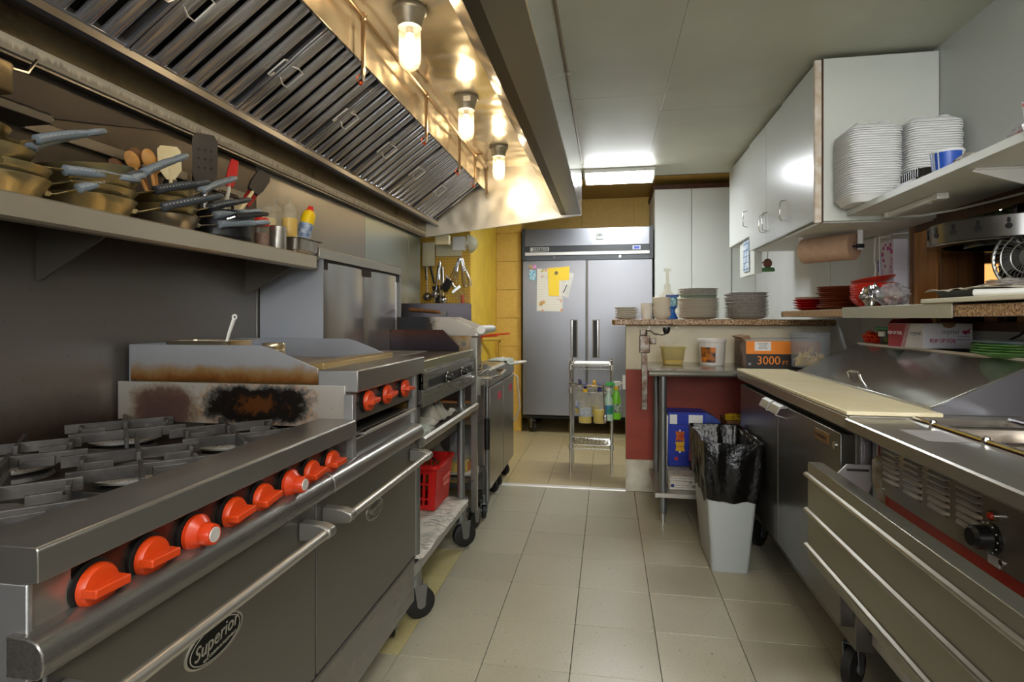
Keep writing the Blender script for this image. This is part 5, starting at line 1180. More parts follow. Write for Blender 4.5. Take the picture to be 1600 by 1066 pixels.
def pan(key, x, y, z, ang, label, tilt=(0, 0), sc_=1):
    if key not in protos:
        spec = {'bg': (PANG, GRIP, .105, .042, 24), 'bd': (PANG, GRIPD, .105, .042, 20), 'bf': (PANG, GRIP, .105, .042, 4), 'sg': (PANG, GRIP, .088, .038, 14), 'sd': (PANG, GRIPD, .088, .038, 20), 'st': (PANS, GRIP, .088, .038, 10), 'pb': (PANB, mat('grip_black', '26282b', .4), .0, 0, 0)}[key]
        protos[key] = make_pan(*spec); o = protos[key]
    else: o = dup(protos[key])
    o.location = (x, y, z); o.rotation_euler = (R(tilt[0]), R(tilt[1]), R(ang)); o.scale = (sc_,)*3
    o['label'] = label; o['group'] = 'frying pans stacked on the wall shelf'
    return o
pan('bg', -1.315, 1.0, ZS+.002, 70, 'bottom bronze frying pan of the left stack with a bright grey grip')
pan('bd', -1.315, 1.0, ZS+.027, 75, 'second bronze frying pan from the bottom of the left stack')
pan('bf', -1.31, .96, ZS+.056, 72, 'bronze frying pan with a level grey grip lying across the left stack')
pan('bg', -1.37, .985, ZS+.088, 96, 'top bronze frying pan of the left stack, grip loop raised against the wall', tilt=(4, -6))
pan('bg', -1.37, .955, ZS+.112, 76, 'uppermost frying pan at the left edge, grip rising above all others', tilt=(0, 0))
pan('bd', -1.315, 1.235, ZS+.002, 55, 'bottom frying pan of the middle stack with bright rivets')
pan('bd', -1.318, 1.238, ZS+.028, 110, 'second frying pan of the middle stack, grip pointing to the wall')
pan('bd', -1.313, 1.23, ZS+.054, 70, 'third frying pan of the middle stack with a dark grey grip')
pan('bg', -1.318, 1.235, ZS+.082, 82, 'top frying pan of the middle stack, grey grip rising in front of the wooden spoons', tilt=(0, -8))
pan('st', -1.30, 1.475, ZS+.002, 60, 'small bare steel frying pan at the bottom of the right stack')
pan('sg', -1.305, 1.47, ZS+.028, 66, 'small bronze frying pan with a level grey grip in the right stack')
pan('sd', -1.305, 1.475, ZS+.052, 76, 'small frying pan with a dark grip in the middle of the right stack')
pan('sg', -1.31, 1.48, ZS+.076, 84, 'top small frying pan of the right stack with its loop raised', tilt=(0, -14))
sp = thing('black_saucepan', 'black saucepan with two dark handles on the wall shelf', 'saucepan', (-1.29, 1.70, ZS))
MB().lathe([(.001, 0), (.088, 0), (.094, .006), (.0955, .012), (.0955, .088), (.098, .092), (.095, .093), (.090, .088), (.090, .008), (.001, .006)], (-1.29, 1.70, ZS+.001), 44, cap0=False).build('pot_body', PANB, sp)
MB().tube([(-1.21, 1.62, ZS+.05), (-1.19, 1.60, ZS+.055), (-1.175, 1.62, ZS+.066)], .004, 8).build('handle_rod', CHR, sp)
MB().tube([(-1.178, 1.615, ZS+.064), (-1.165, 1.70, ZS+.085), (-1.16, 1.76, ZS+.098)], [.011, .012, .008], 10, sq=(.8, 1.2)).build('handle_grip', MATS['grip_black'], sp)
# utensils in crocks
ck2 = thing('utensil_crock', 'dark crock holding wooden spoons behind the small frying pans', 'crock', (-1.42, 1.58, ZS))
MB().lathe([(.055, 0), (.06, .005), (.062, .12), (.058, .12), (.055, .01), (.001, .008)], (-1.42, 1.60, ZS), 28).build('crock_body', PANB, ck2)
ck3 = thing('utensil_crock', 'dark crock holding spatulas behind the black saucepan', 'crock', (-1.42, 1.86, ZS))
MB().lathe([(.055, 0), (.06, .005), (.062, .12), (.058, .12), (.055, .01), (.001, .008)], (-1.42, 1.80, ZS), 28).build('crock_body', PANB, ck3)
def utensil(name, label, base, tip, handle, hm, head, mh, r=.006, cat='utensil', hlen=.5):
    """shaft from base to tip, head drawn in local frame: x across, y along, z thickness"""
    t = thing(name, label, cat, base)
    a, b_ = Vector(base), Vector(tip); d = (b_-a).normalized(); L_ = (b_-a).length
    view = Vector((1, -.75, -.2)); n = (view-d*view.dot(d)).normalized(); x = d.cross(n)
    M = Matrix((x, d, n)).transposed().to_4x4(); M.translation = a
    MB().tube([(0, 0, 0), (0, L_*hlen, 0), (0, L_*handle, 0)], [r, r, r*.8], 10).xf(M).build('shaft', hm, t)
    q = head(L_); q.xf(M).build('head', mh, t, bev=.0012)
    return t, M, L_
def blade(w0, w1, y0f, th, rnd_=.3, dots=0):
    def f(L_):
        y0 = L_*y0f; y1 = L_
        pts = [(-w0, y0), (w0, y0), (w1, y0+(y1-y0)*.3), (w1, y1-(y1-y0)*rnd_*.4), (w1*.7, y1), (-w1*.7, y1), (-w1, y1-(y1-y0)*rnd_*.4), (-w1, y0+(y1-y0)*.3)]
        return MB().prism(pts, 'z', -th/2, th/2)
    return f
def spoonhead(w_, l_):
    def f(L_): return MB().sphere((0, L_-l_/2, 0), 1, 14, sc3=(w_, l_/2, .008))
    return f
utensil('wooden_turner', 'pale slotted wooden turner standing in front of the wooden spoons', (-1.41, 1.63, ZS+.02), (-1.385, 1.58, ZS+.29), .75, WOODP, blade(.012, .033, .62, .006), WOODP)
_t, _M, _L = utensil('metal_turner', 'big perforated steel turner standing upright above the saucepan', (-1.40, 1.76, ZS+.02), (-1.37, 1.725, ZS+.375), .55, STX, blade(.024, .040, .47, .002, .25), steel('steel_turner', '4a433e', .3, (.3, .3, .3)), .008)
for iy in range(3):
    for ix in range(3): MB().cyl((-.02+.02*ix, _L-.055-.03*iy, -.0025), (-.02+.02*ix, _L-.055-.03*iy, .0025), .0042, n=10).xf(_M).build('perforation', BLACKM, _t)
for k, (dx, dy, tx, ty, tz, m) in enumerate(((.0, -.01, -.05, -.15, .22, WOODM), (.01, .0, -.02, -.12, .25, WOODS), (-.01, .01, -.03, -.09, .27, WOODM), (.0, .0, .0, -.07, .27, WOODS), (-.02, .01, -.01, -.03, .26, WOODS))):
    utensil('wooden_spoon', ['leftmost dark brown wooden spoon leaning out of the crock', 'slim light wooden spoon, second from the left in the crock', 'brown wooden spoon in the middle of the crock', 'light wooden spoon directly behind the slotted turner', 'wooden spoon with a golden head right of the crock centre'][k], (-1.42+dx, 1.60+dy, ZS+.02), (-1.42+tx, 1.60+ty, ZS+tz), .9, m, spoonhead(.020, .06), m, .0055, 'spoon', .6)
utensil('red_spatula', 'tall narrow red silicone spatula with a pale handle', (-1.36, 1.79, ZS+.05), (-1.34, 1.84, ZS+.315), .7, WHITE, blade(.012, .017, .62, .010, .9), mat('silicone_red', 'c01c18', .4), .006)
utensil('black_spatula', 'broad black silicone spatula with a wooden handle leaning right', (-1.34, 1.79, ZS+.05), (-1.32, 1.995, ZS+.305), .72, WOODP, blade(.022, .029, .66, .012, .5), mat('silicone_black', '1e1b20', .45), .007)
utensil('red_scraper', 'red silicone scraper with a clear handle low behind the black one', (-1.37, 1.83, ZS+.05), (-1.36, 2.0, ZS+.255), .66, ALU, blade(.015, .02, .6, .010, .5), MATS['silicone_red'], .008)
utensil('black_slotted_turner', 'dark slotted turner at the back beside the big steel turner', (-1.46, 1.81, ZS+.02), (-1.46, 1.83, ZS+.29), .7, BLACK, blade(.02, .035, .72, .004, .2), BLACKM, .006)
utensil('dark_ladle', 'black handled ladle behind the wooden turner', (-1.44, 1.60, ZS+.02), (-1.44, 1.66, ZS+.22), .9, BLACK, spoonhead(.022, .07), BLACK, .006, 'ladle')
t = thing('ring_grater', 'steel box grater with a coiled wire top behind the red spatula', 'grater', (-1.46, 1.95, ZS))
MB().loft([rrect(-1.485, -1.42, 1.90, 2.01, .01, ZS+.001), rrect(-1.48, -1.425, 1.905, 2.0, .01, ZS+.20)]).build('grater_body', mat('grater_cream', 'b8ae94', .4, .4), t, bev=.002)
for k in range(8): MB().ring((-1.45, 1.905+.013*k, ZS+.215), .011, .0016, 14, 5, FACE['-y']).build('wire_coil', CHR, t)
MB().cyl((-1.419, 1.94, ZS+.13), (-1.424, 1.94, ZS+.17), .006).build('grater_slot', BLACKM, t)
# bottles
def bottle(name, label, x, y, r, h, fill, fillm, z=ZS, tip=True, m=None):
    t = thing(name, label, 'bottle', (x, y, z))
    MB().lathe([(r*.94, 0), (r, .004), (r, h*.72), (r*.9, h*.78), (r*.72, h*.80)], (x, y, z+.001), 28).build('bottle_body', m or CLOUD, t)
    if fill: MB().lathe([(r*.9, .003), (r*.95, .006), (r*.95, h*fill)], (x, y, z+.001), 28).build('contents', fillm, t)
    c_ = [(r*.82, h*.79), (r*.82, h*.86), (r*.55, h*.90), (r*.2, h*.92)]+([(r*.12, h*1.04)] if tip else [])
    MB().lathe(c_, (x, y, z+.001), 24).build('cap', CLOUD, t)
    return t
OIL = mat('oil_orange', 'f0c800', .3); OILP = mat('oil_pale', 'ded29c', .3)
bottle('squeeze_bottle', 'cloudy cream squeeze bottle without a spout behind the steel shaker', -1.30, 1.985, .030, .19, .66, OILP, tip=False)
bottle('squeeze_bottle', 'empty cloudy squeeze bottle with a pointed spout', -1.33, 2.08, .027, .215, 0, None)
bottle('squeeze_bottle', 'squeeze bottle of orange yellow oil standing in the steel pan', -1.265, 2.075, .030, .215, .62, OIL, z=ZS+.006)
t = thing('spray_can', 'yellow cooking spray can with a red cap tilted in the steel pan', 'spray can', (-1.27, 2.145, ZS))
Mc = Matrix.Translation((-1.265, 2.145, ZS+.008)) @ Matrix.Rotation(R(-12), 4, 'X') @ Matrix.Rotation(R(8), 4, 'Y')
MB().lathe([(.026, 0), (.028, .004), (.028, .16), (.026, .176), (.017, .188)], n=28).xf(Mc).build('can_body', mat('can_yellow', 'f0cc10', .3), t)
MB().lathe([(.0283, .03), (.0283, .13)], n=28, cap0=False, cap1=False).xf(Mc).build('can_label', mat('can_label', 'b8c8d8', .4, col2='3a5a98', vs=45), t)
MB().lathe([(.0165, .187), (.0165, .192), (.012, .197), (.011, .208), (.001, .209)], n=20).xf(Mc).build('can_cap', mat('cap_red', 'd83018', .35), t)
t = thing('sixth_size_pan', 'small deep steel pan at the end of the wall shelf holding bottles', 'pan', (-1.27, 2.11, ZS))
MB().loft([rrect(-1.315, -1.215, 2.04, 2.185, .02, ZS+.001), rrect(-1.325, -1.205, 2.03, 2.195, .025, ZS+.012), rrect(-1.33, -1.20, 2.025, 2.20, .025, ZS+.055), rrect(-1.342, -1.188, 2.013, 2.212, .02, ZS+.0575), rrect(-1.342, -1.188, 2.013, 2.212, .02, ZS+.059), rrect(-1.329, -1.201, 2.026, 2.199, .025, ZS+.057), rrect(-1.32, -1.21, 2.035, 2.19, .02, ZS+.004)]).build('pan_body', steel('steel_sixth', 'a09a90', .22, (.3, .3, .3)), t)
t = thing('spice_jar', 'clear spice jar with a red lid left of the steel shaker', 'jar', (-1.26, 1.875, ZS))
MB().lathe([(.024, 0), (.026, .004), (.026, .07), (.022, .078)], (-1.255, 1.875, ZS+.001), 24).build('jar_body', CLEAR, t)
MB().lathe([(.023, .003), (.0245, .006), (.0245, .05)], (-1.255, 1.875, ZS+.001), 24).build('spice', mat('spice_brown', '8a5a44', .7, col2='b08a70', vs=90), t)
MB().lathe([(.026, .076), (.026, .10), (.022, .106), (.001, .107)], (-1.255, 1.875, ZS+.001), 24).build('jar_lid', mat('lid_red', 'd82c1c', .35), t)
t = thing('steel_shaker', 'brushed steel shaker between the red lidded jar and the steel pan', 'shaker', (-1.24, 1.945, ZS))
MB().lathe([(.029, 0), (.030, .003), (.030, .066), (.0315, .067), (.0315, .084), (.029, .087), (.001, .088)], (-1.235, 1.945, ZS+.001), 30).build('shaker_body', STX, t)
# ------------------------------------------------------------------ pegboard tools and wall boxes
PY = 4.722
def hung(name, label, x, z, kind, cat='utensil', m=CHR, L_=.30, ang=0, y=None):
    t = thing(name, label, cat, (x, PY, z), group=None)
    a = R(ang); M = Matrix.Translation((x, y or PY-.02, z)) @ Matrix.Rotation(a, 4, 'Y')
    t2 = MB().tube([(0, 0, 0), (0, -.003, -L_*.45)], [.009, .007], 8, sq=(1.4, .5)).xf(M).build('handle', BLACK if kind in ('spatula', 'brush') and m is not CHR else m, t)
    MB().tube([(0, .018, .0), (0, -.006, .0), (0, -.006, .01)], .003, 6).xf(M).build('peg_hook', NICKEL, t)
    if kind == 'ladle':
        MB().tube([(0, -.003, -L_*.45), (0, -.005, -L_*.85)], .004, 8).xf(M).build('stem', m, t)
        MB().sphere((0, -.02, -L_*.95), .038, 14).xf(M).build('bowl', m, t)
    elif kind == 'tongs':
        for s_ in (-1, 1): MB().tube([(0, 0, 0), (s_*.012, -.01, -L_*.4), (s_*.028, -.012, -L_*.85), (s_*.022, -.012, -L_)], [.006, .008, .008, .012], 8, sq=(.5, 1)).xf(M).build('tong_arm', m, t)
    elif kind == 'rake':
        MB().box(-.045, .045, -.008, .002, -L_*.52, -L_*.45).xf(M).build('rake_head', m, t)
        for k in range(6): MB().tube([(-.04+.016*k, -.004, -L_*.5), (-.04+.016*k, -.03, -L_*.95)], .0025, 6).xf(M).build('tine', m, t)
    elif kind == 'spatula':
        MB().box(-.03, .03, -.006, -.003, -L_, -L_*.5).xf(M).build('blade', m, t, bev=.001)
    return t
for k, (x, z, L_, a) in enumerate(((-1.57, 1.66, .29, -4), (-1.455, 1.66, .27, 5), (-1.42, 1.64, .30, -3))): hung('steel_ladle', ['ladle with a dark handle at the left end of the pegboard', 'wide steel ladle in the middle of the pegboard', 'second steel ladle in the middle of the pegboard, hanging lower'][k], x, z, 'ladle', 'ladle', CHR if k else steel('steel_ladle', '8a8680', .25, (.3, .3, .3)), L_, a)
hung('black_spatula_tool', 'black handled slotted spatula hanging on the left of the pegboard', -1.53, 1.655, 'spatula', m=mat('tool_dark', '3a3634', .4, .6), L_=.36, ang=-14)
for k, (x, z, a) in enumerate(((-1.27, 1.72, 18), (-1.25, 1.72, -12), (-1.245, 1.72, -16), (-1.255, 1.715, 14), (-1.43, 1.685, 3))): hung('steel_tongs', ['tongs hanging to the left from the right hand hook', 'tongs hanging to the right from the right hand hook', 'outermost tongs at the right end of the pegboard', 'dark handled tongs under the right hand hook', 'long closed tongs in front of the ladles'][k], x, z, 'tongs', 'tongs', CHR, .26 if k < 4 else .34, a, PY-.02-.01*k)
hung('wire_rake', 'dark headed wire rake hanging at an angle on the pegboard', -1.37, 1.56, 'rake', m=CHR, L_=.30, ang=-38, y=PY-.07)
t = tag(MB().box(-1.40, -1.34, PY-.09, PY-.04, 1.43, 1.54).xf(Matrix.Translation((-1.37, 0, 1.48)) @ Matrix.Rotation(R(35), 4, 'Y') @ Matrix.Translation((1.37, 0, -1.48))).build('grill_brush', BLACKM, bev=.004), 'black block grill brush hanging in front of the pegboard', 'brush')
t = tag(MB().tube([(-1.245, PY-.01, 1.33), (-1.245, PY-.012, 1.40)], .013, 10).build('red_handle_tool', mat('tool_red', 'c82c2c', .4)), 'small red handled tool at the bottom right of the pegboard', 'utensil')
for (n, lab, x0, x1, z0, z1, y0, m) in (
    ('wall_box', 'cream electrical box just under the hood corner', -1.40, -1.28, 1.80, 1.88, 4.42, mat('box_cream', 'cfc4a0', .5)),
    ('wall_box', 'flat pale switch plate on the pegboard behind the cream box', -1.48, -1.25, 1.735, 1.87, 4.70, mat('box_pale', 'd2cba8', .5)),
    ('wall_box', 'tall pale plastic holder at the left edge of the pegboard', -1.60, -1.49, 1.65, 1.86, 4.68, MATS['box_pale'] if 'box_pale' in MATS else WHITE),
    ('wall_box', 'pale plastic box under the hood beside the wire strainer', -1.32, -1.21, 1.78, 1.90, 4.66, WHITE)):
    tag(MB().box(x0, x1, y0, y0+.05 if y0 < 4.6 else 4.727, z0, z1).build(n, m, bev=.006), lab, 'wall box')
t = thing('wire_strainer', 'round wire mesh strainer hanging at the pegboard corner', 'strainer', (-1.16, 4.68, 1.8))
Ms = Matrix.Translation((-1.17, 4.66, 1.835)) @ Matrix.Rotation(R(80), 4, 'Y') @ Matrix.Rotation(R(20), 4, 'Z')
MB().lathe([(.0005, .075), (.03, .068), (.055, .05), (.075, .02), (.08, 0)], n=28, cap0=False, cap1=False).xf(Ms).build('mesh_bowl', glassy('mesh_screen', 'c2c0a8', .6, .4), t)
MB().ring((0, 0, 0), .081, .004, 32, 6).xf(Ms).build('strainer_rim', CHR, t)
MB().tube([(0, -.08, 0), (0, -.10, 0), (0, -.12, -.01)], .004, 6).xf(Ms).build('strainer_handle', CHR, t)
t = tag(MB().tube([(-1.06, 5.45, .0), (-1.06, 5.45, .96), (-1.05, 5.42, .99), (-1.172, 5.1, 1.0)], .016, 10).build('yellow_pipe', mat('pipe_yellow', 'b89434', .5)), 'yellow painted pipe bending along the yellow wall', 'pipe')
# ------------------------------------------------------------------ wire cart and its bottles
ct = thing('wire_cart', 'small chrome wire shelf cart in front of the refrigerator', 'cart', (-.13, 4.5, 0))
cx0, cx1, cy0, cy1 = -.285, .028, 4.37, 4.64
for (x, y) in ((cx0, cy0), (cx1, cy0), (cx0, cy1), (cx1, cy1)):
    MB().cyl((x, y, .0), (x, y, .86), .0115, n=14).sphere((x, y, .86), .0125, 8).build('post', CHR, ct)
    for z in (.205, .64, .82): MB().cyl((x, y, z-.022), (x, y, z+.02), .0165, n=14).build('collar', ALU, ct)
def wshelf(z, name):
    b = MB()
    for z2, r_ in ((z+.012, .0032), (z-.016, .0032)):
        b.tube([(cx0, cy0, z2), (cx1, cy0, z2)], r_, 6).tube([(cx0, cy1, z2), (cx1, cy1, z2)], r_, 6).tube([(cx0, cy0, z2), (cx0, cy1, z2)], r_, 6).tube([(cx1, cy0, z2), (cx1, cy1, z2)], r_, 6)
    for y in (cy0, cy1): b.tube([(cx0+(cx1-cx0)*k/20, y, z-.002+.013*(1 if k % 2 else -1)) for k in range(21)], .0022, 5)
    for x in (cx0, cx1): b.tube([(x, cy0+(cy1-cy0)*k/16, z-.002+.013*(1 if k % 2 else -1)) for k in range(17)], .0022, 5)
    for k in range(1, 10): x = cx0+(cx1-cx0)*k/10; b.tube([(x, cy0, z+.014), (x, cy1, z+.014)], .002, 5)
    for k in range(1, 6): y = cy0+(cy1-cy0)*k/6; b.tube([(cx0, y, z+.011), (cx1, y, z+.011)], .0025, 5)
    return b.build(name, CHR, ct)
for z in (.205, .64, .82): wshelf(z, 'wire_shelf')
MB().tube([(cx0, cy0, .70), (cx0-.01, cy0-.05, .705), (cx0+.10, cy0-.11, .69), (cx1-.02, cy0-.11, .685), (cx1+.02, cy0-.06, .70), (cx1, cy0, .70)], .007, 8).tube([(cx0, cy0, .66), (cx1, cy0, .66)], .004, 6).build('towel_bar', CHR, ct)
tag(MB().loft([rrect(cx0+.02, cx1-.015, cy0+.01, cy1-.01, .01, z) for z in (.8375, .848)]).build('white_board', WHITE, bev=.002), 'thin white board lying on top of the wire cart', 'board')
def spray(label, x, y, z, body, head, fillm=None, fill=.4, collar=None, h=.20, r=.036, rz=0, lab=None, shoulders=.7):
    t = thing('spray_bottle', label, 'spray bottle', (x, y, z), group='spray bottles hung on the cart bar')
    sec = lambda k, zz: [((x+math.cos(6.2832*i/24)*r*k*1.1), (y+math.sin(6.2832*i/24)*r*k*.75), z+zz) for i in range(24)]
    MB().loft([sec(.93, 0), sec(1, .006), sec(1, h*.55), sec(.93, h*.68), sec(shoulders, h*.82), sec(.42, h*.95), sec(.38, h)]).build('bottle_body', body, t)
    if fillm: MB().loft([sec(.9, .003), sec(.96, .008), sec(.96, h*fill)]).build('liquid', fillm, t)
    if lab: MB().loft([sec(1.012, h*.22), sec(1.012, h*.52)], cap0=False, cap1=False).build('bottle_label', lab, t)
    MB().cyl((x, y, z+h), (x, y, z+h+.024), .0175, .015).build('collar', collar or head, t)
    M = Matrix.Translation((x, y, z+h+.024)) @ Matrix.Rotation(rz, 4, 'Z')
    MB().prism([(-.022, .022), (-.018, .038), (.03, .038), (.048, .028), (.05, .018), (.022, .012), (.010, 0), (-.010, 0)], 'y', -.011, .011).xf(M).build('spray_head', head, t, bev=.003)
    MB().tube([(.026, 0, .014), (.034, 0, -.005), (.028, 0, -.028)], .0045, 6).xf(M).build('trigger', head, t)
    return t
NAVY = mat('navy', '1c2468', .35); YELP = mat('yellow_plastic', 'e8b818', .35); YLQ = mat('liquid_yellow', 'd8c000', .2)
BYEL = cy0-.075
spray('cloudy spray bottle with a yellow collar and navy head on the cart bar', -.17, BYEL-.02, .405, CLOUD, NAVY, YLQ, .38, YELP, .235, .046, R(80), mat('label_worn', 'c8ccc4', .5, col2='8a96b0', vs=70))
spray('cloudy spray bottle with a navy collar half full of yellow liquid', -.062, BYEL-.015, .405, CLOUD, NAVY, YLQ, .42, NAVY, .24, .044, R(95))
spray('cloudy spray bottle with blue print at the left corner of the cart', -.215, cy0+.02+.0, .458, CLOUD, mat('violet_plastic', '3a2a6a', .35), YLQ, .25, WHITE, .20, .034, R(100), mat('label_blue', '3a6ab8', .4, col2='d8dce0', vs=30))
spray('cloudy spray bottle with a bright yellow head at the back of the cart bar', -.105, cy0+.03, .455, CLOUD, YELP, YLQ, .3, YELP, .20, .034, R(90))
spray('green labelled white spray bottle on the right of the cart bar', .005, BYEL, .425, mat('bottle_pale_green', 'b8d8c4', .3), mat('head_green', '2cb84c', .35), None, 0, WHITE, .225, .030, R(10), mat('label_green', '1a8a4a', .4, col2='3a7ac0', vs=28), .6)
spray('lime green spray bottle with a white head at the right of the cart bar', .062, BYEL+.045, .43, mat('bottle_lime', '7ad02c', .3), WHITE, None, 0, YELP, .225, .032, R(5), mat('label_dark_white', 'c8d8c4', .4, col2='3a5a4a', vs=50), .75)
t = thing('hanging_spoon', 'long steel spoon hanging from the cart bar between bottles', 'spoon', (-.02, 4.25, .45))
MB().tube([(-.035, cy0-.125, .70), (-.03, cy0-.13, .60), (-.022, cy0-.13, .48)], .0055, 8).sphere((-.021, cy0-.13, .45), .02, 12, sc3=(.85, .5, 1.8)).tube([(-.035, cy0-.125, .70), (-.037, cy0-.10, .705)], .004, 6).build('spoon', CHR, t)
# wall bits by the fridge
t = tag(MB().box(.10, .122, 3.985, 4.03, .70, .80).build('white_hook_clip', WHITE, bev=.004), 'white plastic clip on the end of the half wall by the cart', 'clip')
# ------------------------------------------------------------------ steel work table and the things on it
wt = thing('work_table', 'steel work table with galvanised legs against the red half wall', 'table', (.8, 3.6, 0))
TBL = steel('steel_table', 'b2b0aa', .16, (.08, 1.6, 1.6), brush=.05)
MB().prism([(3.955, .90), (3.36, .90), (3.345, .896), (3.337, .885), (3.338, .872), (3.347, .862), (3.36, .86), (3.365, .868), (3.36, .888), (3.955, .892)], 'x', .235, 1.425).build('table_top', TBL, wt)
for (x, y) in ((.318, 3.385), (.318, 3.86), (1.36, 3.385), (1.36, 3.86)):
    MB().cyl((x, y, .055), (x, y, .865), .0205).build('leg', GALV, wt)
    MB().cyl((x, y, 0), (x, y, .06), .014).build('leg_foot', ALU, wt)
MB().box(.27, 1.40, 3.36, 3.90, .175, .18).box(.27, 1.40, 3.355, 3.36, .155, .18).build('under_shelf', STX, wt, bev=.001)
op = thing('can_opener', 'old table mounted can opener with a black crank knob', 'can opener', (.215, 3.3, .9))
OPM = mat('opener_steel', '8a857c', .4, .8, col2='5c4636', vs=30)
MB().box(.190, .222, 3.285, 3.31, .675, 1.02).build('toothed_bar', OPM, op, bev=.002)
MB().box(.178, .235, 3.275, 3.325, 1.0, 1.10).box(.235, .27, 3.28, 3.30, 1.05, 1.085).cyl((.205, 3.30, 1.10), (.205, 3.30, 1.135), .018).box(.18, .215, 3.275, 3.32, 1.10, 1.135).build('opener_head', OPM, op, bev=.004)
MB().tube([(.205, 3.30, 1.125), (.235, 3.29, 1.13), (.26, 3.28, 1.11), (.30, 3.27, 1.105), (.325, 3.27, 1.112)], .006, 8).build('crank_arm', OPM, op)
MB().lathe([(.010, 0), (.018, .012), (.022, .028), (.02, .038), (.001, .042)], (.326, 3.27, 1.11), 18).build('crank_knob', BLACK, op)
MB().box(.20, .44, 3.36, 3.375, .900, .905).box(.195, .225, 3.31, 3.37, .895, .91).build('clamp_plate', OPM, op)
yc = thing('yellow_container', 'oily clear plastic container with yellow liquid on the steel table', 'container', (.41, 3.75, .9))
zz = .9015
def rr3(i, z): return rrect(.335+i, .487-i, 3.66+i, 3.80-i, .02, z)
MB().loft([rr3(.02, zz), rr3(.018, zz+.004), rr3(.004, zz+.105), rr3(-.006, zz+.108), rr3(-.006, zz+.112), rr3(.004, zz+.11), rr3(.02, zz+.008)]).build('tub_wall', YCON, yc)
MB().loft([rr3(.021, zz+.003), rr3(.016, zz+.03)]).build('yellow_liquid', mat('liquid_gold', 'd8b81c', .2), yc)
MB().box(.36, .42, 3.72, 3.725, zz+.02, zz+.14).build('inner_scoop', CLOUD, yc)
wb_ = thing('white_bucket', 'white plastic bucket with a dark picture label on the steel table', 'bucket', (.66, 3.75, .9))
MB().lathe([(.070, 0), (.073, .005), (.083, .145), (.088, .147), (.088, .165), (.083, .167), (.080, .15), (.07, .01), (.001, .008)], (.655, 3.74, .9015), 36).build('bucket_body', mat('bucket_white', 'd0ccc6', .4), wb_)
vs = []; ns = 10
for i in range(ns+1):
    a = R(205+(275-205)*i/ns); vs += [(.655+math.cos(a)*.0755, 3.74+math.sin(a)*.0755, .92), (.655+math.cos(a)*.0825, 3.74+math.sin(a)*.0825, 1.015)]
MB().add(vs, [(2*i, 2*i+2, 2*i+3, 2*i+1) for i in range(ns)]).build('bucket_label', mat('label_dark', '2a1a1c', .4, col2='c8741c', vs=28), wb_)
# film box
fb = thing('film_box', 'orange and black film carton marked 3000FT on the steel table', 'box', (1.0, 3.5, .9))
ORG_ = mat('carton_orange', 'f08a1c', .5); CBK = mat('carton_black', '2a2422', .5)
fx0, fx1, fy = .815, 1.23, 3.54
MB().box(fx0, fx1, fy, 3.85, .9015, .985).build('carton_lower', CBK, fb, bev=.001)
MB().box(fx0, fx1, fy, 3.85, .985, 1.062).build('carton_upper', ORG_, fb, bev=.001)
MB().box(fx0, fx1, fy, 3.85, 1.062, 1.070).build('carton_top', mat('carton_grey', '9a948c', .6), fb, bev=.001)
MB().box(fx0-.0015, fx0, fy+.002, 3.845, .903, 1.06).build('carton_side', mat('carton_brown', '5c4a3c', .6, col2='7a6656', vs=20), fb)
MB().prism([(fx0-.03, 1.085), (fx0+.03, 1.095), (fx0+.04, 1.072), (fx0, 1.068)], 'y', fy+.05, 3.80).build('carton_flap', mat('card_inner', '8a6a4c', .7), fb, bev=.001)
text('3000', .070, (fx0+.126, fy-.001, .945), '-y', ORG_, fb, sx=.95)
text('FT', .034, (fx0+.221, fy-.001, .933), '-y', ORG_, fb)
text('FILM', .048, (fx0+.300, fy-.001, .943), '-y', WHITE, fb, sx=.9)
MB().box(fx0+.048, fx0+.14, fy-.0012, fy, 1.005, 1.058).build('carton_label', WHITE, fb)
text('KITCHEN', .013, (fx0+.094, fy-.0014, 1.046), '-y', BLACK, fb); text('FOOD\nSERVICE', .014, (fx0+.094, fy-.0014, 1.026), '-y', BLACK, fb)
MB().cyl((fx0+.02, fy-.001, .925), (fx0+.02, fy, .925), .008).build('carton_emblem', mat('emblem_grey', '8a8a8a', .5), fb)
# round clear bin with chips
cj = thing('chip_container', 'round clear container of tortilla chips behind the prep table lid', 'container', (1.09, 3.28, .93))
cX, cY, cZ = 1.08, 3.27, .935
MB().lathe([(.088, 0), (.09, .004), (.094, .155), (.098, .158), (.098, .172), (.096, .174)], (cX, cY, cZ), 40, cap1=False).build('container_wall', CLEAR, cj, solid=.002)
MB().lathe([(.099, .165), (.101, .185), (.09, .188), (.06, .184), (.03, .192), (.001, .192)], (cX, cY, cZ), 40, cap0=False).build('container_lid', CLEAR, cj)
chips = MB()
for k in range(46):
    a = rnd.uniform(0, 6.28); rr_ = .07*math.sqrt(rnd.random()); M = Matrix.Translation((cX+math.cos(a)*rr_, cY+math.sin(a)*rr_, cZ+.02+rnd.uniform(0, .065)*(1.2-rr_/.09))) @ Matrix.Rotation(rnd.uniform(0, 6), 4, 'Z') @ Matrix.Rotation(rnd.uniform(0, 3), 4, 'X')
    q = MB().prism([(-.024, -.018), (.024, -.016), (.0, .026)], 'z', -.001, .0015).xf(M); chips.add(q.v, q.f)
chips.build('chips', mat('chip_corn', 'd8a83c', .7, col2='e2c888', vs=60), cj, kind='stuff', smooth=0)
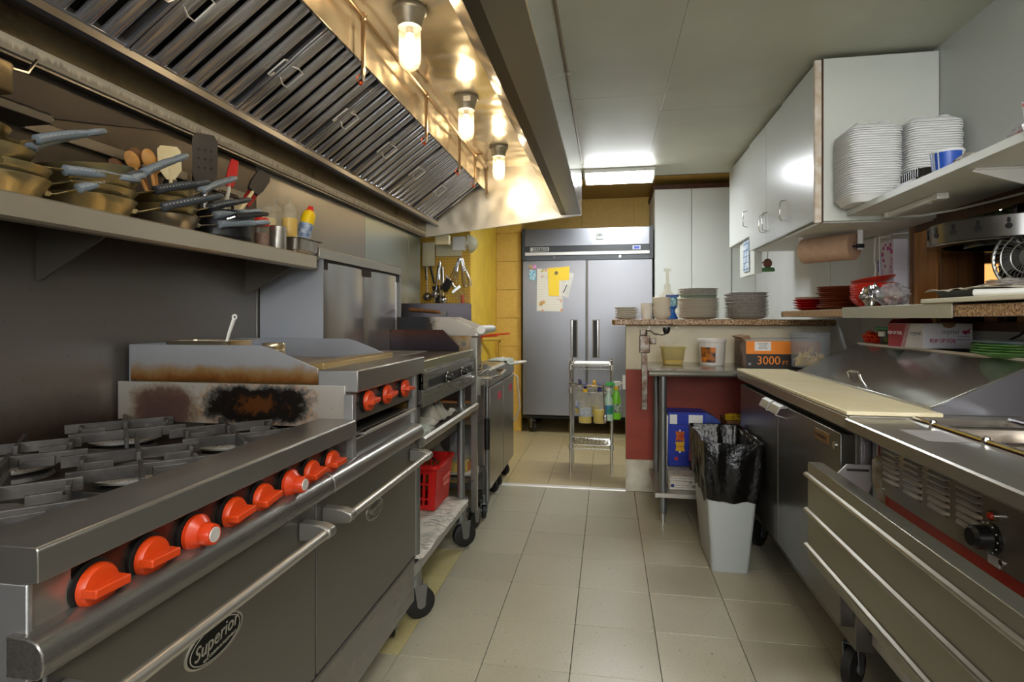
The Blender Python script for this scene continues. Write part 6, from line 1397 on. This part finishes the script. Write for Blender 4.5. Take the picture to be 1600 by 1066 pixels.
# items under the table
nb_ = thing('blue_snack_box', 'blue and white snack carton on the shelf under the steel table', 'box', (.5, 3.75, .18))
BLU = mat('carton_blue', '1230a0', .45)
MB().box(.375, .60, 3.66, 3.84, .265, .605).build('carton_body', BLU, nb_, bev=.001)
MB().prism([(.60, .605), (.66, .575), (.70, .545), (.70, .27), (.60, .265)], 'y', 3.70, 3.84).build('carton_torn_side', mat('carton_blue_shade', '26408c', .5, col2='3a58a8', vs=12), nb_)
for a, b_ in ((.385, .43), (.50, .585)): MB().box(a, b_, 3.6585, 3.66, .53, .59).build('white_check', WHITE, nb_)
MB().box(.375, .60, 3.6585, 3.66, .527, .53).build('fold_line', mat('line_dark', '0a1a5c', .5), nb_)
for (z, m, s_) in ((.455, mat('snack_orange', 'c86a1c', .4, col2='b03818', vs=40), 'CRISPS'), (.39, mat('snack_yellow', 'e8b41c', .4), 'CHIPS')):
    MB().prism([(.42, z-.028), (.425, z), (.418, z+.028), (.475, z+.03), (.47, z), (.477, z-.03)], 'y', 3.656, 3.66).build('snack_print', m, nb_)
    text(s_, .014, (.447, 3.6545, z), '-y', mat('print_red', 'b01c18', .5), nb_)
for z in (.49, .355): MB().cyl((.447, 3.6582, z), (.447, 3.66, z), .006).build('white_dot', WHITE, nb_)
MB().cyl((.425, 3.6582, .312), (.425, 3.66, .312), .012).build('red_emblem', mat('emblem_red', 'c0303a', .5), nb_)
t = thing('sauce_bottle_pack', 'dark red bottle with a white cap label beside the blue carton', 'bottle', (.53, 3.6, .27))
MB().lathe([(.036, 0), (.04, .01), (.04, .11), (.03, .15), (.018, .19), (.018, .205)], (.535, 3.60, .262), 20).build('bottle_body', mat('bottle_brown', '4a140c', .25), t)
MB().lathe([(.0405, .06), (.0405, .12)], (.535, 3.60, .262), 20, cap0=False, cap1=False).build('bottle_label', mat('label_red', 'c83a24', .4), t)
MB().cyl((.535, 3.60, .467), (.535, 3.60, .485), .02).build('bottle_cap', WHITE, t)
t = thing('paper_stack', 'stack of folded newspapers on the shelf under the steel table', 'newspaper', (.45, 3.6, .18))
for k in range(6): MB().loft([rrect(.36+.004*(k % 2), .62, 3.44+.003*(k % 3), 3.86, .008, z) for z in (.182+.013*k, .193+.013*k)]).build('folded_paper', NEWS if k % 2 else PAPER, t)
MB().cyl((.378, 3.437, .205), (.378, 3.44, .205), .010).build('round_stamp', mat('stamp_blue', '1c2c6a', .5), t)
t = tag(MB().prism([(.345, .60), (.365, .60), (.355, .18), (.335, .18)], 'y', 3.55, 3.85).xf(Matrix.Translation((-.0, 0, 0))).build('leaning_card', PAPER, bev=.001), 'pale sheet of card leaning behind the front table leg', 'card')
t = thing('snack_bag_box', 'yellow and brown open carton behind the bin bag', 'box', (.85, 3.75, .18))
MB().box(.73, 1.1, 3.66, 3.88, .182, .56).build('carton_body', mat('card_brown', '7a5430', .7), t, bev=.001)
crumple(MB(), (.78, 3.72, .575), .04, 33, (1.3, 1.2, .5)).build('snack_bag', mat('snack_bag_yellow', 'd8b020', .35), t, smooth=20)
crumple(MB(), (.90, 3.72, .57), .04, 35, (1.5, 1.2, .5)).build('snack_bag', mat('snack_bag_tan', 'b09468', .5), t, smooth=20)
# ------------------------------------------------------------------ bin
bn = thing('waste_bin', 'grey plastic waste bin lined with a black bag by the steel table', 'bin', (.57, 2.95, 0))
def br(z, g=0):
    k = z/.61
    return rrect(.485-.042*k-g, .652+.052*k+g, 2.775-.045*k-g, 3.12+.10*k+g, .018, z, 5)
MB().loft([br(0), br(.01), br(.35), br(.60), br(.60, -.006), br(.02, -.008)]).build('bin_body', mat('bin_grey', 'a9aeac', .42), bn)
def bagring(z, g, amp, seed, zj=0):
    base = br(min(z, .62), 0); n = len(base); cx_ = sum(p[0] for p in base)/n; cy_ = sum(p[1] for p in base)/n
    # resample to 120 points
    per = []; m = 120; segs = [(Vector(base[i]), Vector(base[(i+1) % n])) for i in range(n)]; Ls = [(b-a).length for a, b in segs]; T = sum(Ls)
    for k in range(m):
        s_ = T*k/m; i = 0
        while s_ > Ls[i] and i < n-1: s_ -= Ls[i]; i += 1
        a, b = segs[i]; p = a+(b-a)*(s_/max(Ls[i], 1e-9)); d = Vector((p.x-cx_, p.y-cy_, 0)).normalized()
        w1 = noise.noise((k*.16, z*5, seed)) ; w2 = noise.noise((p.x*28, p.y*28, z*22+seed)); w3 = abs(noise.noise((k*.45, z*3, seed+5)))
        q = p+d*(g+amp*(w1+.7*w2+.6*w3)); q.z = z+zj*noise.noise((k*.12, seed, 3))
        per.append(tuple(q))
    return per
rings = [bagring(.34, .004, .010, 1, .035), bagring(.37, .010, .014, 1, .02), bagring(.42, .014, .018, 1), bagring(.47, .016, .020, 1), bagring(.52, .014, .018, 1), bagring(.57, .011, .013, 1), bagring(.60, .008, .008, 1), bagring(.618, .004, .004, 1, .008), bagring(.616, -.006, .004, 1, .008), bagring(.58, -.014, .012, 2), bagring(.50, -.022, .016, 2), bagring(.38, -.03, .02, 2), bagring(.25, -.05, .02, 2), bagring(.2, -.08, .01, 2)]
rings[0] = [(p[0], p[1], p[2]) for p in rings[0]]
MB().loft(rings, cap0=False, cap1=True).build('bin_bag', BAG, bn, smooth=40)
# ------------------------------------------------------------------ prep table (refrigerated)
pt = thing('prep_table', 'stainless refrigerated prep table with a cream cutting board and sloped lid', 'prep table', (1.1, 2.5, 0))
BX = .72
MB().box(.76, 1.42, 1.90, 3.25, .16, .86).build('cabinet', STD, pt, bev=.002)
MB().prism([(.712, .862), (.707, .868), (.707, .902), (.712, .907), (1.43, .907), (1.43, .862)], 'y', 1.815, 3.27).build('top_frame', ST, pt, bev=.001)
MB().box(.745, .80, 1.9, 3.24, .838, .862).build('recess_strip', BLACKM, pt)  # black strip filling the recessed gap between doors and top frame
tb = MB().box(.704, .965, 1.822, 3.265, .908, .921).build('cutting_board', mat('board_ivory', 'ddd4b4', .5, col2='d4c8a2', vs=5), pt, bev=.003)
for a, b_ in ((1.912, 2.566), (2.574, 3.256)):
    d = MB().box(BX, .765, a, b_, .228, .836).build('door', STP, pt, bev=.003)
    MB().box(BX+.002, BX+.012, a-.003 if a > 2 else b_, a if a > 2 else b_+.003, .23, .83).build('door_edge', ALUP, d)
for y0, y1 in ((2.44, 2.56), (2.58, 2.70)):
    MB().prism([(.722, .838), (.705, .842), (.69, .835), (.675, .805), (.678, .803), (.695, .828), (.722, .83)], 'y', y0, y1).prism([(.675, .805), (.722, .79), (.722, .787), (.675, .80)], 'y', y0, y0+.003).build('door_pull', ALU, pt, bev=.001)
bdg = MB().box(.717, .72, 2.00, 2.13, .78, .815).build('badge_plate', mat('badge_bronze', '6e4a26', .5, .4, col2='8a6a3c', vs=30), pt)
text('CONTINENTAL', .018, (.7165, 2.065, .797), '-x', mat('badge_text', '3a2410', .5), bdg, sx=.85)
MB().cyl((.717, 1.955, .79), (.72, 1.955, .79), .012).build('lock', CHR, pt)
MB().box(.77, .80, 1.885, 1.90, .30, .86).box(.775, .785, 1.875, 1.89, .70, .82).build('hinge_post', STV, pt, bev=.001)
MB().prism([(.962, .921), (.962, .93), (1.25, 1.072), (1.25, 1.06)], 'y', 1.885, 3.085).build('sloped_lid', steel('steel_lid', '9c9c98', .18, (1.6, .07, 1.6), brush=.06, wave=.12), pt, bev=.001)
for ya in (1.884, 3.080): MB().prism([(.965, .908), (.965, .924), (1.25, 1.062), (1.40, 1.062), (1.40, .908)], 'y', ya, ya+.006).build('lid_end_plate', MATS.get('steel_lid_side') or steel('steel_lid_side', '9a9aa0', .3, (.3, .3, .3)), pt)
MB().box(1.25, 1.428, 1.885, 3.085, 1.06, 1.068).build('flat_back_top', steel('steel_back_top', '8f9296', .22, (1.6, .08, 1.6)), pt, bev=.001)
MB().box(1.243, 1.252, 1.885, 3.085, 1.062, 1.078).build('lid_back_rim', ALUP, pt, bev=.001)
MB().tube([(1.005, 2.56, .944), (.995, 2.56, .972), (1.0, 2.545, .98), (1.0, 2.465, .98), (.995, 2.45, .972), (1.005, 2.45, .944)], .0055, 10).build('lid_handle', CHR, pt)
MB().tube([(1.27, 1.879, .915), (1.33, 1.879, 1.05)], .004, 6).build('lid_stay', CHR, pt)
for y in (2.0, 3.15):
    for x in (.80, 1.36): caster(pt, x, y, .066, .17, -2.3, .034)
# on the flat top
pf = thing('foil_box', 'white and maroon pop up foil carton on the prep table top', 'box', (1.3, 2.6, 1.07))
FW = mat('foil_box_white', 'dcdade', .45); FM_ = mat('foil_box_maroon', '9a2c40', .45)
Mb = Matrix.Translation((1.222, 2.44, 1.0795)) @ Matrix.Rotation(R(11), 4, 'Z')     # local x along the long printed side
MB().box(0, .195, 0, .2, 0, .098).xf(Mb).build('carton_body', FW, pf, bev=.001)
MB().box(-.0008, 0, .001, .199, .001, .097).xf(Mb).build('carton_end', mat('foil_box_grey', 'c6c4c4', .5), pf)
MB().prism([(.199, .001), (.199, .097), (.095, .097), (.125, .001)], 'x', -.0016, -.0008).xf(Mb).build('maroon_corner', FM_, pf)
for k in range(3): MB().prism([(.092-.008*k, .097), (.089-.008*k, .097), (.119-.008*k, .001), (.122-.008*k, .001)], 'x', -.0016, -.0008).xf(Mb).build('pinstripe', FM_, pf)
MB().prism([(.07, .099), (.08, .085), (.10, .080), (.12, .085), (.13, .099)], 'y', -.0012, -.0004).xf(Mb).build('thumb_notch', mat('card_tan', '8a6a44', .7), pf)
MB().prism([(0, .098), (.195, .098), (.18, .125), (.015, .115)], 'y', .197, .199).xf(Mb).build('carton_flap', FM_, pf)
def ft(s_, size, u, z, m, sx=1, side=0):
    Fm = Mb.to_3x3() @ (FACE['-y'] if side == 0 else FACE['-x'])
    p = Mb @ (Vector((u, -.0016, z)) if side == 0 else Vector((-.0022, u, z)))
    text(s_, size, p, Fm, m, pf, sx=sx)
ft('POP UP FOIL', .022, .075, .03, mat('print_magenta', 'b02c58', .5), .85); ft('crystal', .024, .105, .066, mat('print_grey', '8a8a96', .5), 1.1)
ft('POP UP FOIL', .020, .158, .058, WHITE, .75, 1); ft('crystal', .022, .042, .06, mat('print_grey', '8a8a96', .5), 1, 1); ft('INTERFOLDED SHEETS', .006, .158, .035, MATS['print_grey']); ft('9 x 10.75 INCHES', .006, .158, .047, MATS['print_grey'])
MB().prism([(.150, .066), (.160, .072), (.172, .070), (.188, .082), (.180, .066), (.186, .060), (.172, .060), (.166, .054)], 'y', -.0014, -.0006).xf(Mb).build('bird_print', MATS['print_magenta'], pf)
gc = thing('green_lid_container', 'clear container with a green lid and sliced pickles beside the foil box', 'container', (1.3, 2.85, 1.07))
MB().loft([rrect(1.265, 1.35, 2.80, 2.90, .015, 1.07), rrect(1.255, 1.36, 2.79, 2.91, .015, 1.145)], cap1=False).build('container_wall', CLEAR, gc, solid=.0015)
MB().loft([rrect(1.245, 1.37, 2.775, 2.925, .02, z) for z in (1.145, 1.158)]).build('container_lid', mat('lid_green', '1a9a6a', .35), gc, bev=.003)
for k in range(16): MB().cyl((1.30+rnd.uniform(-.03, .03), 2.85+rnd.uniform(-.035, .035), 1.075+.003*k), (1.302+rnd.uniform(-.03, .03), 2.85+rnd.uniform(-.03, .03), 1.08+.003*k), .018, n=12).build('pickle_slice', mat('pickle', '8a9a3c', .5), gc)
MB().box(1.244, 1.256, 2.82, 2.87, 1.115, 1.138).build('latch', WHITE, gc, bev=.002)
rb = thing('tomato_basket', 'red mesh basket of small tomatoes at the far end of the prep table', 'basket', (1.3, 3.02, 1.07))
b = MB(); 
for k in range(20):
    a = 2*math.pi*k/20; b.tube([(1.30+math.cos(a)*.045, 3.0+math.sin(a)*.05, 1.0695), (1.30+math.cos(a)*.065, 3.0+math.sin(a)*.072, 1.115)], .0022, 4)
for z, k in ((1.072, .046), (1.085, .052), (1.10, .059), (1.115, .066)): b.ring((1.30, 3.0, z), k, .0025, 28, 5)
b.build('basket_mesh', mat('mesh_red', 'd83014', .4), rb)
for k in range(14): MB().sphere((1.30+rnd.uniform(-.035, .035), 3.0+rnd.uniform(-.04, .04), 1.092+rnd.uniform(0, .035)), .018, 12).build('tomato', mat('tomato', 'e04a18', .25, col2='d82a10', vs=15), rb)
for k in range(4):
    o = MB().lathe(plate_prof(.128, .02), n=36, cap0=True).build('green_rimmed_plate', mat('plate_green', '8ab46e', .3, col2='5c9a4c', vs=50)) if k == 0 else dup(gp0)
    if k == 0: gp0 = o
    o.location = (1.305, 2.045, 1.069+.0085*k); o.rotation_euler = (0, 0, k)
    tag(o, nth(k, 4, 'green rimmed plate in the short stack at the right edge'), 'plate', 'green rimmed plates')
tag(MB().lathe([(p[0]*.9, p[1]) for p in plate_prof(.14, .018)], n=36).xf(Matrix.Translation((1.305, 2.045, 1.106))).build('patterned_plate', mat('plate_pattern', 'b8c4c8', .3, col2='7a9aa0', vs=30)), 'blue grey patterned plate on top of the green rimmed plates', 'plate')
tag(MB().tube([(1.43, 2.18, 1.18), (1.40, 2.2, 1.14), (1.36, 2.25, 1.10), (1.36, 2.3, 1.075)], .004, 6).build('power_cable', BLACK), 'black cord hanging down the wall by the green plates', 'cord')
# ------------------------------------------------------------------ steam table
st = thing('steam_table', 'red and stainless steam table with louvred panel and folded down shelf', 'steam table', (1.1, 1.2, 0))
SX = .80
MB().box(SX, 1.42, .25, 1.865, .215, .86).build('red_body', REDB, st, bev=.002)
MB().box(SX-.004, SX+.01, .25, 1.875, .20, .235).box(SX-.003, SX+.01, 1.845, 1.875, .20, .86).build('body_frame', STV, st, bev=.001)
b = MB().prism([(.70, .866), (.695, .872), (.695, .898), (.70, .903), (.86, .903), (.86, .866)], 'y', .25, 1.812)
b.build('top_front', LED, st, bev=.001)
MB().box(.86, .875, .25, 1.87, .866, .903).box(1.40, 1.43, .25, 1.87, .866, .903).box(.86, 1.43, 1.84, 1.872, .866, .903).build('top_frame', ST, st)
MB().tube([(.885, 1.82, .907), (.885, .3, .907)], .0065, 8).tube([(1.14, 1.83, .907), (1.14, .3, .907)], .0065, 8).tube([(1.155, 1.83, .907), (1.155, .3, .907)], .005, 8).build('divider_bar', CHR, st)
for y in (1.72, 1.50): MB().box(.87, 1.40, y-.006, y+.006, .895, .904).sphere((.885, y, .909), .011, 8).build('cross_bar', CHR, st)
for (x0, x1, y0, y1) in ((.895, 1.13, 1.735, 1.83), (.895, 1.13, 1.515, 1.71), (.895, 1.13, 1.20, 1.49), (1.165, 1.395, 1.515, 1.83), (1.165, 1.395, 1.2, 1.49), (.895, 1.395, .3, 1.18)):
    MB().loft([rrect(x0, x1, y0, y1, .025, .902), rrect(x0+.008, x1-.008, y0+.008, y1-.008, .025, .898), rrect(x0+.02, x1-.02, y0+.02, y1-.02, .03, .80)], cap0=False, cap1=True).build('well_pan', steel('steel_well', 'b4aca0', .2, (.3, .3, .3), wave=.1) if 'steel_well' not in MATS else MATS['steel_well'], st, solid=.0015)
MB().box(.76, .858, 1.50, 1.64, .9032, .9038).build('worn_sticker', mat('sticker_grey', '9c9a9a', .5, .3), st)
vp = MB().box(SX-.008, SX, .4, 1.815, .685, .862).build('vent_panel', steel('steel_vent', 'a19b8e', .3, (1.6, .08, 1.6)), st, bev=.001)
lou = None
for c_ in range(4):
    yb = 1.79-.116*c_-.0; 
    for k in range(7):
        z = .835-.0165*k-.000*c_
        q = MB().loft([[(SX-.0085, y_, z+.005), (SX-.018, y_, z-.001), (SX-.0175, y_, z-.0045), (SX-.0085, y_, z-.006)] if 0 < i_ < 3 else [(SX-.0085, y_, z+.004), (SX-.009, y_, z), (SX-.009, y_, z-.002), (SX-.0085, y_, z-.004)] for i_, y_ in enumerate((yb, yb-.010, yb-.078, yb-.088))])
        lo = q.build('louvre', ALU, vp)
        MB().box(SX-.0095, SX-.008, yb-.080, yb-.006, z-.0085, z-.0055).build('louvre_slot', BLACKM, lo)
for (y, z) in ((1.80, .70), (1.80, .85), (1.295, .70), (1.295, .855), (1.05, .70)): MB().cyl((SX-.008, y, z), (SX-.011, y, z), .006).build('screw', CHR, vp)
MB().cyl((SX-.008, 1.312, .79), (SX-.018, 1.312, .79), .011).build('indicator_bezel', CHR, vp); MB().sphere((SX-.018, 1.312, .79), .008, 10).build('indicator_lamp', mat('lamp_red', 'b02c14', .25), vp)
dk_ = MB().lathe([(.034, 0), (.034, .006), (.026, .01), (.024, .035), (.018, .042)], (SX-.008, 1.325, .74), 28, FACE['-x']).build('dial', BLACK, st)
for k in range(12): a = 2*math.pi*k/12; MB().sphere((SX-.015, 1.325+math.cos(a)*.030, .74+math.sin(a)*.030), .0025, 5).build('dial_mark', WHITE, dk_)
MB().box(SX-.010, SX-.008, 1.30, 1.335, .685, .705).build('dial_plate', ALUP, vp)
# folded down tray shelf
dr_ = thing('tray_shelf', 'folded down stainless tray shelf with three ribs in front of the steam table', 'shelf', (.62, 1.1, .5))
SHF = steel('steel_tray_shelf', '858378', .24, (1.6, .07, 1.6), brush=.07)
MB().prism([(.60, .470), (.625, .470), (.625, .476), (.606, .476), (.606, .735), (.636, .735), (.636, .725), (.642, .725), (.642, .762), (.60, .762)], 'y', .15, 1.835).build('shelf_panel', SHF, dr_, bev=.002)
for z in (.722, .614, .506): MB().prism([(.601, z+.007), (.592, z+.004), (.590, z), (.592, z-.004), (.601, z-.007)], 'y', .15, 1.845).build('rib', mat('rib_steel', 'a09c90', .3, .9), dr_)
MB().prism([(.64, .60), (.64, .70), (.70, .765), (.77, .765), (.785, .74), (.74, .64), (.70, .58)], 'y', 1.81, 1.814).build('pivot_plate', STV, dr_, bev=.001)
MB().box(.70, .76, 1.8085, 1.81, .745, .752).build('pivot_slot', BLACKM, dr_)
MB().prism([(.765, .72), (.765, .78), (.785, .80), (.812, .80), (.812, .66), (.79, .64)], 'y', 1.80, 1.806).cyl((.785, 1.80, .755), (.785, 1.792, .755), .008).build('pivot_bracket', mat('bracket_worn', 'a39a88', .45, .6, col2='7a6648', vs=25), dr_, bev=.002)
MB().box(.64, .80, .6, .64, .69, .70).build('rear_arm', STD, dr_)
for y in (.4, 1.78): caster(st, 1.3, y, .06, .22, 0, .03); 
caster(st, .9, .45, .06, .22, 0, .03)
